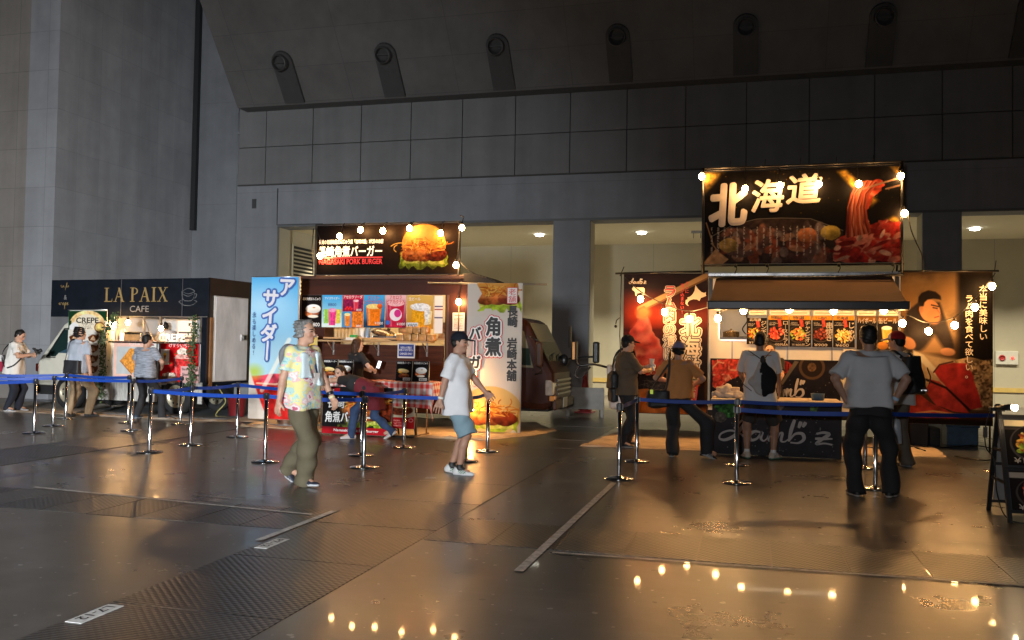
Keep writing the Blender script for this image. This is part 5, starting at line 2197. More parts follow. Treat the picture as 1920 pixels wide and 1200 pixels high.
b.tube([(-3.36, BY + 1.45, 1.28), (-3.0, BY + 1.4, 1.33), (-2.72, BY + 1.4, 1.34)], .020, 7)
b.sph((-3.36, BY + 1.40, 1.26), .10, 10, sc=(1, .8, 1.2))
b.build("mirror_arm", BLK, B)
b = mbw(B)
b.box(-2.80, -2.68, BY + 1.32, BY + 1.46, 1.22, 1.62)
b.build("front_mirror", BLK, B, bevel=.03)
wheel(B, (-4.02, BY + .14, .34), .34, rim=(.40, .38, .36))
wheel(B, (-4.02, BY + 1.5, .34), .34, rim=(.40, .38, .36))
wheel(B, (-7.2, BY + .2, .34), .34, rim=(.40, .38, .36))
wheel(B, (-7.2, BY + 1.5, .34), .34, rim=(.40, .38, .36))
# folded black awning corner on the roof's end
t = thing("awning_cover", "black fabric cover sloping off the roof end of the burger truck", "awning", (-4.5, BY - .05, 2.6))
b = mbw(t)
b.add([(-4.90, BY - .1, 2.80), (-4.70, BY - .1, 2.80), (-4.30, BY - .12, 2.655), (-4.28, BY - .12, 2.60), (-4.90, BY - .1, 2.66),
       (-4.90, BY + 1.3, 2.80), (-4.70, BY + 1.3, 2.80), (-4.30, BY + 1.2, 2.655), (-4.28, BY + 1.2, 2.60), (-4.90, BY + 1.3, 2.66)],
      [(0, 1, 2, 3, 4), (9, 8, 7, 6, 5), (0, 5, 6, 1), (1, 6, 7, 2), (2, 7, 8, 3), (3, 8, 9, 4), (4, 9, 5, 0)])
b.build("fabric", mat("black_fabric", (.018, .016, .015), .8, var=.2), t)

# --- roof signboard
p = Pic(3.05, 170, (20, 15, 14))
p.ell(2.30, .55, 1.0, .7, (52, 34, 20), soft=.5, a=.8)
burger(p, 2.33, .42, .98, 2)
p.ell(2.38, .13, .45, .07, (44, 36, 14), soft=.08, a=.5)
t, at, w, h = poster("signboard", "long black burger signboard lit by bulbs on the brown truck roof", "sign", -7.83, -5.03, 2.79, 3.72, BY - .05, p, th=.05, boost=.42)
text(t, "長崎角煮バーガー", at(.245, .47), 1.28, .20, WHT, bold=.03)
text(t, "長崎の老舗角煮まんじゅう店「岩崎本舗」3代目のお店", at(.25, .665), 1.30, .085, WHT, bold=.012)
b = MB()
b.box(-.64, .64, -.002, .0, -.012, .012)
o = b.build("red_rule", REDI, t)
o.matrix_local = Matrix.Translation(at(.25, .345).translation)
text(t, "NAGASAKI PORK BURGER", at(.25, .265), 1.28, .10, REDI, bold=.022)
b = MB()
w2, h2 = 2.80, .93
b.box(-w2 / 2 - .03, w2 / 2 + .03, -.02, .06, h2, h2 + .03)
b.box(-w2 / 2 - .03, -w2 / 2, -.02, .06, -.04, h2)
b.box(w2 / 2, w2 / 2 + .03, -.02, .06, -.04, h2)
for x in (-1.2, 0, 1.2):
    b.box(x, x + .04, .062, .10, -.1, .9)
b.build("frame", BLK, t)

nb = [(637, 443, "left end"), (676, 431, "second from the left"), (718, 433, "third from the left"), (768, 428, "over the bun's left side"), (826, 437, "over the bun's right side")]
for px, py, nm in nb:
    P0 = Vector(YP(px, py, BY - .20))
    t = thing("clip_lamp", "clip lamp glowing along the burger sign's top edge, " + nm, "lamp", tuple(P0), 0, "bulbs lighting the burger signboard")
    bulb(t, tuple(P0), .05, up=(0, .5, .8))
    b = mbw(t)
    b.tube([P0 + Vector((0, .03, .07)), P0 + Vector((0, .06, .12)), (P0.x, BY - .09, 3.70), (P0.x + .02, BY - .06, 3.755), (P0.x + .03, BY - .03, 3.735)], .009, 6)
    b.build("arm", BLK, t)
for px, py, nm in ((866, 427, "at the upper right corner"), (600, 480, "at the left edge"), (855, 497, "at the lower right corner")):
    P0 = Vector(YP(px, py, BY - .22))
    t = thing("hanging_bulb", "glowing bulb on a black cable %s of the burger signboard" % nm, "light bulb", tuple(P0), 0, "bulbs lighting the burger signboard")
    bulb(t, tuple(P0))
    b = mbw(t)
    xs_ = -5.0 if P0.x > -6 else -7.86
    b.tube([P0 + Vector((0, 0, .09)), (P0.x + .01, BY - .15, P0.z + .2), (xs_, BY - .05, max(P0.z + .25, 3.7))], .008, 5)
    b.build("cord", CABLE, t)
t = thing("power_cable", "black cable sagging from the burger signboard down to the truck roof end", "cable", (-5.0, BY - .1, 3.7))
b = mbw(t)
b.tube([tuple(v) for v in spline([(-5.0, BY - .08, 3.72), (-4.99, BY - .1, 3.2), (-4.94, BY - .1, 2.98), (-4.7, BY - .12, 2.80), (-4.45, BY - .12, 2.71)], 8)], .010, 6)
b.build("cable", CABLE, t)
t = thing("power_cable", "black cable hanging down the left edge of the burger signboard", "cable", (-7.88, BY - .1, 3.66))
b = mbw(t)
b.tube([(-7.88, BY - .1, 3.66), (-7.90, BY - .1, 3.3), (-7.87, BY - .1, 2.8)], .010, 6)
b.build("cable", CABLE, t)
P0 = Vector(YP(860, 566, BY - .12))
t = thing("hanging_bulb", "bulb glowing on the brown wall beside the paper notice", "light bulb", tuple(P0))
bulb(t, tuple(P0))
b = mbw(t)
b.tube([P0 + Vector((0, 0, .09)), (P0.x, BY - .02, P0.z + .3), (P0.x, BY - .02, 2.7)], .008, 5)
b.build("cord", CABLE, t)
for px, py, y_, nm in ((873, 702, BY - .62, "pair of bulbs glowing low between the brown truck and the white banner"),):
    P0 = Vector(YP(px, py, y_))
    t = thing("floodlight", nm, "lamp", tuple(P0))
    bulb(t, tuple(P0), .04)
    bulb(t, YP(884, 768, BY - .60), .04)
    b = mbw(t)
    b.cyl((P0.x + .03, P0.y + .07, 0.01), (P0.x + .03, P0.y + .07, P0.z + .1), .012, n=8)
    b.bar((P0.x + .03, P0.y + .07, P0.z + .06), (P0.x, P0.y, P0.z + .08), .02)
    b.bar((P0.x + .03, P0.y + .07, .52), YP(884, 768, BY - .58), .02)
    b.cyl((P0.x + .03, P0.y + .07, 0.0), (P0.x + .03, P0.y + .07, 0.02), .12, n=16)
    b.build("stand", DSTEEL, t)
P0 = Vector((-8.15, BY - .25, .75))
t = thing("floodlight", "bulb glowing behind the blue banner above the metal kegs", "lamp", tuple(P0))
bulb(t, tuple(P0), .045)
b = mbw(t)
b.tube([P0 + Vector((0, 0, .08)), P0 + Vector((.0, .2, .5)), (P0.x, BY - .005, 1.5)], .01, 6)
b.build("cord", CABLE, t)
# string of small bulbs over the inside counter
t = thing("work_lamp", "strip lamp lighting the kitchen inside the burger truck", "lamp", (-6.45, BY + .6, 2.58))
b = mbw(t)
b.box(-7.3, -5.6, BY + .55, BY + .63, 2.55, 2.595)
b.build("tube", mat("warm_tube", (1, .9, .7), .4, var=0, emit=(1.0, .70, .34), est=60), t)

# --- menu sheets hanging across the hatch
def menu(x0, x1, z0, z1, pic, label, grp="menu sheets across the burger truck hatch", Y=BY - .13, **k):
    return poster("menu_sheet", label, "menu", x0, x1, z0, z1, Y, pic, None, grp, .006, **k)


zb, zt = 1.81, 2.41
p = Pic(.68, 120, (24, 20, 20))
pork_bun(p, .34, .46, .62)
t, at, w, h = menu(-8.49, -8.08, zb, zt, p, "black menu sheet of the pork burger, leftmost above the hatch")
text(t, "長崎角煮バーガー", at(.5, .88), .36, .055, WHT, bold=.02)
text(t, "¥800", at(.72, .08), .16, .07, WHT, bold=.01)
p = Pic(.68, 120, (24, 20, 20))
steamed_bun(p, .36, .52, .62)
t, at, w, h = menu(-8.07, -7.66, zb, zt, p, "black menu sheet of the white steamed bun, second from the left")
text(t, "長崎角煮まんじゅう", at(.5, .88), .36, .055, WHT, bold=.02)
text(t, "800", at(.76, .08), .14, .07, WHT, bold=.01)
p = Pic(.68, 120, (120, 190, 230)).vgrad((222, 236, 226), (60, 160, 220))
cup(p, .15, .12, .22, .44, (150, 200, 90))
cup(p, .54, .12, .22, .44, (220, 200, 80))
cup(p, .35, .06, .27, .46, (222, 60, 130), (240, 150, 190))
t, at, w, h = menu(-7.65, -7.24, zb, zt, p, "blue ice cider menu sheet with three coloured cups")
text(t, "アイスサイダー", at(.5, .90), .30, .05, WHT, bold=.012)
text(t, "¥800", at(.5, .70), .17, .06, NAVY, bold=.01)
p = Pic(.68, 120, (200, 60, 80))
p.rect(0, .68, .5, .9, (130, 30, 70), nz=.4)
cup(p, .44, .52, .18, .30, (220, 60, 80), (240, 200, 200))
for k in range(5):
    p.ell(.1 + k * .05, .56 + (k % 2) * .05, .04, .04, (220, 40, 40), shade=.4)
p.rect(0, .30, .0, .49, (60, 150, 200))
cup(p, .16, .03, .2, .36, (240, 130, 40), (250, 220, 150))
p.rect(.31, .68, .0, .49, (226, 120, 40), nz=.4)
p.rect(0, .68, .86, 1, (200, 40, 70))
t, at, w, h = menu(-7.23, -6.82, zb, zt, p, "red and orange soda menu sheet split into four panels")
text(t, "アセロラソーダ", at(.5, .94), .38, .06, WHT, bold=.02)
text(t, "800", at(.8, .54), .1, .04, WHT)
text(t, "800", at(.8, .05), .1, .04, WHT)
p = Pic(.68, 120, (70, 160, 210)).vgrad((40, 90, 130), (70, 170, 225))
p.rect(0, .68, 0, .2, (30, 50, 70), soft=.1)
cup(p, .33, .06, .50, .58, (236, 120, 24), (250, 214, 130))
p.ell(.52, .66, .09, .075, (226, 90, 30), shade=.3)
t, at, w, h = menu(-6.81, -6.39, zb, zt, p, "blue mango beer cocktail menu sheet with a big orange glass")
text(t, "マンゴー\nビアカクテル", at(.5, .85), .36, .15, REDI, bold=.022)
text(t, "¥1000", at(.74, .14), .16, .05, WHT, bold=.01)
p = Pic(.68, 120, (214, 120, 140)).vgrad((120, 20, 40), (236, 190, 190))
cup(p, .34, .02, .56, .72, (190, 30, 60), (240, 180, 180))
p.ell(.34, .40, .2, .19, (236, 220, 226))
p.ell(.40, .44, .11, .12, (210, 50, 130))
p.ell(.08, .16, .07, .07, (50, 110, 190))
t, at, w, h = menu(-6.38, -5.97, zb, zt, p, "pink acerola beer cocktail menu sheet with a red glass")
text(t, "アセロラ\nビアカクテル", at(.5, .86), .36, .15, REDI, bold=.022)
text(t, "¥1000", at(.76, .12), .16, .05, WHT, bold=.01)
p = Pic(.76, 120, (206, 160, 60)).vgrad((190, 130, 40), (216, 176, 90))
p.poly([(.10, .0), (.52, .0), (.56, .62), (.16, .62)], (228, 160, 30), nz=.3)
p.poly([(.50, .1), (.70, .14), (.74, .52), (.60, .60), (.58, .50), (.64, .45), (.60, .24), (.52, .22)], (236, 214, 160), nz=.2)
p.ell(.38, .66, .26, .12, (236, 234, 230), nz=.3, wob=.4)
p.poly([(.50, .60), (.70, .68), (.66, .40), (.58, .10), (.52, .3)], (226, 224, 220), nz=.3, wob=.05)
t, at, w, h = menu(-5.96, -5.45, zb - .01, zt - .01, p, "golden draft beer menu sheet, rightmost above the hatch", sag=.004)
text(t, "生ビール", at(.30, .90), .22, .06, WHT, bold=.012)
b = MB()
b.box(-.11, .11, -.003, 0, -.055, .055)
o = b.build("price_tag", mat("tag_white", (.66, .70, .72), .5, var=.05), t)
o.matrix_local = Matrix.Translation(at(.23, .09).translation)
text(t, "¥800", at(.23, .09), .19, .075, BLKI, bold=.008, off=.009)
t, at, w, h = menu(-5.44, -5.28, 1.72, 2.40, Pic(.26, 120, (232, 226, 220)).rect(0, .26, .70, .73, (60, 50, 90)).rect(0, .26, .62, .65, (150, 60, 50)).rect(0, .26, .40, .43, (60, 50, 90)), "narrow white paper list beside the golden beer menu sheet", Y=BY - .10)
t, at, w, h = poster("notice", "white paper notice taped to the brown truck wall below a bulb", "notice", -5.12, -4.89, 1.77, 2.10, BY - .025, Pic(.7, 70, (226, 214, 196)).lines_of_print(.08, .62, .1, .72, 9, (120, 70, 60), 4).rect(.1, .6, .84, .88, (90, 80, 80)), th=.003)
t, at, w, h = poster("notice", "blue CASHLESS ONLY notice hanging below the burger counter", "notice", -6.03, -5.70, 1.27, 1.53, BY - .36, None, mat("notice_white", (.70, .68, .66), .5, var=.05), th=.003)
b = MB()
b.box(-.145, .145, -.002, 0, -.108, .108)
o = b.build("blue_field", mat("notice_blue", (.015, .035, .21), .5, var=.05), t)
o.matrix_local = Matrix.Translation(at(.5, .52).translation + Vector((0, .002, 0)))
text(t, "お支払いに現金は\nお使いいただけません", at(.5, .64), .26, .085, WHT, bold=.01)
text(t, "CASHLESS ONLY", at(.5, .30), .24, .035, WHT, bold=.015)

# --- food and tools on the burger counter
t = thing("bun_pack", "stack of plastic wrapped golden buns on the burger counter", "bread", (-5.78, BY - .12, 1.576))
b = MB()
for r_ in range(2):
    for c_ in range(3 if r_ else 5):
        b.box(-.34 + c_ * .145 + r_ * .17, -.205 + c_ * .145 + r_ * .17, -.1, .08, r_ * .135, r_ * .135 + .128)
b.build("buns", mat("bun_gold", (.50, .26, .09), .18, var=.5, scale=9, bump=.5, bscale=18), t, bevel=.02)
t = thing("steamer_lid", "big dark round steamer lid standing inside the burger hatch", "lid", (-6.55, BY + .32, 1.632))
b = MB()
b.M = Matrix.Translation((0, 0, .02)) @ Matrix.Rotation(.35, 4, 'Y')
b.lathe([(.30, 0), (.30, .02), (.22, .09), (.08, .13), (.0, .135)], n=24)
b.cyl((0, 0, .13), (0, 0, .17), .03, n=10)
b.build("lid", mat("lid_dark", (.05, .025, .018), .25, var=.1, metal=.4), t)
for i, (x, z, n_) in enumerate(((-6.15, 1.632, 2), (-5.36, 1.632, 3))):
    t = thing("bamboo_steamer", ("low bamboo steamer beside the dark lid" if i == 0 else "tall stack of bamboo steamers at the right end of the hatch"), "steamer", (x, BY + .36, z))
    b = MB()
    for k in range(n_):
        b.lathe([(.0, k * .10), (.155, k * .10), (.155, k * .10 + .09), (.145, k * .10 + .095), (.0, k * .10 + .096)], n=22)
    b.build("steamer", mat("bamboo", (.33, .17, .07), .6, var=.25, scale=12), t)
t = thing("bottle_row", "row of clear sauce bottles on the counter inside the burger hatch", "bottles", (-6.95, BY + .25, 1.632))
b = MB()
for dx, h, mi in ((-.16, .26, 0), (-.06, .28, 1), (.05, .24, 2), (.16, .26, 0)):
    b.lathe([(.045, 0), (.046, h * .7), (.02, h * .85), (.018, h), (.0, h)], (dx, 0, 0), 12, mi)
b.build("bottle", [mat("bottle_clear", (.55, .45, .3), .15, var=.1), mat("bottle_white", (.7, .7, .68), .35, var=0), mat("bottle_blue", (.2, .28, .4), .2, var=.1)], t)
t = thing("cup_stack", "rows of stacked paper cups along the left of the burger hatch", "cups", (-7.35, BY + .4, 1.632))
b = MB()
for k in range(8):
    b.lathe([(.04, 0), (.052, .40), (.0, .40)], (-.27 + k * .075, rnd.uniform(-.02, .02), 0), 12)
b.build("cups", mat("cup_amber", (.60, .36, .14), .4, var=.3, scale=7), t)
t = thing("condiment_tray", "steel tray with food tongs and yellow condiments in the burger hatch", "tray", (-6.4, BY + .1, 1.632))
b = MB()
b.box(-.28, .28, -.1, .1, 0, .03)
for k in range(9):
    b.sph((-.22 + k * .055, rnd.uniform(-.05, .05), .045), .03, 8, 1 if k % 3 else 2)
b.build("tray", [STEEL, mat("egg_yellow", (.6, .36, .05), .5, var=.2), mat("foil", (.6, .6, .6), .3, metal=.8, var=.1)], t)
t = thing("napkin_box", "white napkin box with a green lid on the burger counter shelf", "box", (-7.02, BY - .18, 1.576))
b = MB()
b.box(-.09, .09, -.05, .05, 0, .05)
b.box(-.02, .1, -.04, .04, .051, .10, 1)
b.build("box", [mat("napkin_white", (.7, .66, .58), .6, var=.05), mat("lid_green", (.04, .32, .07), .4, var=.05)], t, bevel=.006)

# --- yellow standing board, blue cider flag, kegs
p = Pic(.36, 150, (206, 176, 84))
p.vgrad((196, 160, 60), (214, 184, 96))
p.rect(.0, .36, .90, .955, (214, 190, 110))
p.rect(.03, .24, .50, .535, (30, 20, 14))
p.rect(.03, .2, .30, .33, (30, 20, 14))
p.ell(.05, .64, .1, .05, (150, 80, 30), nz=.6)
p.ell(.1, .16, .16, .07, (160, 90, 30), nz=.6)
t, at, w, h = poster("upright_banner", "narrow yellow upright menu banner behind the man in the flowery shirt", "banner", -8.05, -7.62, .42, 1.62, BY - .34, p, th=.01)
b = MB()
b.cyl((.19, .02, -.41), (.19, .02, 1.25), .012, n=8)
b.cyl((-.2, .02, 1.21), (.22, .02, 1.21), .01, n=8)
b.box(-.2, .3, -.1, .2, -.42, -.40)
b.build("stand", ALU, t)
FYB = 14.3
p = Pic(.36, 200, (120, 190, 230)).vgrad((236, 220, 200), (80, 170, 226))
p.ell(.10, .80, .2, .12, (190, 224, 240), soft=.1, a=.8)
p.rect(.0, .36, .27, .44, (170, 214, 232), soft=.12)
p.poly([(.14, .0), (.14, .02), (.0, .30), (.0, .30), (.10, .305), (.34, .31), (.36, .31), (.36, .0)], (222, 44, 40), nz=.3)
p.ell(.22, .28, .15, .04, (226, 70, 90), nz=.6)
p.line([(.06, .25), (.2, .245), (.35, .27)], .012, (246, 190, 160))
p.line([(.10, .20), (.30, .56)], .03, (250, 240, 220), a=.7)
p.ell(.04, .33, .05, .04, (180, 200, 90), soft=.03)
p.ell(.32, .33, .06, .03, (240, 180, 60), soft=.03)
p.poly([(.0, .0), (.14, .0), (.02, .30), (.0, .36)], (220, 206, 190))
t, at, w, h = poster("banner", "sky blue cider banner with a red drink hanging left of the brown truck", "banner", -8.78, -7.82, .12, 2.70, FYB, p, mat("banner_cloth", (.5, .5, .5), .8, var=.05), th=.004, sag=.02)
wi, bl_ = mat("cider_white", (.74, .70, .72), .5, var=0), mat("cider_blue", (.05, .13, .42), .5, var=0)
for s_, fx, fz, ww, hh in (("サイダー", .42, .66, .30, 1.26), ("ア", .78, .925, .27, .28)):
    M = at(fx, fz)
    text(t, vert(s_), M, ww, hh, bl_, bold=.022, halo=.046, off=.004, rot=-.05, lh=.95)
    text(t, vert(s_), M, ww, hh, wi, bold=.045, off=.012, rot=-.05, lh=.95)
text(t, vert("氷も楽しめる！"), at(.10, .60), .075, .78, NAVY, bold=.005, off=.012)
b = MB()
b.cyl((-.49, .02, 2.585), (.49, .02, 2.585), .012, n=8)
b.cyl((.47, .03, -.12), (.47, .03, 2.6), .014, n=8)
b.cyl((-.2, .03, -.13), (-.2, .03, -.10), .2, n=20)
b.bar((-.2, .03, -.11), (.47, .03, -.11), .04)
b.build("pole", ALU, t)
for i, (px, py) in enumerate(((534, 790), (575, 790))):
    x_, y_, _ = G(px, py)
    t = thing("beer_keg", ("steel beer keg standing at the foot of the blue banner" if i == 0 else "second steel beer keg, hidden behind the man in the flowery shirt"), "keg", (x_ + .95 * 0 + .45, y_ - .75, 0))
    b = MB()
    b.lathe([(.0, .03), (.13, .02), (.155, .0), (.165, .03), (.165, .06), (.175, .08), (.175, .18), (.185, .19), (.185, .21), (.175, .22), (.175, .32), (.185, .33), (.185, .35), (.17, .37), (.15, .44), (.15, .50), (.16, .51), (.14, .52), (.13, .45), (.0, .44)], n=28)
    b.build("keg", mat("keg_steel", (.62, .58, .52), .28, metal=1.0, var=.1, scale=4), t)
    b = MB()
    b.cyl((0, 0, .44), (0, 0, .60), .03, n=10)
    b.bar((0, 0, .56), (.09, -.02, .60), .03)
    b.build("tap_head", BLK, t)
t = thing("tap_hose_bundle", "black and brass tap fittings piled on the kegs under the blue banner", "fittings", (-8.25, 14.72, .6))
b = MB()
for k in range(5):
    b.tube([tuple(v) for v in spline([(rnd.uniform(-.1, .1), 0, -.05 + .03 * k), (rnd.uniform(-.25, .0), rnd.uniform(-.1, .1), .12), (rnd.uniform(0, .3), .05, .3 + .05 * k), (.2, .25, .55)], 6)], .014, 6, k % 2)
b.build("hose", [BLK, mat("brass", (.5, .3, .1), .3, metal=.8, var=.1)], t)

# --- white cloth banner on its cross pole
p = Pic(.365, 320, (226, 214, 200))
sv = p
bb = Pic(.365, 320, (226, 214, 200))
burger(p, .20, .905, .30, 6, bun=True)
p.poly([(.0, .77), (.0, 1.0), (.06, 1.0), (.10, .93), (.07, .88), (.09, .83), (.05, .80)], (226, 214, 200))
p.rect(0, .365, .0, .775, (228, 218, 205), soft=.008)
p.ell(.17, .135, .21, .17, (226, 190, 120))
burger(p, .165, .105, .36, 9, bun=False)
t, at, w, h = poster("banner", "tall white cloth banner with big burgers hanging from a cross pole", "banner", -4.72, -3.73, .03, 2.60, 14.6, p, mat("banner_cloth", (.5, .5, .5), .8, var=.05), th=.004, sag=.024, boost=.75)
for s_, fx, fz, ww, hh in (("角煮", .50, .64, .27, .66), ("バーガー", .17, .51, .20, .98)):
    M = at(fx, fz)
    text(t, vert(s_), M, ww, hh, REDI, bold=.022, halo=.052, off=.004, lh=1.05)
    text(t, vert(s_), M, ww, hh, WHT, bold=.022, halo=.036, off=.008, lh=1.05)
    text(t, vert(s_), M, ww, hh, BLKI, bold=.048, off=.014, lh=1.05)
text(t, vert("長崎 岩崎本舗".replace(" ", "　")), at(.84, .595), .17, 1.28, BLKI, bold=.045, off=.010, lh=.95)
b = MB()
b.box(-.092, .092, -.003, 0, -.14, .14)
o = b.build("seal_ground", mat("seal_white", (.74, .70, .66), .5, var=.03), t)
o.matrix_local = Matrix.Translation(at(.83, .915).translation + Vector((0, -.004, 0)))
b = MB()
for x0_, x1_, z0_, z1_ in ((-.092, .092, .13, .14), (-.092, .092, -.14, -.13), (-.092, -.084, -.13, .13), (.084, .092, -.13, .13)):
    b.box(x0_, x1_, -.003, 0, z0_, z1_)
o = b.build("seal_border", REDI, t)
o.matrix_local = Matrix.Translation(at(.83, .915).translation + Vector((0, -.009, 0)))
text(t, vert("老舗"), at(.83, .915), .13, .24, REDI, bold=.005, off=.012)
b = MB()
b.cyl((-1.25, .02, 2.58), (.92, .02, 2.545), .016, n=8)
b.build("pole", DSTEEL, t)

# --- table with gingham cloth, poster stands
GX0, GX1, GY0, GY1, GZ = -7.35, -4.92, 13.42, 14.02, .90
t = thing("folding_table", "long folding table under the red gingham cloth by the burger truck", "table", ((GX0 + GX1) / 2, 13.7, 0))
b = mbw(t)
b.box(GX0 + .02, GX1 - .02, GY0 + .02, GY1 - .02, GZ - .04, GZ - .006)
b.build("tabletop", mat("table_grey", (.3, .3, .3), .5, var=.05), t)
for x in (GX0 + .2, GX1 - .28):
    for y in (GY0 + .06, GY1 - .06):
        b = mbw(t)
        b.cyl((x, y, .025), (x, y, GZ - .04), .014, n=8)
        b.build("leg", mat("leg_steel", (.3, .26, .22), .3, metal=.8, var=.1), t)
    b = mbw(t)
    b.cyl((x, GY0 - .04, .015), (x, GY1 + .04, .015), .016, n=8)
    b.build("foot_bar", mat("foot_rust", (.16, .08, .04), .5, var=.3), t)


def gingham():
    m = cmat("gingham_cloth", .8, .2)
    return m


def cloth():
    n, mm = 150, 70
    hang = .26
    L, Dp = GX1 - GX0, GY1 - GY0
    us = np.linspace(-.20, L + .26, n)
    vs = np.linspace(-hang, Dp + .15, mm)
    U, V = np.meshgrid(us, vs)
    X = np.clip(U, 0, L) + GX0
    Y = np.clip(V, 0, Dp) + GY0
    dr = np.maximum(np.maximum(-U, 0), np.maximum(U - L, 0))
    df = np.maximum(np.maximum(-V, 0), np.maximum(V - Dp, 0))
    Z = GZ - np.hypot(dr, df) * (1 + .25 * (np.minimum(dr, df) > 0))
    wav = np.sin(U * 9) * .5 + np.sin(U * 21 + 1) * .3
    Y = Y - np.where(V < 0, .012 + .11 * df * (1 + wav), 0)
    X = X + np.where(U > L, .012 + .10 * dr * (1 + np.sin(V * 11)), 0) - np.where(U < 0, .10 * dr, 0)
    # the right end droops lower in front
    Z = Z - np.where((V < 0) & (U > L - .75), (df * .55 + .25 * df * np.maximum(0, U - L + .3)), 0)
    Z = Z + .004 * np.sin(U * 15) * np.sin(V * 13)
    ch = .052
    a, c = (np.floor(U / ch) % 2), (np.floor((V + 10) / ch) % 2)
    base = np.stack([np.full(U.shape, .76), np.full(U.shape, .70), np.full(U.shape, .66)], -1)
    red, mid = np.array((.62, .035, .03)), np.array((.70, .28, .24))
    col = np.where((a + c == 2)[..., None], red, np.where((a + c == 1)[..., None], mid, base))
    i = (np.arange(mm - 1)[:, None] * n + np.arange(n - 1)[None]).ravel()
    f = np.c_[i, i + 1, i + 1 + n, i + n]
    return np.stack([X, Y, Z], -1).reshape(-1, 3), f, col.reshape(-1, 3)


v, f, c = cloth()
o = npmesh("tablecloth", v - np.array([-6.1, 13.7, .9]), f, gingham(), None, True, c)
o.location = (-6.1, 13.7, .9)
tag(o, "red and white gingham cloth draped over the folding table", "tablecloth")
sd = o.modifiers.new("thickness", 'SOLIDIFY')
sd.thickness = .004

for x0, x1, lb in ((-5.64, -5.06, "pair of black burger menu cards standing on the right of the gingham table"), (-6.98, -6.42, "pair of black burger menu cards standing behind the leaning woman")):
    p = Pic(1.76, 110, (22, 19, 20))
    pork_bun(p, .44, .40, .72)
    steamed_bun(p, 1.32, .48, .72)
    p.rect(.865, .895, 0, 1, (190, 170, 140))
    p.rect(.40, .80, .03, .17, (216, 212, 206))
    p.rect(1.27, 1.68, .03, .17, (216, 212, 206))
    t, at, w, h = poster("menu_stand", lb, "menu stand", x0, x1, GZ + .004, GZ + .34, 13.62, p, th=.008, tilt=-.12)
    text(t, "長崎角煮バーガー", at(.24, .90), .24, .035, WHT, bold=.02)
    text(t, "長崎角煮まんじゅう", at(.75, .90), .24, .035, WHT, bold=.02)
    text(t, "¥800", at(.35, .10), .11, .035, BLKI, bold=.012)
    text(t, "¥800", at(.84, .10), .11, .035, BLKI, bold=.012)
    b = MB()
    b.box(-.29, .29, .05, .06, .0, .28)
    b.box(-.2, .2, -.02, .14, -.002, .002)
    b.build("easel_back", BLK, t)
p = Pic(1.56, 170, (30, 26, 26))
burger(p, 1.05, .52, 1.35, 12, bun=False)
p.rect(0, 1.56, 0, .15, (176, 24, 34))
p.poly([(0, .15), (.62, .15), (.42, .6), (.5, 1), (0, 1)], (26, 22, 22), soft=.08)
p.rect(.03, .38, .84, .97, (150, 20, 30))
t, at, w, h = poster("floor_poster", "big Nagasaki pork hamburger poster standing on the floor before the table", "poster", -6.80, -5.56, .02, .80, 13.30, p, th=.02, tilt=-.04)
for s_, fx, fz, ww in (("長崎", .20, .66, .30), ("角煮バーガー", .38, .36, .82)):
    text(t, s_, at(fx, fz), ww, .175, BLKI, bold=.022, halo=.012, off=.004)
    text(t, s_, at(fx, fz), ww, .175, WHT, bold=.022, off=.008)
text(t, "Nagasaki Pork Hamburger", at(.50, .075), .80, .055, WHT, bold=.02, off=.006)
text(t, "塩", at(.13, .905), .09, .07, WHT, off=.006)
b = MB()
b.bar((-.5, .03, .6), (-.5, .25, .0), .03)
b.bar((.5, .03, .6), (.5, .25, .0), .03)
b.build("strut", BLK, t)
p = Pic(.70, 110, (206, 190, 160))
p.ell(.25, .5, .4, .14, (120, 56, 34), nz=.7)
p.ell(.30, .68, .4, .13, (236, 216, 176), shade=.2)
p.rect(0, .7, .0, .30, (180, 26, 30))
p.lines_of_print(.05, .40, .05, .24, 4, (236, 180, 170), 3)
p.poly([(.5, .0), (.7, .0), (.7, .34), (.52, .30)], (190, 30, 32))
p.ell(.59, .23, .07, .05, (236, 210, 200))
p.ell(.59, .23, .055, .038, (190, 30, 32))
t, at, w, h = poster("floor_poster", "cream steamed bun poster with a red foot beside the big hamburger poster", "poster", -5.60, -5.20, .14, .74, 13.40, p, th=.01)
b = MB()
b.bar((-.15, .02, .5), (-.15, .2, -.135), .025)
b.bar((.15, .02, .5), (.15, .2, -.135), .025)
b.box(-.2, .2, -.02, .22, -.138, -.12)
b.build("strut", BLK, t)
# ================================================================ TRUCK C : lamb truck
CY = 15.1
C_ = thing("food_truck", "white kitchen truck wrapped in lamb meat pictures under a hokkaido sign", "food truck", (.8, CY, 0))
WTR = mat("truck_white", (.60, .57, .52), .4, var=.08, scale=2)
b = mbw(C_)
b.box(-.62, -.44, CY, CY + .05, .5, 2.72)
b.box(2.22, 2.36, CY, CY + .05, .5, 2.72)
b.box(-.44, 2.22, CY, CY + .05, .5, 1.68)
b.box(-.62, -.57, CY + .05, CY + 1.75, .5, 2.72)
b.box(2.31, 2.36, CY + .05, CY + 1.75, .5, 2.72)
b.box(-.57, 2.31, CY + 1.7, CY + 1.75, .5, 2.72)
b.box(-.57, 2.31, CY + .05, CY + 1.7, 2.64, 2.72)
b.box(-.57, 2.31, CY + .05, CY + 1.7, .5, .56)
b.build("box_body", WTR, C_)
b = mbw(C_)
b.box(-.68, 2.40, CY - .06, CY + 1.78, 2.725, 2.80)
b.box(-.68, 2.40, CY - .09, CY - .061, 2.74, 2.78, 1)
for k in range(40):
    b.box(-.64 + k * .075, -.60 + k * .075, CY - .066, CY - .0601, 2.728, 2.739, 2)
b.build("roof_rail", [mat("rail_white", (.55, .52, .48), .4, var=.05), STEEL, BLK], C_)
b = mbw(C_)
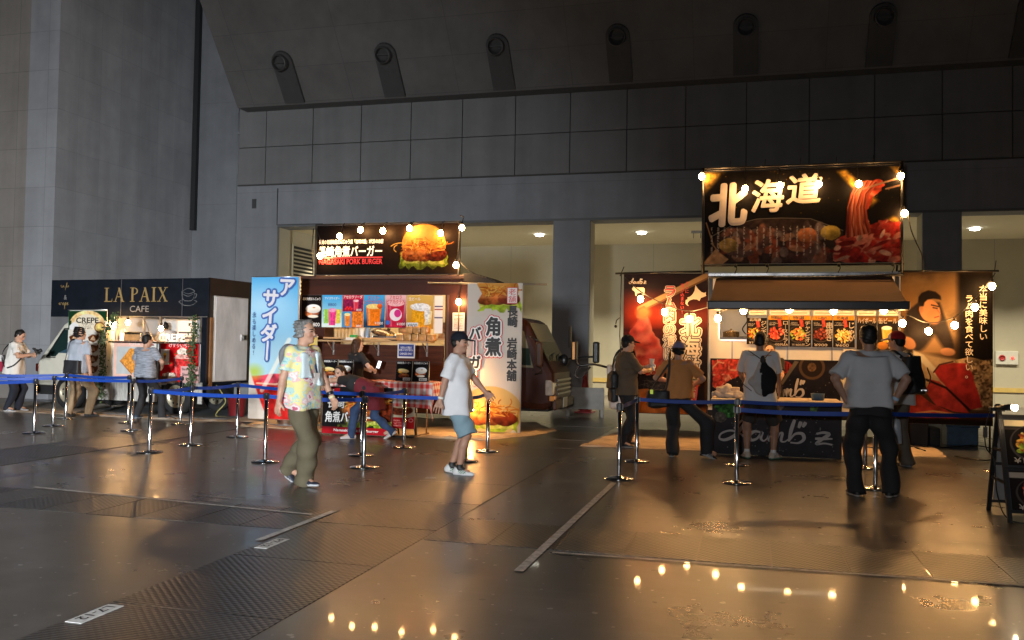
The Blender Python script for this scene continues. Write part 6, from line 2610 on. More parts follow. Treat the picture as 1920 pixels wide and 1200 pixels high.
b.box(-.44, 2.22, CY - .02, CY + .30, 1.655, 1.685)
b.box(-.46, -.44, CY - .01, CY + .05, 1.68, 2.64)
b.box(.72, .75, CY + .0, CY + .04, 1.68, 2.64)
b.box(-.44, .0, CY - .015, CY - .001, 1.665, 1.72, 1)
b.build("hatch_frame", [ALU, BLK], C_)
b = mbw(C_)
for x in (-.25, .63, 1.32, 2.0):
    b.box(x, x + .025, CY - .012, CY - .001, 1.36, 1.65)
b.build("bracket", mat("dull_steel", (.25, .25, .24), .4, metal=.7, var=.1), C_)
# awning: sloping canopy with a boxed front edge
b = mbw(C_)
ya, yb = CY - .06, 13.95
th = .02
b.add([(-.50, ya, 2.70), (2.22, ya, 2.70), (2.26, yb, 2.24), (-.56, yb, 2.24), (-.50, ya, 2.70 + th), (2.22, ya, 2.70 + th), (2.26, yb, 2.24 + th), (-.56, yb, 2.24 + th)],
      [(0, 3, 2, 1), (4, 5, 6, 7), (0, 1, 5, 4), (1, 2, 6, 5), (2, 3, 7, 6), (3, 0, 4, 7)])
aw = b.build("awning", mat("tan_canvas", (.105, .056, .030), .8, var=.12, scale=3), C_)
b = mbw(C_)
b.box(-.60, 2.30, yb - .09, yb - .002, 2.13, 2.265)
b.build("front_bar", mat("awning_bar", (.03, .03, .033), .35, var=.1, metal=.3), aw, bevel=.02)
b = mbw(C_)
for x in (-.47, 2.20):
    b.bar((x, ya, 2.3), (x, yb, 2.20), .03)
b.build("awning_arm", BLK, aw)
b = mbw(C_)
b.box(-.62, -.56, CY - .055, CY - .002, 2.25, 2.72)
b.build("awning_bracket", BLK, aw)
b = mbw(C_)
b.box(2.27, 2.33, CY - .055, CY - .002, 2.25, 2.72)
b.build("awning_bracket", BLK, aw)
# cab (behind the left banner)
b = mbw(C_)
b.prism([(-.66, .48), (-.66, 2.0), (-1.75, 1.98), (-1.92, 1.90), (-2.26, 1.15), (-2.32, 1.0), (-2.30, .45)], CY + .04, CY + 1.66)
b.build("cab", mat("cab_pale", (.52, .47, .42), .3, var=.06, coat=.4), C_, bevel=.05)
b = mbw(C_)
b.prism([(-1.98, 1.82), (-1.94, 1.86), (-2.27, 1.17), (-2.31, 1.14)], CY + .14, CY + 1.56)
b.build("windscreen", mat("pale_glass_sheen", (.19, .195, .14), .08, var=.1, spec=.7), C_)
b = mbw(C_)
b.tube([tuple(v) for v in spline([(-2.30, CY + .1, 1.16), (-2.55, CY - .05, 1.22), (-2.80, CY - .1, 1.20), (-2.86, CY - .12, 1.32)], 6)], .020, 7)
b.tube([tuple(v) for v in spline([(-2.80, CY - .1, 1.20), (-2.88, CY - .1, 1.05), (-2.78, CY - .08, .98), (-2.62, CY - .02, 1.18)], 6)], .016, 7)
b.build("mirror_arm", BLK, C_)
b = mbw(C_)
b.box(-2.93, -2.84, CY - .2, CY - .02, 1.28, 1.62)
b.box(-2.99, -2.95, CY - .16, CY - .04, 1.50, 1.88)
mi = b.build("mirror", BLK, C_, bevel=.03)
b = mbw(C_)
b.box(-2.905, -2.865, CY - .212, CY - .202, 1.30, 1.60)
b.build("mirror_edge", mat("amber_strip", (.7, .34, .06), .3, var=.1), mi, bevel=.004)
b = mbw(C_)
b.box(-2.34, -2.26, CY + .0, CY + .1, 1.02, 1.22)
b.build("lamp_pod", mat("pod_pale", (.5, .45, .4), .3, var=.1), C_, bevel=.03)
wheel(C_, (-1.46, CY + .12, .36), .36, rim=(.50, .47, .44))
wheel(C_, (-1.46, CY + 1.5, .36), .36, rim=(.50, .47, .44))
wheel(C_, (1.6, CY + .3, .36), .36, rim=(.50, .47, .44))
wheel(C_, (1.6, CY + 1.5, .36), .36, rim=(.50, .47, .44))
b = mbw(C_)
b.box(-2.2, 2.3, CY + .3, CY + 1.4, .38, .48)
b.build("chassis", mat("chassis_black", (.015, .015, .015), .7, var=.1), C_)
# inside the kitchen
t = thing("cooking_pot", "steel cooking pot with a lid on the left end of the lamb kitchen counter", "pot", (-.26, CY + .18, 1.687))
b = MB()
b.lathe([(.13, 0), (.135, .02), (.135, .12), (.142, .125), (.06, .15), (.02, .155), (.02, .18), (.0, .18)], n=22)
b.build("pot", mat("pot_brass", (.45, .35, .22), .25, metal=.9, var=.1), t)
t = thing("grill_plate", "dark round griddle pan beside the steel pot in the lamb kitchen", "pan", (.06, CY + .2, 1.687))
b = MB()
b.lathe([(.0, .01), (.17, .01), (.2, .05), (.205, .05), (.18, 0), (.0, 0)], n=22)
b.bar((.18, 0, .03), (.42, 0, .06), .02)
b.build("pan", mat("pan_dark", (.03, .026, .022), .35, metal=.5, var=.1), t)
t = thing("wall_socket", "grey wall socket with a hanging black wire inside the lamb kitchen", "socket", (-.02, CY + 1.69, 2.22))
b = MB()
b.box(-.1, .1, -.06, 0, -.06, .06)
b.tube([tuple(v) for v in spline([(.0, -.06, -.05), (.02, -.1, -.18), (-.06, -.1, -.32), (.0, -.08, -.42)], 6)], .012, 6, 1)
b.build("socket", [mat("socket_grey", (.3, .3, .3), .5, var=.1), CABLE], t, bevel=.006)
t = thing("work_lamp", "strip lamp lighting the inside of the lamb kitchen truck", "lamp", (.9, CY + .8, 2.6))
b = mbw(t)
b.box(-.3, 2.1, CY + .75, CY + .83, 2.59, 2.635)
b.build("tube", mat("warm_tube_c", (1, .9, .7), .4, var=0, emit=(1.0, .80, .52), est=7), t)

# --- the big roof sign
p = Pic(1.98, 230, (20, 17, 16))
p.mul(.3, 4, 5)
p.poly([(0, .78), (0, 1), (.2, 1)], (150, 116, 50), soft=.03, nz=.9)
p.poly([(1.36, .96), (1.44, .98), (1.96, .44), (1.98, .36), (1.9, .36)], (150, 112, 40), soft=.02, nz=.8)
p.poly([(1.88, 1), (1.98, 1), (1.98, .88)], (120, 90, 36), soft=.02, nz=.9)
r = np.random.default_rng(4)
for k in range(60):
    p.ell(r.uniform(0, 1.98), r.uniform(.5, 1), .004, .004, (190, 150, 70), a=r.uniform(.2, .9))
p.line([(.08, .30), (.30, .42), (.55, .48), (.80, .485), (1.10, .47), (1.42, .34)], .008, (130, 126, 122))
p.poly([(.0, .0), (.12, .30), (.30, .41), (.55, .475), (.80, .48), (1.10, .465), (1.42, .33), (1.45, .0)], (60, 46, 42), nz=.5, soft=.01)
for k in range(70):
    x_, y_ = r.uniform(.25, 1.3), r.uniform(.0, .36)
    p.ell(x_, y_, r.uniform(.05, .11), r.uniform(.03, .06), [(126, 110, 106), (146, 96, 78), (150, 76, 54), (96, 76, 72), (176, 130, 104), (84, 58, 56)][k % 6], rot=r.uniform(0, 3), nz=.5, seed=k, soft=.006, wob=.3, a=.85)
for x_, y_, c_ in ((.26, .20, (180, 150, 86)), (1.30, .32, (190, 160, 70)), (1.06, .30, (196, 120, 76))):
    p.ell(x_, y_, .10, .075, c_, nz=.4, wob=.3, shade=.2)
p.poly([(.0, .02), (.12, .16), (.26, .05), (.20, .0), (0, 0)], (190, 150, 110), nz=.3)
p.line([(.02, .45), (.10, .2), (.16, .12)], .012, (170, 130, 90))
raw_meat(p, [(1.32, .0), (1.36, .24), (1.50, .32), (1.62, .36), (1.80, .44), (1.98, .42), (1.98, .0)], 5, (156, 40, 34), (206, 150, 130), 70)
raw_meat(p, [(1.45, .28), (1.47, .55), (1.52, .76), (1.62, .84), (1.76, .86), (1.82, .80), (1.72, .70), (1.66, .56), (1.66, .40), (1.72, .30), (1.6, .24)], 8, (150, 52, 34), (206, 130, 96), 40)
for k in range(70):
    x_, y_ = r.uniform(1.36, 1.96), r.uniform(.0, .40)
    if y_ < .24 + (x_ - 1.36) * .32:
        p.ell(x_, y_, r.uniform(.03, .09), r.uniform(.015, .035), [(150, 44, 38), (190, 116, 100), (116, 30, 27), (206, 160, 142), (164, 60, 50)][k % 5], rot=r.uniform(-.6, 1.2), nz=.4, seed=k, soft=.004, wob=.3)
for k in range(26):
    u_ = (k % 13) / 12
    xs_ = [1.56 + .20 * u_, 1.50 + .18 * u_ + .02 * math.sin(k), 1.47 + .17 * u_, 1.46 + .19 * u_ + .015 * math.sin(k * 2.1), 1.45 + .24 * u_]
    ys_ = [.85 - .03 * abs(u_ - .5), .72, .58, .42, .27 + .05 * u_]
    p.line(list(zip(xs_, ys_)), r.uniform(.010, .028), [(146, 62, 44), (190, 116, 92), (112, 42, 30), (164, 84, 58), (84, 30, 24)][k % 5], a=.9, soft=.003)
p.ell(1.82, .55, .13, .10, (18, 14, 13), soft=.02)
p.line([(1.58, .76), (1.98, .88)], .02, (120, 90, 74))
p.line([(1.84, .765), (1.98, .80)], .018, (120, 90, 74))
for k in range(18):
    p.lines_of_print(.06 + k * .068, .10 + k * .068, .06, .40, 1, (196, 184, 172), k, vertical=True, a=.75)
t, at, w, h = poster("signboard", "large black hokkaido signboard with raw lamb raised on the white truck roof", "sign", -.70, 2.32, 2.92, 4.45, CY - .25, p, mat("sheet_back", (.25, .25, .25), .6, var=.05), th=.006, sag=.006, boost=.48)
for s_, fx, fz, ww, hh, rt_ in (("北", .125, .64, .58, .66, .05), ("海", .335, .725, .50, .52, .02), ("道", .52, .79, .54, .46, .03)):
    text(t, s_, at(fx, fz), ww, hh, mat("sign_ivory", (.40, .345, .30), .55, var=.12, scale=5), bold=.022, halo=.032 if s_ == "北" else .014, off=.006, rot=rt_, shear=.12)
    text(t, s_, at(fx, fz), ww * .985, hh * .985, MATS["sign_ivory"], bold=.012, off=.010, rot=rt_, shear=.12)
b = MB()
for x in (-1.53, 1.53):
    b.cyl((x, .02, -.15), (x, .02, 1.60), .024, n=10)
    b.cyl((x, .5, -.12), (x, .03, 1.0), .016, n=8)
for z in (-.02, 1.56, 1.60):
    b.cyl((-1.56, .02, z), (1.56, .02, z), .018, n=8)
for x in (-1.1, -.55, 0, .55, 1.1):
    b.cyl((x, .02, 1.56), (x + .01, .02, 1.72), .006, n=5)
for x in (-1.0, -.5, .6, 1.4):
    b.tube([(x, -.01, .01), (x + .02, .0, -.08), (x - .01, .02, -.15)], .008, 5)
    b.sph((x, .0, -.03), .03, 8)
b.build("pipe_frame", mat("pipe_black", (.018, .017, .017), .35, var=.1, metal=.4), t)
b = MB()
b.cyl((-1.4, -.05, -.22), (-.40, -.05, -.22), .02, n=8)
b.cyl((.55, -.05, -.23), (1.55, -.05, -.19), .02, n=8)
b.build("tie_bar", MATS["pipe_black"], t)

# --- left wrap banner
p = Pic(.605, 330, (40, 32, 34))
p.vgrad((30, 24, 26), (50, 40, 46))
p.rect(0, .62, .56, .82, (150, 40, 26), soft=.08, a=.9)
p.rect(0, .62, .64, .74, (200, 66, 38), soft=.05, a=.7)
p.rect(0, .62, .585, .60, (60, 24, 20), soft=.015, a=.7)
p.rect(.3, .61, .45, .85, (40, 30, 32), soft=.12, a=.7)
p.line([(.12, .745), (.60, .985)], .045, (196, 160, 116))
p.line([(.14, .735), (.60, .965)], .012, (130, 96, 66))
raw_meat(p, [(.05, .58), (.10, .66), (.10, .74), (.16, .76), (.19, .70), (.20, .60), (.26, .53), (.32, .42), (.33, .33), (.27, .26), (.15, .26), (.10, .32), (.08, .46)], 7, (190, 66, 58), (232, 150, 130), 26)
p.ell(.145, .72, .05, .045, (226, 150, 90), soft=.02)
for x_, y_, r_ in ((.13, .60, .05), (.17, .5, .07), (.24, .42, .07), (.20, .34, .06)):
    p.ell(x_, y_, r_, r_ * .8, (206, 76, 66), soft=.03, shade=.35, nz=.4)
    p.ell(x_ - r_ * .2, y_ + r_ * .3, r_ * .4, r_ * .25, (240, 150, 130), soft=.02, a=.7)
p.poly([(.05, .0), (.05, .16), (.18, .175), (.30, .13), (.40, .16), (.60, .24), (.6, .0)], (206, 122, 54), nz=.4)
p.poly([(.38, .2), (.52, .26), (.6, .3), (.6, .05), (.5, .02)], (40, 26, 22), soft=.02)
p.poly([(.42, .24), (.5, .285), (.57, .26), (.55, .20), (.46, .19)], (196, 130, 70), nz=.3)
p.poly([(.05, .17), (.1, .25), (.36, .25), (.34, .14), (.2, .18)], (44, 38, 40), nz=.5)
for k in range(24):
    p.line([(.1 + r.uniform(0, .24), .15 + r.uniform(0, .09)), (.14 + r.uniform(0, .24), .16 + r.uniform(0, .09))], .003, (130, 126, 126), a=.6)
BX0, BX1, BZ0, BZ1 = -2.04, -.63, .42, 2.78
t, at, w, h = poster("banner", "dark banner with raised raw lamb and white hokkaido characters", "banner", BX0, BX1, BZ0, BZ1, CY - .14, p, MATS["sheet_back"], th=.006, sag=.008, boost=.4)
IV = mat("ivory_ink", (.44, .37, .29), .5, var=0)
RED2 = mat("bright_red_ink", (.38, .03, .025), .5, var=0)
text(t, vert("北海道"), at(.80, .475), .31, 1.06, IV, bold=.022, halo=.042, off=.004, lh=.95)
text(t, vert("北海道"), at(.80, .475), .31, 1.06, BLKI, bold=.022, halo=.024, off=.008, lh=.95)
text(t, vert("北海道"), at(.80, .475), .31, 1.06, IV, bold=.022, off=.012, lh=.95)
text(t, vert("ラム肉の漬け"), at(.555, .645), .19, 1.22, IV, bold=.022, halo=.026, off=.004, lh=.95)
text(t, vert("ラム肉の漬け"), at(.555, .645), .19, 1.22, BLKI, bold=.022, halo=.014, off=.008, lh=.95)
text(t, vert("ラム肉の漬け"), at(.555, .645), .19, 1.22, IV, bold=.016, off=.012, lh=.95)
text(t, vert("ラム肉"), at(.555, .785), .19, .58, RED2, bold=.018, off=.016, lh=.95)
text(t, vert("タレに"), at(.755, .90), .055, .19, RED2, bold=.012, off=.008)
text(t, vert("漬け込まない！"), at(.70, .82), .06, .50, RED2, bold=.012, off=.008)
lambz(t, at(.17, .945), .30, .10, IV, .014)
# sheep emblem and island outline, printed shapes
def flat(parent, pts, M, m, off=.007, name="emblem"):
    Mn = np.array(M)
    b = MB()
    b.add([Mn[:3, 0] * x + Mn[:3, 1] * y + Mn[:3, 2] * off + Mn[:3, 3] for x, y in pts], [tuple(range(len(pts)))])
    return b.build(name, m, parent, fix=False)


flat(t, [(-.11, .04), (-.09, .075), (-.06, .085), (-.045, .06), (.08, .06), (.105, .04), (.105, -.02), (.095, -.075), (.075, -.075), (.072, -.035), (-.02, -.04), (-.03, -.085), (-.05, -.085), (-.055, -.03), (-.075, .0), (-.105, .015)], at(.18, .875), IV)
isl = [(.03, .19), (.08, .12), (.13, .075), (.175, .06), (.205, .075), (.20, .035), (.21, .01), (.16, -.01), (.12, -.025), (.10, -.075), (.06, -.05), (.0, -.045), (-.06, -.065), (-.085, -.09), (-.10, -.13), (-.07, -.16), (-.10, -.15), (-.13, -.12), (-.125, -.06), (-.09, -.045), (-.10, -.02), (-.05, .0), (-.01, .04), (.02, .10)]
flat(t, [(x, y) for x, y in isl], at(.83, .835), IV)
for s_, fx, fz, hh, rt_ in (("本場の味", .825, .115, .50, -.12), ("名物", .70, .17, .36, -.12)):
    M = at(fx, fz) @ Matrix.Rotation(rt_, 4, 'Z')
    flat(t, [(-.075, -hh / 2), (.075, -hh / 2), (.075, hh / 2), (-.075, hh / 2)], M, RED2, .006, "red_tag")
    text(t, vert(s_), M, .09, hh - .08, IV, bold=.015, off=.011)
b = MB()
b.cyl((-.85, -.01, BZ1 - BZ0 + .005), (.70, -.01, BZ1 - BZ0 + .03), .018, n=8)
b.tube([(-.745, -.02, 2.36), (-.75, -.03, 1.9), (-.76, -.02, 1.3), (-.74, 0, .9)], .009, 5)
b.tube([(-.77, -.02, 2.32), (-.70, -.03, 2.48)], .009, 5)
b.tube([(-.75, -.03, 1.62), (-.82, -.03, 1.56), (-.83, -.03, 1.50)], .009, 5)
b.sph((-.83, -.03, 1.46), .028, 8)
b.build("cross_pole", MATS["pipe_black"], t)

# --- right poster with the carver
p = Pic(.56, 320, (70, 52, 36))
p.rect(0, .36, .55, 1, (136, 108, 74), soft=.06, nz=.3)
p.ell(.05, .75, .12, .16, (150, 110, 66), soft=.08)
p.ell(.28, .88, .10, .10, (160, 120, 76), soft=.07)
p.rect(.35, .58, .40, 1, (22, 17, 16), soft=.02)
p.poly([(.0, .52), (.04, .74), (.11, .80), (.24, .80), (.30, .62), (.33, .50), (.28, .48), (.20, .56), (.16, .48), (0, .44)], (46, 38, 36), soft=.008, nz=.25)
p.poly([(.15, .50), (.21, .58), (.29, .46), (.10, .46)], (150, 116, 80), soft=.015)
p.ell(.18, .745, .062, .078, (196, 136, 92), rot=.35, shade=.2)
p.ell(.205, .70, .040, .045, (188, 124, 82), soft=.01)
p.poly([(.122, .770), (.108, .80), (.11, .835), (.13, .863), (.17, .880), (.215, .870), (.246, .842), (.25, .815), (.232, .820), (.20, .825), (.165, .818), (.148, .80), (.142, .775)], (36, 28, 25), soft=.004)
p.ell(.128, .752, .013, .022, (190, 128, 88))
p.line([(.20, .765), (.225, .76)], .008, (60, 40, 32))
p.line([(.19, .783), (.235, .772)], .008, (40, 28, 24))
p.line([(.21, .70), (.235, .708)], .007, (120, 60, 50))
p.line([(.225, .75), (.243, .728)], .008, (160, 104, 70))
p.ell(.29, .475, .045, .026, (176, 124, 90), rot=-.1, soft=.004, shade=.2)
p.ell(.05, .53, .05, .036, (176, 122, 86), rot=-.7, soft=.004)
p.poly([(.0, .26), (.08, .48), (.20, .45), (.35, .42), (.3, .2), (.1, .2)], (176, 150, 116), soft=.012, nz=.15)
p.poly([(.08, .48), (.14, .455), (.30, .27), (.28, .26), (.08, .45)], (210, 196, 170), soft=.005)
p.poly([(.33, .42), (.42, .445), (.56, .41), (.56, .1), (.44, .1), (.42, .22)], (142, 118, 88), nz=1.0)
for k in range(150):
    x_, y_ = r.uniform(.40, .56), r.uniform(.12, .43)
    p.ell(x_, y_, .010, .006, [(70, 48, 34), (190, 164, 130)][k % 2], rot=r.uniform(0, 3), a=.7)
p.poly([(.20, .345), (.24, .39), (.32, .41), (.40, .40), (.44, .32), (.47, .22), (.50, .12), (.42, .10), (.30, .23), (.24, .29)], (168, 46, 44), nz=.35, wob=.02)
p.poly([(.15, .22), (.18, .29), (.24, .28), (.33, .19), (.42, .08), (.32, .09), (.22, .12)], (182, 58, 54), nz=.35, wob=.02)
p.poly([(.04, .17), (.12, .19), (.2, .13), (.32, .075), (.36, .04), (.05, .04)], (172, 58, 50), nz=.4, wob=.02)
p.line([(.05, .06), (.2, .085), (.36, .065)], .012, (226, 166, 110))
p.line([(.16, .29), (.28, .24), (.42, .10)], .014, (34, 20, 18), soft=.004)
p.line([(.205, .34), (.24, .39), (.32, .412)], .010, (80, 46, 34))
p.rect(0, .56, .0, .035, (26, 18, 16), soft=.01)
PX0, PX1, PZ0, PZ1 = 2.34, 3.66, .40, 2.78
t, at, w, h = poster("poster", "large poster of a cook carving red roast lamb right of the truck", "poster", PX0, PX1, PZ0, PZ1, CY - .12, p, MATS["sheet_back"], th=.006, sag=.004, boost=.4)
text(t, vert("本当に美味しい"), at(.895, .735), .115, .84, IV, bold=.008, off=.006)
text(t, vert("ラム肉を食べて欲しい。"), at(.745, .575), .115, 1.28, IV, bold=.008, off=.006)
b = MB()
b.cyl((-.70, .0, PZ1 - PZ0 + .015), (.74, -.01, PZ1 - PZ0 + .01), .016, n=8)
b.tube([(.68, -.01, 2.38), (.70, -.02, 2.55)], .007, 5)
b.cyl((.62, .02, -.4), (.62, .02, 2.38), .016, n=8)
b.build("cross_pole", MATS["pipe_black"], t)

# --- printed panel under the hatch, and the counter in front
p = Pic(3.05, 110, (38, 34, 40))
p.mul(.3, 5)
raw_meat(p, [(.05, .35), (.05, .96), (.5, 1.0), (.85, .95), (.75, .62), (.40, .48), (.28, .25), (.16, .30)], 3, (190, 66, 56), (236, 190, 160), 40)
for x0_, y0_, w_, h_ in ((1.15, .42, .55, .55), (1.45, .68, .5, .3), (1.0, .22, .35, .22)):
    p.ell(x0_ + w_ / 2, y0_ + h_ / 2, w_ / 2, h_ / 2, (160, 50, 44), nz=.3, wob=.15)
    for a_ in range(8):
        for c_ in range(8):
            xx, yy = x0_ + w_ * (a_ + .5) / 8, y0_ + h_ * (c_ + .5) / 8
            if math.hypot((xx - x0_ - w_ / 2) / (w_ / 2), (yy - y0_ - h_ / 2) / (h_ / 2)) < .85:
                p.ell(xx, yy, .018, .022, (96, 26, 26))
p.ell(2.40, .84, .30, .28, (96, 74, 56))
p.ell(2.40, .84, .24, .22, (46, 36, 32))
p.ell(2.40, .84, .10, .10, (110, 84, 60), nz=.5)
p.poly([(2.0, .98), (2.1, .96), (1.72, .42), (1.66, .44)], (110, 100, 86))
for k in range(60):
    p.ell(r.uniform(.4, 3), r.uniform(.05, .6), .008, .008, (206, 202, 196), a=r.uniform(.3, .9))
t, at, w, h = poster("printed_panel", "dark panel of lamb cuts lettered Lamb'z fixed below the truck hatch", "panel", -.59, 1.46, .64, 1.365, CY - .055, p, MATS["sheet_back"], th=.02, boost=.6)
lambz(t, at(.60, .36), 1.02, .33, IV, .032, z=False)
p = Pic(2.1, 130, (36, 35, 38))
p.mul(.25, 4)
p.ell(.28, .90, .22, .20, (40, 84, 36), nz=.9, wob=.5)
p.ell(.14, .70, .10, .10, (70, 66, 60), nz=.6, wob=.4)
for x_ in (.46, .55, .5):
    p.ell(x_, .86 + (x_ - .5), .06, .06, (110, 30, 36), shade=.3)
p.poly([(1.10, 1.0), (1.22, 1.0), (.98, .62), (.92, .62)], (84, 80, 78), soft=.01)
p.poly([(1.6, .98), (1.75, 1.0), (1.68, .80), (1.6, .85)], (60, 84, 50), nz=.6)
for k in range(70):
    p.ell(r.uniform(.2, 2), r.uniform(.05, .8), .006, .006, (200, 196, 190), a=r.uniform(.2, .8))
p.ell(.9, .3, .05, .04, (60, 36, 34), soft=.02)
t = thing("counter", "long counter with a dark Lamb'z front panel before the lamb truck", "counter", (.42, 13.1, 0))
pm = MB()
pm.box(-.90, .87, .0, .025, .005, .76)
pm.box(-.90, -.87, .026, .95, .005, .76)
pm.box(.84, .87, .026, .95, .005, .76)
pm.build("panel", mat("panel_dark", (.022, .021, .024), .5, var=.15), t)
p.place(t, pl(-.015, -.004, .382), 1.77, .752, boost=1.8)
b = MB()
b.box(-.92, .89, -.02, .98, .762, .795)
b.build("countertop", mat("counter_pale", (.52, .42, .32), .5, var=.1), t, bevel=.004)
GRYL = mat("lambz_grey", (.36, .34, .33), .55, var=.05)
lambz(t, pl(-.02, -.005, .36), 1.58, .36, GRYL, .040)
t = thing("napkin_holder", "pale box with a crumpled towel at the left end of the lamb counter", "box", (-.28, 13.5, .797))
b = MB()
b.box(-.16, .18, .05, .2, 0, .15)
b.build("box", mat("box_beige", (.60, .48, .36), .7, var=.1), t, bevel=.008)
s_ = SD()
s_.ell((0, -.04, .045), np.array((.17, .09, .05)), k=.03)
s_.ell((-.02, .0, .11), np.array((.06, .05, .09)), k=.04)
soft(s_, "towel", mat("towel_cream", (.66, .58, .48), .9, var=.1), t, .012, fold=.018, seed=4, ffreq=40)
t = thing("card_stand", "small white card standing on the lamb counter near the napkin box", "card", (.0, 13.35, .797))
b = MB()
b.box(-.03, .03, -.005, .005, 0, .08)
b.box(-.03, .03, -.03, .03, 0, .004)
b.build("card", mat("card_white", (.66, .60, .52), .6, var=.05), t)
t = thing("sauce_tub", "blue plastic tub at the right end of the lamb counter", "tub", (1.0, 13.5, .797))
b = MB()
b.lathe([(.0, .0), (.085, .0), (.095, .09), (.1, .095), (.085, .095), (.08, .03), (.0, .03)], n=20)
b.build("tub", mat("tub_blue", (.03, .10, .22), .4, var=.1), t)

# --- menu sheets under the awning
mz0, mz1, mY = 1.575, 2.085, CY - .10
edges = [(1400, 1438, "noodle", "ジンギスカン", "black lamb noodle dish sheet, leftmost under the awning", "北海道", 1), (1440, 1479, "red", "ローストラム", "black roast lamb bowl sheet priced 1400", "特選部位", 1),
         (1480, 1521, "mix", "チャンピオン", "black mixed lamb bowl sheet priced 1600", "特選", 1), (1523, 1561, "skewer", "串焼き", "black skewer sheet priced 900", "ラム肉の", 1),
         (1562, 1603, "fried", "じゃが", "black fried potato sheet between the skewers and the highball", "北海道", 1), (1606, 1644, "cup", "ハイボール", "black highball sheet with a pale drink", "", 0), (1645, 1684, "cup2", "缶ビール", "black canned beer sheet, rightmost under the awning", "", 0)]
for i, (xa, xb, kind, s_, lb, top, v_) in enumerate(edges):
    x0_, x1_ = YP(xa, 620, mY)[0], YP(xb, 620, mY)[0]
    w_ = x1_ - x0_
    Ap = w_ / (mz1 - mz0)
    p = Pic(Ap, 110, (26, 22, 22))
    if kind.startswith("cup"):
        p.rect(0, Ap, .84, 1, (186, 120, 40), soft=.03, a=.6)
        cup(p, Ap * .45, .22, Ap * .5, .42, (206, 160, 90) if kind == "cup" else (190, 150, 60), (240, 230, 214))
        if kind == "cup2":
            p.ell(Ap * .25, .12, .16, .12, (150, 96, 40), shade=.3)
    else:
        if i in (1, 2, 3, 4):
            p.rect(0, Ap, .86, 1, (206, 140, 40), nz=.2)
        bowl(p, Ap * (.42 if i != 4 else .5), .40 if i != 4 else .36, Ap * .98, kind, i)
        p.poly([(Ap * .45, .9), (Ap * .6, .92), (Ap * .68, .66), (Ap * .5, .62)], (176, 66, 52), nz=.5)
        p.lines_of_print(.03, Ap * .5, .68, .80, 3, (190, 180, 170), i)
    t, at, w, h = poster("menu_sheet", lb, "menu", x0_, x1_, mz0 + (.03 if i in (0,) else 0) - (.03 if i > 4 else 0), mz1 - (.04 if i == 0 else 0), mY - .004 * (i % 2), p, None, "menu sheets under the tan awning", .005)
    if v_:
        n_ = len(s_)
        text(t, vert(s_), at(.84, .42 if n_ > 4 else .5), .085 if n_ > 4 else .11, .40 if n_ > 4 else .30, IV, bold=.018, lh=.9)
        text(t, top, at(.42, .93), .18, .05, IV if i == 0 else BLKI, bold=.02)
        text(t, ("¥1300", "¥1400丼", "¥1600丼", "¥900", "¥600")[i], at(.42, .07), .20, .045, IV, bold=.008)
    else:
        text(t, s_, at(.5, .86), w * .9, .09, IV, bold=.02)
        text(t, "600円" if i == 5 else "500円", at(.7, .07), .10, .04, IV)
for i, (xa, xb) in enumerate(((1404, 1438), (1443, 1518), (1525, 1602), (1607, 1643), (1648, 1684))):
    x0_, x1_ = YP(xa, 586, mY)[0], YP(xb, 586, mY)[0]
    t, at, w, h = poster("notice_strip", ("narrow white strip above the lamb noodle sheet", "long white strip above the roast lamb and mixed bowl sheets", "long white strip above the skewer sheet", "short white strip above the highball sheet", "short white strip above the canned beer sheet")[i], "notice", x0_, x1_, 2.09, 2.165, mY + .01, Pic(max(.5, (x1_ - x0_) / .075), 16, (232, 222, 206)).rect(.3, max(.4, (x1_ - x0_) / .075 - .5), .4, .6, (190, 150, 120)), None, "white strips above the awning menus", .003)
t, at, w, h = poster("shelf_box", "white packets stacked right of the lamb panel behind the man in black trousers", "packets", 1.50, 1.85, 1.30, 1.64, CY - .05, None, mat("packet_white", (.62, .56, .48), .5, var=.1), th=.03)
b = MB()
for z in (.08, .17, .25):
    b.box(-.16, .16, -.004, -.0005, z, z + .012)
b.build("packet_seam", mat("joint_tan", (.3, .28, .22), .8, var=0), t)
# --- things on the floor to the right
x_, y_, _ = G(1805, 836)
t = thing("storage_crate", "blue plastic crate on the floor below the carver poster", "crate", (x_ - .01, y_ + .12, 0))
b = MB()
b.box(-.23, .24, -.15, .20, .0, .32)
b.box(-.25, .26, -.17, .22, .30, .35)
b.build("crate", mat("crate_blue", (.02, .06, .12), .5, var=.3, scale=6), t, bevel=.015)
t = thing("generator_box", "black cloth covered boxes in the dark under the carver poster", "boxes", (2.75, 15.6, 0))
b = MB()
b.box(-.35, .1, -.1, .4, 0, .42)
b.build("box", mat("box_black", (.012, .012, .012), .7, var=.2), t, bevel=.02)
b = MB()
b.box(.12, .28, -.05, .4, 0, .3)
b.build("side_box", MATS["box_black"], t, bevel=.02)
for k, (pts, lb) in enumerate((([(1700, 835), (1760, 842), (1830, 838), (1880, 852), (1850, 866), (1790, 858)], "black cable looping on the floor below the carver poster"),
                              ([(1600, 838), (1660, 843), (1700, 838), (1735, 848)], "black cable lying on the pale floor sheet behind the counter"))):
    g_ = [G(*q)[:2] for q in pts]
    t = thing("power_cable", lb, "cable", (*g_[0], 0))
    b = mbw(t)
    b.tube([(q[0], q[1], .022) for q in spline(g_, 8)], .011, 6)
    b.build("cable", CABLE, t)

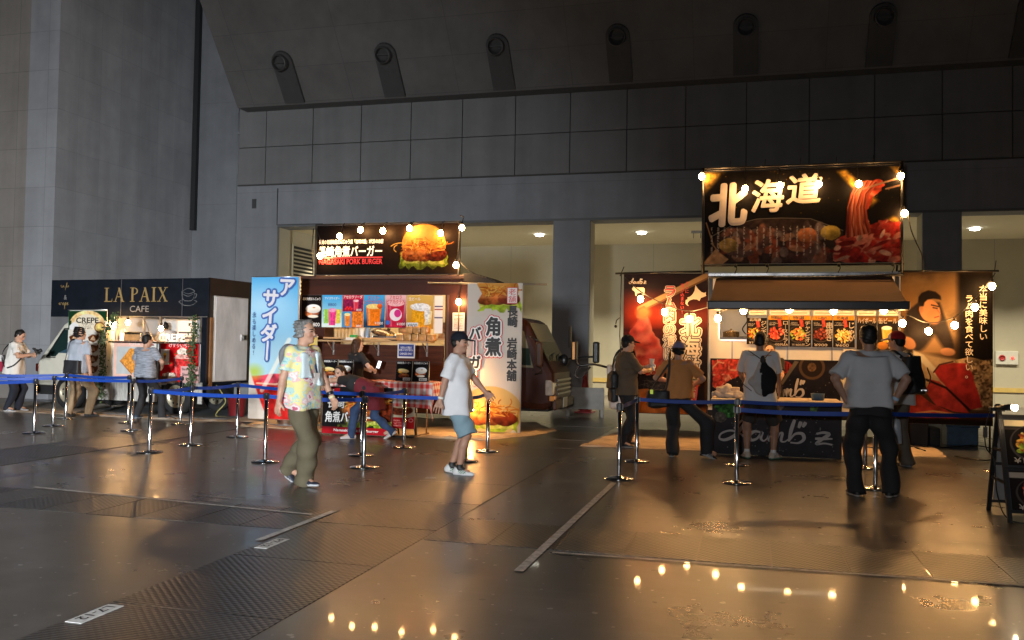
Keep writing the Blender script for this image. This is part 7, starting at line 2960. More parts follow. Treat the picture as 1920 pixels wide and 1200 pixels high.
# --- bulbs of the lamb stall
sg = [(1316, 331, "at the top left corner"), (1397, 354, "over the first character"), (1462, 348, "over the second character"), (1535, 345, "over the third character"), (1610, 345, "beside the lifted lamb"), (1689, 330, "at the top right corner"), (1696, 400, "halfway down the right edge")]
for i, (px, py, nm) in enumerate(sg):
    P0 = Vector(YP(px, py, CY - (.45 if 0 < i < 5 else .32)))
    t = thing("clip_lamp", "glowing bulb %s of the hokkaido signboard" % nm, "lamp", tuple(P0), 0, "bulbs lighting the hokkaido signboard")
    bulb(t, tuple(P0), .05, up=(0, .4, .8))
    b = mbw(t)
    if 0 < i < 5:
        b.tube([P0 + Vector((0, .03, .07)), P0 + Vector((0, .10, .14)), (P0.x, CY - .275, 4.46), (P0.x, CY - .23, 4.50)], .006, 6)
    else:
        sx = -.73 if P0.x < 1 else 2.35
        b.tube([P0 + Vector((0, .02, .08)), (P0.x, CY - .26, P0.z + .12), (sx, CY - .23, P0.z + .10)], .010, 6)
    b.build("arm", BLK, t)


def string(label, ends, drops, sagm, grp=None, cat="string lights"):
    """cable with hanging bulbs; ends and drops are world points, the bulbs hang below the cable"""
    t = thing("string_lights", label, cat, ends[0])
    pts = [ends[0]] + [(d[0], d[1], d[2] + .13) for d in drops] + [ends[-1]]
    b = mbw(t)
    b.tube([tuple(v) for v in spline(pts, 7)], .008, 5)
    b.build("cable", CABLE, t)
    for d in drops:
        bulb(t, d)
    return t


yb_ = CY - .42
d_ = [YP(*q, yb_) for q in ((1201, 561), (1246, 585), (1292, 598))]
string("string of three bulbs sagging across the raw lamb banner", [YP(1172, 520, yb_ + .1), YP(1334, 574, 13.9)], d_, 0)
d_ = [YP(1346, 597, 14.2), YP(1394, 583, 13.98), YP(1480, 580, 13.98), YP(1563, 583, 13.98), YP(1657, 582, 13.98), YP(1692, 606, 14.1)]
t = thing("string_lights", "row of bulbs hanging along the tan awning's dark front bar", "string lights", d_[0])
for d in d_:
    bulb(t, d)
b = mbw(t)
b.tube([(d[0], d[1] + .01, d[2] + .10) for d in d_], .007, 5)
b.build("cable", CABLE, t)
d_ = [YP(1741, 621, yb_), YP(1790, 610, yb_), YP(1828, 576, yb_), YP(1860, 537, yb_)]
string("string of four bulbs sagging across the carver poster", [YP(1700, 590, 13.95), YP(1866, 512, CY - .2)], d_, 0)
t = thing("power_cable", "black cable dropping from the hokkaido signboard to the carver poster pole", "cable", (2.36, CY - .3, 4.2))
b = mbw(t)
b.tube([tuple(v) for v in spline([YP(1702, 400, CY - .28), YP(1708, 430, CY - .28), YP(1718, 455, CY - .28), YP(1729, 480, CY - .2), YP(1730, 508, CY - .16)], 8)], .010, 6)
b.build("cable", CABLE, t)

# --- folding A sign at the right edge
q0, q1 = G(1853, 957), G(1884, 980)
t = thing("a_frame_sign", "black folding menu sign with a clip lamp at the right edge", "sign", (2.27, 9.1, 0), R_(2))
Hs, Wd = .98, .62
hw = .31
b = MB()
for (yb2, s_) in ((-.33, 0), (.31, 0)):
    for x in (0, Wd):
        b.bar((x, yb2, 0), (x, yb2 * .06, Hs), .036, .028)
    for z in (.10, .47, .93):
        f_ = 1 - z / Hs * .94
        b.bar((0, yb2 * f_, z), (Wd, yb2 * f_, z), .028, .028)
for z in (.34, .62):
    f_ = 1 - z / Hs * .94
    b.bar((0, -.33 * f_, z), (0, .31 * f_, z), .022, .022)
b.build("frame", mat("sign_frame_black", (.012, .011, .011), .4, var=.1), t)
ti = math.atan2(.33 * .94, Hs)
p = Pic(1.36, 110, (24, 20, 19))
p.rect(0, 1.36, .86, 1, (236, 210, 160))
p.rect(0, 1.36, .78, .84, (60, 50, 44))
bowl(p, .58, .48, 1.0, "noodle", 3)
p.poly([(.8, .8), (1.1, .82), (1.2, .6), (.95, .58)], (200, 60, 40), nz=.4)
for k, (zc, pic_, pr) in enumerate(((.70, p, "¥1300"), (.28, None, "¥1400"))):
    f_ = 1 - zc / Hs * .94
    M = pl(Wd / 2, -.33 * f_ - .012, zc, tilt=-ti)
    if pic_ is None:
        pic_ = Pic(1.36, 100, (30, 24, 23))
        pic_.rect(0, 1.36, .82, .96, (150, 140, 130))
        bowl(pic_, .6, .44, 1.0, "red", 5)
    pic_.place(t, M, Wd - .05, .42 if k == 0 else .36)
    text(t, pr, M @ Matrix.Translation((-.10, -.165 if k == 0 else -.145, 0)), .26, .05, IV, bold=.01, off=.005)
f_ = 1 - .5 / Hs * .94
b = MB()
b.M = pl(Wd / 2, .31 * f_, .5, tilt=math.atan2(.31 * .94, Hs))
b.box(-Wd / 2 + .03, Wd / 2 - .03, -.40, .40, -.004, .004)
b.build("back_sheet", mat("sheet_grey", (.20, .19, .18), .6, var=.1), t)
b = MB()
b.M = pl(Wd / 2, -.33 * f_, .5, tilt=-ti)
b.box(-Wd / 2 + .02, Wd / 2 - .02, -.42, .44, -.006, .004)
b.build("front_sheet", mat("panel_dark", (.022, .021, .024), .5, var=.15), t)
t = thing("clip_lamp", "black clip lamp with a lit lens on top of the folding menu sign", "lamp", (2.27, 9.0, Hs), R_(2))
b = MB()
b.box(-.10, .02, -.03, .03, .0, .035)
b.cyl((-.05, -.02, .03), (.045, -.185, .05), .02, .034, n=14)
b.build("clip", BLK, t)
b = MB()
b.sph((.056, -.20, .045), .030, 12, sc=(.7, .6, 1))
b.build("lens", mat("spot_lens", (1, .9, .7), .3, var=0, emit=(1, .72, .42), est=260), t)
t = thing("power_cable", "thin black cable with an inline switch running down the folding menu sign", "cable", (2.22, 9.3, .9))
b = mbw(t)
b.tube([tuple(v) for v in spline([(2.19, 9.05, .98), (2.17, 9.15, .8), (2.19, 9.2, .62), (2.26, 9.2, .5), (2.27, 9.15, .2), (2.30, 8.85, .015), (2.6, 8.75, .012), (3.0, 8.75, .012)], 8)], .006, 5)
b.box(2.155, 2.185, 9.13, 9.17, .72, .82)
b.build("cable", CABLE, t)
# ================================================================ ground sheets
def sheet(label, pts, col, z=.006, seed=1, wob=.03, bumps=.012):
    r = np.random.default_rng(seed)
    out = []
    n = len(pts)
    for i in range(n):
        a, c = np.array(pts[i], float), np.array(pts[(i + 1) % n], float)
        m = max(2, int(np.hypot(*(c - a)) / .12))
        for k in range(m):
            q = a + (c - a) * k / m
            out.append(q + (r.normal(0, wob, 2) if k else 0))
    cx, cy = np.mean([q[0] for q in out]), np.mean([q[1] for q in out])
    rings = []
    for s_ in (1.0, .985, .96, .9, .8, .6, .35):
        rings.append([(cx + (q[0] - cx) * s_, cy + (q[1] - cy) * s_, z * (0.25 if s_ == 1.0 else 1) + abs(r.normal(0, bumps)) * (s_ < .99) * (s_ > .85)) for q in out])
    m = len(out)
    b = MB()
    vs = [q for rg in rings for q in rg]
    fs = []
    for j in range(len(rings) - 1):
        for k in range(m):
            k2 = (k + 1) % m
            fs.append((j * m + k, j * m + k2, (j + 1) * m + k2, (j + 1) * m + k))
    fs.append(tuple((len(rings) - 1) * m + k for k in range(m)))
    b.add([(v[0] - cx, v[1] - cy, v[2]) for v in vs], fs, 0, True)
    o = b.build("ground_sheet", mat("sheet_" + label.split()[0] + str(seed), col, .8, var=.22, scale=2.5, bump=.25, bscale=9), None)
    o.location = (cx, cy, 0)
    return tag(o, label, "ground sheet")


sheet("beige floor sheet under the lamb truck and its customers", [(-2.46, 13.25), (.6, 13.55), (2.82, 14.0), (2.92, 15.2), (2.4, 16.6), (-2.1, 16.4), (-2.3, 15.4)], (.55, .42, .29), seed=2, wob=.012)
sheet("wrinkled beige floor sheet under the burger truck", [(-8.75, 13.95), (-7.3, 13.75), (-5.4, 13.45), (-4.0, 13.50), (-3.45, 14.6), (-3.3, 15.6), (-4.0, 16.8), (-8.4, 16.8), (-9.0, 15.2)], (.62, .47, .31), seed=4, wob=.035, bumps=.02)
sheet("pale floor sheet edge in front of the cafe truck", [(-17.0, 14.9), (-13.0, 14.75), (-9.9, 14.55), (-9.0, 14.9), (-9.3, 17.4), (-16.5, 17.4)], (.42, .36, .29), seed=6, wob=.03)
sheet("slate grey ground cloth under the cafe truck", [(-13.3, 15.15), (-9.7, 14.95), (-9.9, 17.2), (-13.6, 17.3)], (.10, .115, .125), z=.02, seed=7, wob=.03)

# ================================================================ belt posts
CHR = mat("chrome_post", (.66, .66, .67), .11, metal=1.0, var=0)
HEAD = mat("belt_head_black", (.02, .02, .024), .3, var=0)
BELT = mat("blue_belt", (.008, .050, .30), .55, var=.06, scale=20, spec=.4)
PROTO = None
POST = {}


def stanchion(key, px, py, label):
    global PROTO
    x, y, _ = G(px, py)
    if PROTO is None:
        t = PROTO = thing("belt_post", label, "belt post", (x, y, .004))
        b = MB()
        b.lathe([(.0, .0), (.172, .0), (.174, .006), (.165, .014), (.09, .024), (.034, .030), (.030, .034)], n=36)
        b.build("base", CHR, t)
        b = MB()
        b.lathe([(.0255, .034), (.0255, .775), (.0235, .777), (.0235, .782), (.027, .784), (.027, .788), (.0, .788)], n=22)
        b.build("post", CHR, t)
        b = MB()
        b.lathe([(.0, .788), (.031, .789), (.031, .862), (.028, .868), (.0, .869)], n=22)
        for a in range(4):
            b.M = Matrix.Rotation(a * math.pi / 2, 4, 'Z')
            b.box(.028, .040, -.014, .014, .79, .855)
        b.build("belt_head", HEAD, t)
    else:
        t = dup(PROTO)
        t.location = (x, y, .004)
    t["label"] = label
    t["group"] = "chrome belt posts with blue belts"
    POST[key] = t
    return t


for key, px, py, lb in (
        ("A", 64, 812.5, "chrome belt post nearest the man in the white tee at the left edge"),
        ("B", 99.5, 799, "chrome belt post before the cafe truck's cream door, second from the left"),
        ("C", 123, 785, "chrome belt post beside the khaki trousers of the man in the grey polo"),
        ("D", 240, 793, "rear chrome belt post of the close pair in front of the pink crepe poster"),
        ("D2", 246.5, 808, "front chrome belt post of the close pair in front of the pink crepe poster"),
        ("E", 280, 849, "chrome belt post at the corner where two blue belts meet near the heather tee"),
        ("F", 338, 795.5, "chrome belt post in front of the red strawberry poster"),
        ("G", 357, 835, "chrome belt post before the white plank skirt under the strawberry poster"),
        ("H", 444.5, 820, "chrome belt post in front of the scuffed steel rear door"),
        ("I", 497, 867, "chrome belt post left of the man in the flowery shirt"),
        ("J", 677, 854, "rear chrome belt post of the close pair in front of the hamburger poster"),
        ("K", 682, 877, "front chrome belt post of the close pair in front of the hamburger poster"),
        ("L", 757, 839, "chrome belt post before the cream steamed bun poster"),
        ("M", 914, 847, "chrome belt post in front of the white burger banner"),
        ("M2", 872, 866, "chrome belt post half hidden behind the man in the pale blue shorts"),
        ("N", 1160.5, 898, "chrome belt post at the end of the white floor tape"),
        ("O", 1193.5, 866, "chrome belt post before the man holding a paper cup"),
        ("P", 1381, 906, "front chrome belt post beside the bare legs at the lamb counter"),
        ("P2", 1382, 872, "chrome belt post hidden behind another beside the lamb counter"),
        ("Q", 1641, 917, "chrome belt post behind the legs of the man in black trousers"),
        ("Q2", 1622, 878, "chrome belt post right behind the man with hands on hips"),
        ("R", 1871, 885, "chrome belt post behind the folding menu sign"),
        ("XA", -90, 822, "chrome belt post beyond the left edge, nearest row"),
        ("XB", -95, 803, "chrome belt post beyond the left edge, middle row"),
        ("XC", -90, 786, "chrome belt post beyond the left edge, far row")):
    stanchion(key, px, py, lb)


def belt(a, c, za=.824, zc=.824, sag=.02):
    A0, C0 = POST[a], POST[c]
    p, q = np.array(A0.location), np.array(C0.location)
    d = nrm((q - p)[:2])
    p2, q2 = p[:2] + d * .036, q[:2] - d * .036
    nn = np.array([-d[1], d[0]]) * .0012
    b = MB()
    vs, fs = [], []
    n = 14
    for i in range(n + 1):
        t = i / n
        xy = p2 + (q2 - p2) * t - p[:2]
        z = za + (zc - za) * t - sag * 4 * t * (1 - t)
        tw = .006 * math.sin(t * 9)
        for s_, h in ((1, -.024), (-1, -.024), (-1, .024), (1, .024)):
            vs.append((xy[0] + nn[0] * s_ + d[1] * tw * (h > 0), xy[1] + nn[1] * s_ - d[0] * tw * (h > 0), z + h))
    for i in range(n):
        for k in range(4):
            k2 = (k + 1) % 4
            fs.append((i * 4 + k, i * 4 + k2, (i + 1) * 4 + k2, (i + 1) * 4 + k))
    fs += [(3, 2, 1, 0), (n * 4, n * 4 + 1, n * 4 + 2, n * 4 + 3)]
    b.add(vs, fs)
    b.build("belt", BELT, A0)


for a, c in (("A", "XA"), ("B", "XB"), ("C", "XC"), ("B", "D2"), ("C", "D"), ("D2", "F"), ("E", "G"), ("G", "H"), ("H", "J"), ("E", "I"), ("I", "K"), ("J", "L"), ("J", "M2"), ("M", "M2"),
             ("N", "O"), ("O", "P2"), ("P2", "Q2"), ("P", "Q")):
    belt(a, c, sag=.012 if a in "NAB" else .02)
belt("Q", "R", .824, .72, .01)

# ================================================================ people
WTEE = mat("white_tee", (.66, .66, .67), .9, var=.05, scale=5, bump=.15, bscale=14)
WTEE2 = mat("offwhite_tee", (.55, .54, .53), .9, var=.05, scale=5, bump=.15, bscale=14)
BTEE = mat("black_tee", (.016, .015, .016), .9, var=.1, scale=5, bump=.15, bscale=14)
BPANT = mat("black_trousers", (.010, .010, .012), .85, var=.1, scale=5, bump=.15, bscale=14)
JEAN = mat("blue_jeans", (.025, .05, .115), .85, var=.4, scale=6, bump=.1, bscale=60)


def hawaiian():
    m = bpy.data.materials.new("flowery_shirt")
    m.use_nodes = True
    nt = m.node_tree
    L = nt.links
    b = nt.nodes["Principled BSDF"]
    b.inputs["Roughness"].default_value = .85
    tc = nt.nodes.new("ShaderNodeTexCoord")

    def vor(sc, off, w):
        mp = nt.nodes.new("ShaderNodeMapping")
        mp.inputs["Location"].default_value = off
        mp.inputs["Scale"].default_value = (1, .6, 1)
        L.new(tc.outputs["Object"], mp.inputs[0])
        n = nt.nodes.new("ShaderNodeTexNoise")
        n.inputs["Scale"].default_value = sc * 2.2
        L.new(mp.outputs[0], n.inputs["Vector"])
        ad = nt.nodes.new("ShaderNodeMix")
        ad.data_type = 'RGBA'
        ad.inputs[0].default_value = w
        L.new(mp.outputs[0], ad.inputs[6])
        L.new(n.outputs["Color"], ad.inputs[7])
        v = nt.nodes.new("ShaderNodeTexVoronoi")
        v.inputs["Scale"].default_value = sc
        L.new(ad.outputs[2], v.inputs["Vector"])
        return v

    def lay(prev, fac, col):
        x = nt.nodes.new("ShaderNodeMix")
        x.data_type = 'RGBA'
        L.new(fac, x.inputs[0])
        if isinstance(prev, tuple):
            x.inputs[6].default_value = (*prev, 1)
        else:
            L.new(prev, x.inputs[6])
        x.inputs[7].default_value = (*col, 1)
        return x.outputs[2]

    def less(s, t, soft=.02):
        r = nt.nodes.new("ShaderNodeMapRange")
        r.inputs[1].default_value, r.inputs[2].default_value = t - soft, t + soft
        r.inputs[3].default_value, r.inputs[4].default_value = 1, 0
        L.new(s, r.inputs[0])
        return r.outputs[0]
    a, c, e = vor(8.5, (0, 0, 0), .10), vor(9.5, (.37, .2, .71), .16), vor(13, (.8, .1, .4), .12)
    x = lay((.66, .60, .26), less(c.outputs["Distance"], .50), (.38, .56, .52))
    x = lay(x, less(c.outputs["Distance"], .27), (.20, .42, .46))
    x = lay(x, less(e.outputs["Distance"], .36), (.62, .62, .50))
    x = lay(x, less(a.outputs["Distance"], .47), (.66, .40, .40))
    x = lay(x, less(a.outputs["Distance"], .36), (.68, .60, .58))
    x = lay(x, less(a.outputs["Distance"], .20), (.45, .10, .16))
    L.new(x, b.inputs["Base Color"])
    return m


def heather():
    m = mat("heather_tee", (.24, .26, .30), .9, var=.55, scale=16, stretch=(.5, .5, 3.2), bump=.1, bscale=20)
    return m


def worn(name, label, cat, J, c, group=None):
    """empty for something worn or carried, at c in the wearer's own frame"""
    w = J['M'] @ Vector(c)
    t = thing(name, label, cat, tuple(w), J['root'].rotation_euler.z, group)
    return t


def part(t, name, sd, m, vox, c, fold=0, seed=0, col=None):
    v, f = sd.mesh(vox, fold, 30, seed)
    cc = None if col is None else np.tile(np.asarray(col, float), (len(v), 1))
    return npmesh(name, v - np.array(c), f, m, t, True, cc)


def strap(t, pts, c, w, m, name="strap"):
    b = MB()
    P = [np.array(q, float) - np.array(c) for q in spline(pts, 6)]
    vs, fs = [], []
    for i, q in enumerate(P):
        tg = nrm(P[min(i + 1, len(P) - 1)] - P[max(0, i - 1)])
        out = nrm(np.array([q[0] + c[0], q[1] + c[1], 0]) + 1e-6)
        s_ = nrm(np.cross(tg, out)) * w / 2
        for sg, o in ((1, .0), (-1, .0), (-1, .004), (1, .004)):
            vs.append(q + s_ * sg + out * o)
        if i:
            for k in range(4):
                k2 = (k + 1) % 4
                fs.append((i * 4 - 4 + k, i * 4 - 4 + k2, i * 4 + k2, i * 4 + k))
    b.add(vs, fs, 0, True)
    return b.build(name, m, t)


BAGK = mat("black_nylon", (.012, .012, .014), .6, var=.1, scale=8, bump=.2, bscale=20)
# 1 ---- man in white tee looking at his camera, left edge
J = person("stout man in a white tee and dark trousers looking down at a device, left edge", G(24, 771), -68, 1.70, build=1.13, lean=6, shirt=mat("cream_tee", (.66, .63, .58), .9, var=.05, bump=.15, bscale=14), bot=mat("navy_trousers", (.012, .014, .024), .85, var=.1),
           handL=(-.06, .36, 1.20), handR=(.10, .36, 1.17), poleL=(-.8, -.3, -1), poleR=(.8, -.3, -1), head=(0, -24), curlL=1.0, curlR=1.0, shirt_hem=.80, leg_fit=1.15,
           footL=(-.12, .06, 0, 10, 0), footR=(.12, -.06, 0, -10, 0), shoec=((.015, .015, .017), (.55, .55, .55), (.6, .6, .6)))
c = J['wrR'] + np.array([-.04, .10, .06])
t = worn("camera", "dark handheld device held up by the man at the left edge", "camera", J, c)
b = MB()
b.M = Matrix.Rotation(.5, 4, 'X')
b.box(-.08, .08, -.01, .03, -.05, .06)
b.lathe([(.035, .0), (.04, .07), (.03, .075), (.0, .07)], (0, .03, 0), 16, axis='y')
b.box(-.05, .06, -.03, .0, .065, .11)
b.build("body", BLK, t, bevel=.006)
c = (-.08, -.25, 1.0)
t = worn("tote_bag", "white and red tote bag behind the man at the left edge", "bag", J, c)
q = SD()
q.slab((c[0], c[1], c[2] - .17), (c[0], c[1], c[2] + .17), (1, 0, 0), (.17, .07), (.18, .06), .04, .02)
v, f = q.mesh(.012, .012, 22, 2)
npmesh("bag", v - np.array(c), f, cmat("bag_cloth", .8, .2), t, True, np.where((v[:, 2] < .98 + .06 * np.sin(v[:, 0] * 20))[:, None], np.array((.30, .02, .05)), np.array((.55, .52, .50))))
strap(t, [(-.16, -.16, 1.16), (-.19, -.02, 1.42), (-.10, .09, 1.40), (.05, .20, 1.20), (.20, .10, .98), (.22, -.05, .90)], c, .028, BAGK)
strap(t, [(.20, -.10, .92), (.12, -.20, 1.10), (-.02, -.20, 1.30), (-.13, -.08, 1.455), (-.12, .06, 1.42)], c, .028, BAGK)

# 2 ---- man in grey polo, back view
J = person("man in a grey blue polo and khaki trousers seen from behind at the cafe truck", G(144, 781), 2, 1.78, build=.98, shirt=mat("grey_polo", (.34, .37, .42), .9, var=.06, bump=.15, bscale=14), collar=True, bot=mat("khaki_chinos", (.30, .20, .11), .85, var=.1, bump=.1, bscale=12),
           handL=(-.25, .12, .86), handR=(.27, .02, .80), footL=(-.14, -.06, 0, 4, 0), footR=(.22, .06, 0, -30, 0), hipz=.90, shoec=((.02, .02, .022), (.08, .08, .08)), hair='bushy', leg_fit=1.1, shirt_hem=.84, head=(-14, 4), socks=(.02, .02, .02), poleL=(-1, -.6, 0))
for sg in (-1, 1):
    pass
c = (.02, -.20, .97)
t = worn("shoulder_bag", "flat black shoulder bag across the back of the man in the grey polo", "bag", J, c)
q = SD()
q.slab((c[0], c[1], c[2] - .12), (c[0], c[1], c[2] + .13), (1, 0, .05), (.175, .05), (.17, .045), .035, .02)
part(t, "bag", q, BAGK, .011, c, .004, 3)
strap(t, [(-.14, -.20, 1.08), (-.125, -.16, 1.28), (-.12, -.09, 1.47), (-.10, .02, 1.50), (-.02, .13, 1.36), (.12, .17, 1.1)], c, .035, BAGK)

# 3 ---- man in heather tee
J = person("man in a heather grey tee and black trousers standing at the pink crepe poster", G(270, 785), 2, 1.66, build=1.08, shirt=heather(), bot=mat("charcoal_trousers", (.018, .018, .020), .85, var=.15, bump=.1, bscale=12),
           handL=(-.17, .26, .98), handR=(.17, .28, 1.0), poleL=(-1, -.5, -.3), poleR=(1, -.5, -.3), footL=(-.12, -.05, 0, 5, 0), footR=(.30, .12, 0, -20, 0), hipz=.89, shoec=((.03, .05, .08), (.3, .32, .34)), leg_fit=1.1, head=(-26, -4), glasses=True, shirt_hem=.84)

# 4, 5 ---- staff in the cafe truck
J = person("cafe worker in a white top and mask bending inside the white truck", apt(1.86, 1.0, .68), 60, 1.50, hipz=.74, lean=34, shirt=WTEE, bot=BPANT, mask=True, handL=(-.15, .40, .85), handR=(.15, .40, .85), head=(10, -20), footL=(-.1, .05, 0, 0, 0), footR=(.1, -.05, 0, 0, 0))
J = person("cafe worker with a black sleeve at the right end of the white truck's hatch", apt(3.34, .72, .68), 75, 1.40, hipz=.70, shirt=BTEE, bot=BPANT, handL=(-.14, .28, .78), handR=(.14, .28, .78), footL=(-.1, .0, 0, 0, 0), footR=(.1, -.0, 0, 0, 0), lean=10)

# 6 ---- man in the flowery shirt
HW = hawaiian()
J = person("grey haired man in a yellow flowery shirt and baggy olive trousers walking right", G(562, 908), -103, 1.76, build=1.04, shirt=HW, shirt_hem=.80, collar=False, shirt_fit=1.02, bot=mat("olive_cargo", (.105, .088, .052), .85, var=.12, scale=4, bump=.15, bscale=9),
           handL=(-.28, .22, .84), handR=(.27, -.10, .79), poleL=(-.4, -1, -.2), poleR=(.5, -1, -.2), footL=(-.10, -.26, .05, 6, 34), footR=(.07, .13, .0, -6, -4), hipz=.915, leg_fit=1.45, hair='bushy', haircol=(.20, .195, .188), head=(14, 2), curlL=.6, curlR=.35,
           shoec=((.02, .024, .04), (.55, .56, .58)), skin=(.44, .25, .17))
c = (0, 0, 1.42)
t = worn("towel", "pale blue towel hung round the neck of the man in the flowery shirt", "towel", J, c)
q = SD()
N = J['N']
q.cone((-.085, -.02, N[2] - .055), (.085, -.02, N[2] - .055), .040, .040, .03)
for sg in (-1, 1):
    q.cone((sg * .085, -.02, N[2] - .05), (sg * .105, .095, N[2] - .10), .042, .045, .03)
    q.slab((sg * .112, .155, 1.10 + .04 * sg), (sg * .100, .115, N[2] - .08), (1, -.25 * sg, 0), (.065, .022), (.055, .03), .018, .03)
part(t, "towel", q, mat("towel_blue", (.55, .66, .70), .95, var=.06, bump=.3, bscale=70), .010, c, .008, 4)
c = (0, -.16, 1.40)
t = worn("backpack", "grey hooded backpack top behind the neck of the man in the flowery shirt", "bag", J, c)
q = SD()
q.ell((0, -.175, 1.40), np.array((.15, .085, .085)), k=.03)
q.ell((0, -.16, 1.26), np.array((.14, .07, .14)), k=.05)
part(t, "bag", q, mat("grey_fabric", (.16, .165, .175), .9, var=.15), .012, c, .010, 3)
c = (-.04, .165, 1.17)
t = worn("name_badge", "white name badge on a navy lanyard on the flowery shirt", "badge", J, c)
b = MB()
b.box(-.045, .045, -.002, .004, -.10, .02)
b.build("card", mat("badge_white", (.66, .64, .62), .4, var=.1, scale=30), t)
b = MB()
b.tube([(-.01, -.005, .02), (.02, -.02, .12), (.06, -.06, .22)], .008, 5)
b.tube([(-.01, -.005, .02), (-.0, -.02, .12), (-.02, -.06, .22)], .008, 5)
b.build("lanyard", mat("lanyard_navy", (.02, .03, .08), .7, var=0), t)
for k, nm, lb, cc in (('L', "wristband", "white and yellow paper wristband on the flowery shirt man's far wrist", (.65, .6, .35)),):
    c = tuple(J['wr' + k])
    t = worn(nm, lb, "wristband", J, c)
    d = nrm(J['wr' + k] - J['el' + k])
    b = MB()
    b.M = Vector(d).to_track_quat('Z', 'Y').to_matrix().to_4x4()
    b.lathe([(.031, -.012), (.034, -.010), (.034, .010), (.031, .012)], n=18)
    b.lathe([(.034, -.065), (.037, -.06), (.037, -.03), (.034, -.026)], n=18, mi=1)
    b.build("band", [mat("band_paper", cc, .6, var=.1), BLK], t)

# 7 ---- woman leaning across the table
J = person("woman in a black top and dark red apron leaning far over the gingham table", (-5.76, 12.98, 0), 96, 1.60, build=.94, lean=70, hipz=.85, skin=(.56, .34, .24), shirt=BTEE, shirt_hem=.86, apron=mat("wine_apron", (.13, .008, .016), .85, var=.15, bump=.15, bscale=12), bot=JEAN,
           handL=(-.22, .74, .84), handR=(.16, .70, .93), poleL=(-1, .1, .2), poleR=(1, .1, .3), footL=(-.10, .30, 0, 30, 0), footR=(.08, -.30, .05, -10, 28), leg_fit=1.0, hair='tail', haircol=(.030, .017, .012), head=(68, -12), shoec=((.50, .42, .40), (.62, .58, .54)))
# 8 ---- woman with long hair
x_, y_, _ = YP(668, 700, 14.45)
J = person("woman with long brown hair and a black tee standing at the burger counter", (x_, 14.42, 0), -32, 1.60, build=.92, skin=(.58, .36, .26), shirt=BTEE, bot=BPANT, hair='long', haircol=(.050, .022, .012), handL=(-.12, .30, 1.05), handR=(.20, .26, 1.04), poleL=(-1, -.4, -.4), poleR=(1, -.5, -.4), curlR=.9, curlL=.9, head=(-14, 2))
c = tuple(J['wrR'] + np.array([.0, .10, .10]))
t = worn("smartphone", "lit smartphone held up by the woman with long brown hair", "phone", J, c)
b = MB()
b.M = Matrix.Rotation(-.35, 4, 'X') @ Matrix.Rotation(.5, 4, 'Z')
b.box(-.036, .036, -.004, .004, -.07, .075)
b.box(-.032, .032, -.006, -.0045, -.064, .069, 1)
b.build("phone", [BLK, mat("screen", (.8, .8, .8), .3, var=0, emit=(.9, .95, 1), est=1.6)], t)

# 9 ---- man with navy cap and pale blue shorts
J = person("man in a navy cap, white tee and pale blue shorts walking right", G(856, 889), -86, 1.66, build=1.02, lean=-2, shirt=WTEE, shirt_hem=.74, shirt_fit=1.12, sleeve=.72, bottoms='shorts', bot=mat("pale_blue_shorts", (.20, .30, .35), .85, var=.08, bump=.12, bscale=12), leg_fit=1.18,
           handL=(-.20, .33, .90), handR=(.26, -.16, .82), poleL=(-.3, -1, -.3), poleR=(.4, -1, .1), footL=(-.09, -.09, 0, 2, 8), footR=(.08, .05, 0, -4, 0), hair='short', cap=((.012, .013, .020), (.012, .013, .020)), curlR=.15, curlL=.6, spread=1.5,
           skin=(.40, .22, .15), shoec=((.62, .62, .60), (.70, .70, .70), (.01, .14, .06)), head=(-4, -2), socks=(.02, .02, .02))
for k, lb in (('R', "white paper wristband on the near wrist of the man in the navy cap"),):
    c = tuple(J['wr' + k])
    t = worn("wristband", lb, "wristband", J, c)
    d = nrm(J['wr' + k] - J['el' + k])
    b = MB()
    b.M = Vector(d).to_track_quat('Z', 'Y').to_matrix().to_4x4()
    b.lathe([(.031, -.042), (.034, -.040), (.034, -.02), (.031, -.018)], n=18)
    b.build("band", mat("band_white", (.70, .70, .62), .6, var=.1), t)

# 10 ---- man with paper cup
J = person("man in a black cap and olive tee raising a paper cup, beside the lamb banner", G(1172, 838), -62, 1.70, build=1.0, shirt=mat("olive_tee", (.085, .060, .036), .9, var=.1, bump=.15, bscale=14), sleeve=.75, shirt_fit=1.08, bot=BPANT, leg_fit=1.05,
           handL=(-.04, .34, 1.22), handR=(.10, .34, 1.18), poleL=(-.8, -.2, -1), poleR=(.8, -.1, -1), curlL=1.1, curlR=1.1, cap=((.012, .011, .012), (.012, .011, .012)), glasses=True, head=(0, -4), footL=(-.12, .10, 0, 10, 0), footR=(.12, -.10, 0, -30, 0), shoec=((.012, .012, .012), (.25, .22, .2)))
c = tuple((J['wrL'] + J['wrR']) / 2 + np.array([.0, .07, .10]))
t = worn("paper_cup", "white paper cup raised by the man in the olive tee", "cup", J, c)
b = MB()
b.lathe([(.0, -.05), (.030, -.05), (.040, .05), (.042, .052), (.038, .05), (.0, .035)], n=20)
b.build("cup", mat("cup_white", (.70, .66, .60), .5, var=.03), t)
q = SD()
q.ell((.02, .0, -.09), np.array((.045, .04, .055)), k=.02)
v, f = q.mesh(.010, .016, 60, 5)
npmesh("napkin", v, f, mat("napkin_white", (.7, .66, .58), .6, var=.05), t)
c = tuple(J['wrR'])
t = worn("wristband", "yellow paper wristband on the arm of the man with the paper cup", "wristband", J, c)
d = nrm(J['wrR'] - J['elR'])
b = MB()
b.M = Vector(d).to_track_quat('Z', 'Y').to_matrix().to_4x4()
b.lathe([(.031, -.055), (.036, -.05), (.036, -.02), (.032, -.016)], n=18)
b.build("band", mat("band_yellow", (.62, .48, .16), .6, var=.1), t)
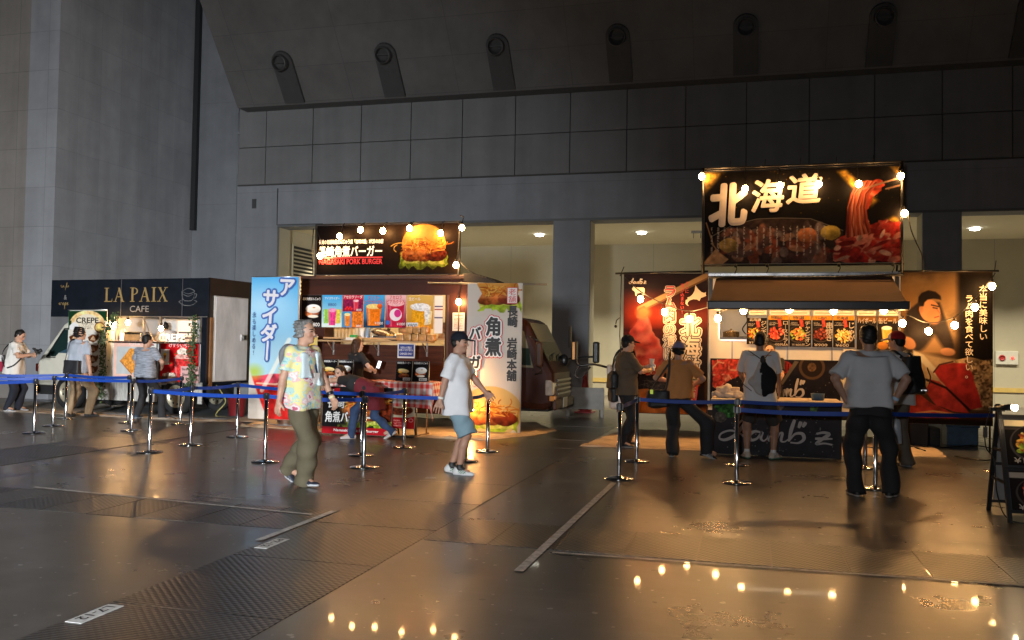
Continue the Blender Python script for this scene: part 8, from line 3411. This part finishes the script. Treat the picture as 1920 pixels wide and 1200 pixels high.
for cc, rr, nm, lb in (((-.02, -.20, 1.02), (.13, .085, .15), "sling_bag", "black sling bag on the back of the man in the olive tee"), ((-.12, -.16, .80), (.12, .08, .14), "tote_bag", "black tote bag hanging at the hip of the man in the olive tee")):
    t = worn(nm, lb, "bag", J, cc)
    q = SD()
    q.ell(cc, np.array(rr), k=.03)
    q.slab((cc[0], cc[1], cc[2] - rr[2] * .8), (cc[0], cc[1], cc[2] + rr[2] * .5), (1, 0, 0), (rr[0] * .9, rr[1] * .8), (rr[0] * .8, rr[1] * .7), .05, .04)
    part(t, "bag", q, BAGK, .011, cc, .008, 2)
    strap(t, [(cc[0] - .08, cc[1] + .02, cc[2] + .1), (-.14, -.14, 1.36), (-.10, -.0, 1.50), (-.02, .13, 1.36), (.10, .17, 1.2), (.19, .06, 1.02)], cc, .03, BAGK)

# 11 ---- man in the orange tee
J = person("man in an orange tee and wide dark trousers with one leg stretched out sideways", G(1262, 857), -6, 1.67, build=1.0, side=-2, hip=(.08, 0), shirt=mat("orange_tee", (.56, .23, .07), .9, var=.06, bump=.15, bscale=14), shirt_hem=.86, bot=mat("grey_black_trousers", (.022, .022, .026), .85, var=.15, bump=.15, bscale=10), leg_fit=1.35,
           handL=(-.14, .28, 1.05), handR=(.26, .26, 1.02), poleL=(-1, -.3, -.5), poleR=(1, -.4, -.4), footL=(-.02, .0, 0, 6, 0), footR=(.46, .02, .03, -62, 22), hipz=.86, hair='bushy', cap=((.20, .18, .30), (.20, .18, .30)), head=(4, -14), shoec=((.014, .012, .014), (.45, .45, .45), (.5, .5, .5)))
c = (-.18, -.16, .80)
t = worn("shoulder_bag", "black shoulder bag hanging at the left hip of the man in the orange tee", "bag", J, c)
q = SD()
q.ell(c, np.array((.17, .08, .13)), k=.03)
q.slab((c[0], c[1], c[2] - .09), (c[0], c[1], c[2] + .12), (1, 0, 0), (.14, .07), (.15, .05), .05, .04)
part(t, "bag", q, BAGK, .011, c, .006, 2)
strap(t, [(-.08, -.19, .92), (-.04, -.165, 1.15), (-.04, -.12, 1.40), (-.05, -.02, 1.49), (-.08, .1, 1.40)], c, .036, BAGK)
strap(t, [(-.30, -.12, .92), (-.18, -.17, 1.10), (-.04, -.165, 1.30)], c, .030, BAGK, "rear_strap")
b = MB()
b.box(-.10, -.06, -.095, -.075, .08, .14)
b.build("reflector", mat("reflector_yellow", (.6, .7, .1), .3, var=.1, emit=(.6, .8, .1), est=.35), t, bevel=.006)  # faint glow put in for the flash it throws back

# 12 ---- man with the drawstring bag at the counter
J = person("broad man in a white tee and shorts with a drawstring bag at the lamb counter", G(1424, 861), -6, 1.76, build=1.14, shirt=WTEE, shirt_hem=.78, sleeve=.72, bottoms='shorts', bot=mat("dark_shorts", (.035, .030, .028), .85, var=.1), leg_fit=1.12,
           handL=(-.22, .30, 1.02), handR=(.24, .26, .92), poleL=(-1, -.4, -.3), poleR=(1, -.5, -.2), footL=(-.17, .0, 0, 22, 0), footR=(.18, .04, 0, -28, 0), hair='short', head=(-8, -4), skin=(.36, .20, .13), socks=(.7, .7, .7), shoec=((.52, .46, .38), (.10, .22, .14)))
c = (.06, -.25, 1.10)
t = worn("drawstring_bag", "white and black drawstring bag on the back of the man at the lamb counter", "bag", J, c)
q = SD()
q.ell((c[0], c[1], 1.08), np.array((.17, .06, .20)), k=.03)
q.cone((c[0] - .0, c[1], 1.26), (c[0] - .0, c[1] + .01, 1.36), .05, .025, .05)
v, f = q.mesh(.010, .008, 30, 4)
side_ = (v[:, 0] - c[0]) > (-.02 + .12 * (1.08 - v[:, 2]) ** 2 * 4 - .03 * (v[:, 2] > 1.2))
npmesh("bag", v - np.array(c), f, cmat("bag_cloth", .8, .2), t, True, np.where(side_[:, None], np.array((.012, .012, .014)), np.array((.46, .45, .44))))
q = SD()
q.ell((c[0], c[1] - .01, 1.39), np.array((.035, .03, .05)), k=.02)
part(t, "knot", q, BAGK, .010, c, .006, 1)
for sg in (-1, 1):
    strap(t, [(c[0], c[1] + .0, 1.37), (c[0] * .5 + sg * .08, c[1] + .06, 1.44), (sg * .15, -.07, 1.50), (sg * .16, .04, 1.48), (sg * .17, .14, 1.34)], c, .012, BAGK, "cord")
    strap(t, [(c[0] + sg * .15, c[1] + .02, .95), (sg * .22, -.16, 1.06), (sg * .225, -.05, 1.22)], c, .010, BAGK, "cord")

# 13 ---- man facing us between counter and truck
x_, y_, _ = YP(1443, 700, 14.55)
J = person("man in a black tee facing the customer across the lamb counter", (x_, 14.55, 0), 172, 1.63, build=1.05, shirt=BTEE, bot=BPANT, handL=(-.14, .34, .98), handR=(.12, .36, .98), poleL=(-1, -.3, -.3), poleR=(1, -.3, -.3), hair='short', head=(6, -8))

# 14 ---- man with hands on hips, nearest on the right
J = person("broad man in a grey white tee and black trousers, hands on hips, seen from behind", G(1628, 931), 6, 1.80, build=1.08, shirt=mat("grey_white_tee", (.44, .44, .45), .9, var=.04, bump=.15, bscale=14), shirt_hem=.90, sleeve=.70, shirt_fit=1.04, bot=BPANT, leg_fit=1.28,
           handL=(-.235, -.03, 1.00), handR=(.245, -.03, 1.00), poleL=(-1, -.35, .1), poleR=(1, -.35, .1), dirL=(.75, -.1, -.5), dirR=(-.6, .2, -.7), palmL=(.4, .6, .2), palmR=(-.4, .6, .2), curlL=.5, curlR=.7,
           footL=(-.13, -.02, 0, 10, 0), footR=(.22, .0, 0, -34, 0), hipz=.92, hair='short', head=(-4, -4), skin=(.34, .19, .13), shoec=((.012, .012, .012), (.42, .38, .34)))
c = tuple(J['wrR'])
t = worn("wristband", "pale blue wristband on the right wrist of the man with hands on hips", "wristband", J, c)
d = nrm(J['wrR'] - J['elR'])
b = MB()
b.M = Vector(d).to_track_quat('Z', 'Y').to_matrix().to_4x4()
b.lathe([(.032, -.045), (.037, -.04), (.037, -.018), (.033, -.014)], n=18)
b.build("band", mat("band_blue", (.30, .42, .55), .5, var=.1), t)

# 15 ---- man with red and white cap and backpack
J = person("man in a red and white cap with a black backpack facing left near the counter", G(1684, 876), 40, 1.77, build=1.0, shirt=WTEE2, bot=mat("grey_brown_trousers", (.10, .082, .062), .85, var=.15, bump=.15, bscale=10), leg_fit=1.25,
           handL=(-.20, .30, 1.05), handR=(.20, .22, .90), poleL=(-1, -.4, -.3), poleR=(1, -.6, -.2), cap=((.26, .012, .016), (.60, .57, .54), 'two'), hair='short', head=(16, -4), footL=(-.11, .06, 0, 8, 0), footR=(.12, -.04, 0, -12, 0), shoec=((.08, .08, .09), (.25, .25, .25), (.75, .75, .75)), hipz=.94)
c = (.02, -.23, 1.22)
t = worn("backpack", "large black backpack worn by the man in the red and white cap", "bag", J, c)
q = SD()
q.slab((0, -.22, .98), (0, -.20, 1.46), (1, 0, 0), (.165, .105), (.13, .075), .07, .03)
q.slab((0, -.31, 1.00), (0, -.28, 1.22), (1, 0, 0), (.13, .06), (.12, .04), .04, .03)
part(t, "bag", q, BAGK, .012, c, .008, 5)
for sg in (-1, 1):
    strap(t, [(sg * .10, -.15, 1.44), (sg * .12, -.02, 1.52), (sg * .13, .10, 1.42), (sg * .15, .14, 1.2), (sg * .18, .02, 1.02), (sg * .14, -.14, .99)], c, .045, BAGK, "strap")
b = MB()
b.box(-.05, .05, -.152, -.145, -.20, -.185)
b.build("reflector", mat("reflector_white", (.8, .8, .8), .3, var=0, emit=(1, 1, 1), est=.6), t)  # glows by itself, standing in for returned flash light
b = MB()
b.tube([(.12, -.1, .1), (.17, -.11, -.02), (.165, -.1, -.12)], .008, 5)
b.build("zip_pull", BAGK, t)
c = tuple(np.array([.24, .18, .66]))
# the carried bag hangs between the two men
w_ = Vector(YP(1668, 800, 12.0))
t = thing("plastic_bag", "translucent white plastic bag hanging between the two men on the right", "bag", tuple(w_))
q = SD()
q.slab((0, 0, -.20), (0, 0, .09), (1, 0, .0), (.135, .05), (.12, .035), .03, .02)
q.ell((0, 0, -.14), np.array((.13, .07, .09)), k=.04)
q.cone((-.06, 0, .06), (-.10, .0, .26), .03, .012, .03)
q.cone((.06, 0, .06), (.0, .0, .28), .03, .012, .03)
v, f = q.mesh(.010, .008, 30, 7)
npmesh("bag", v, f, mat("bag_film", (.30, .33, .36), .35, var=.1), t)
finish_texts()
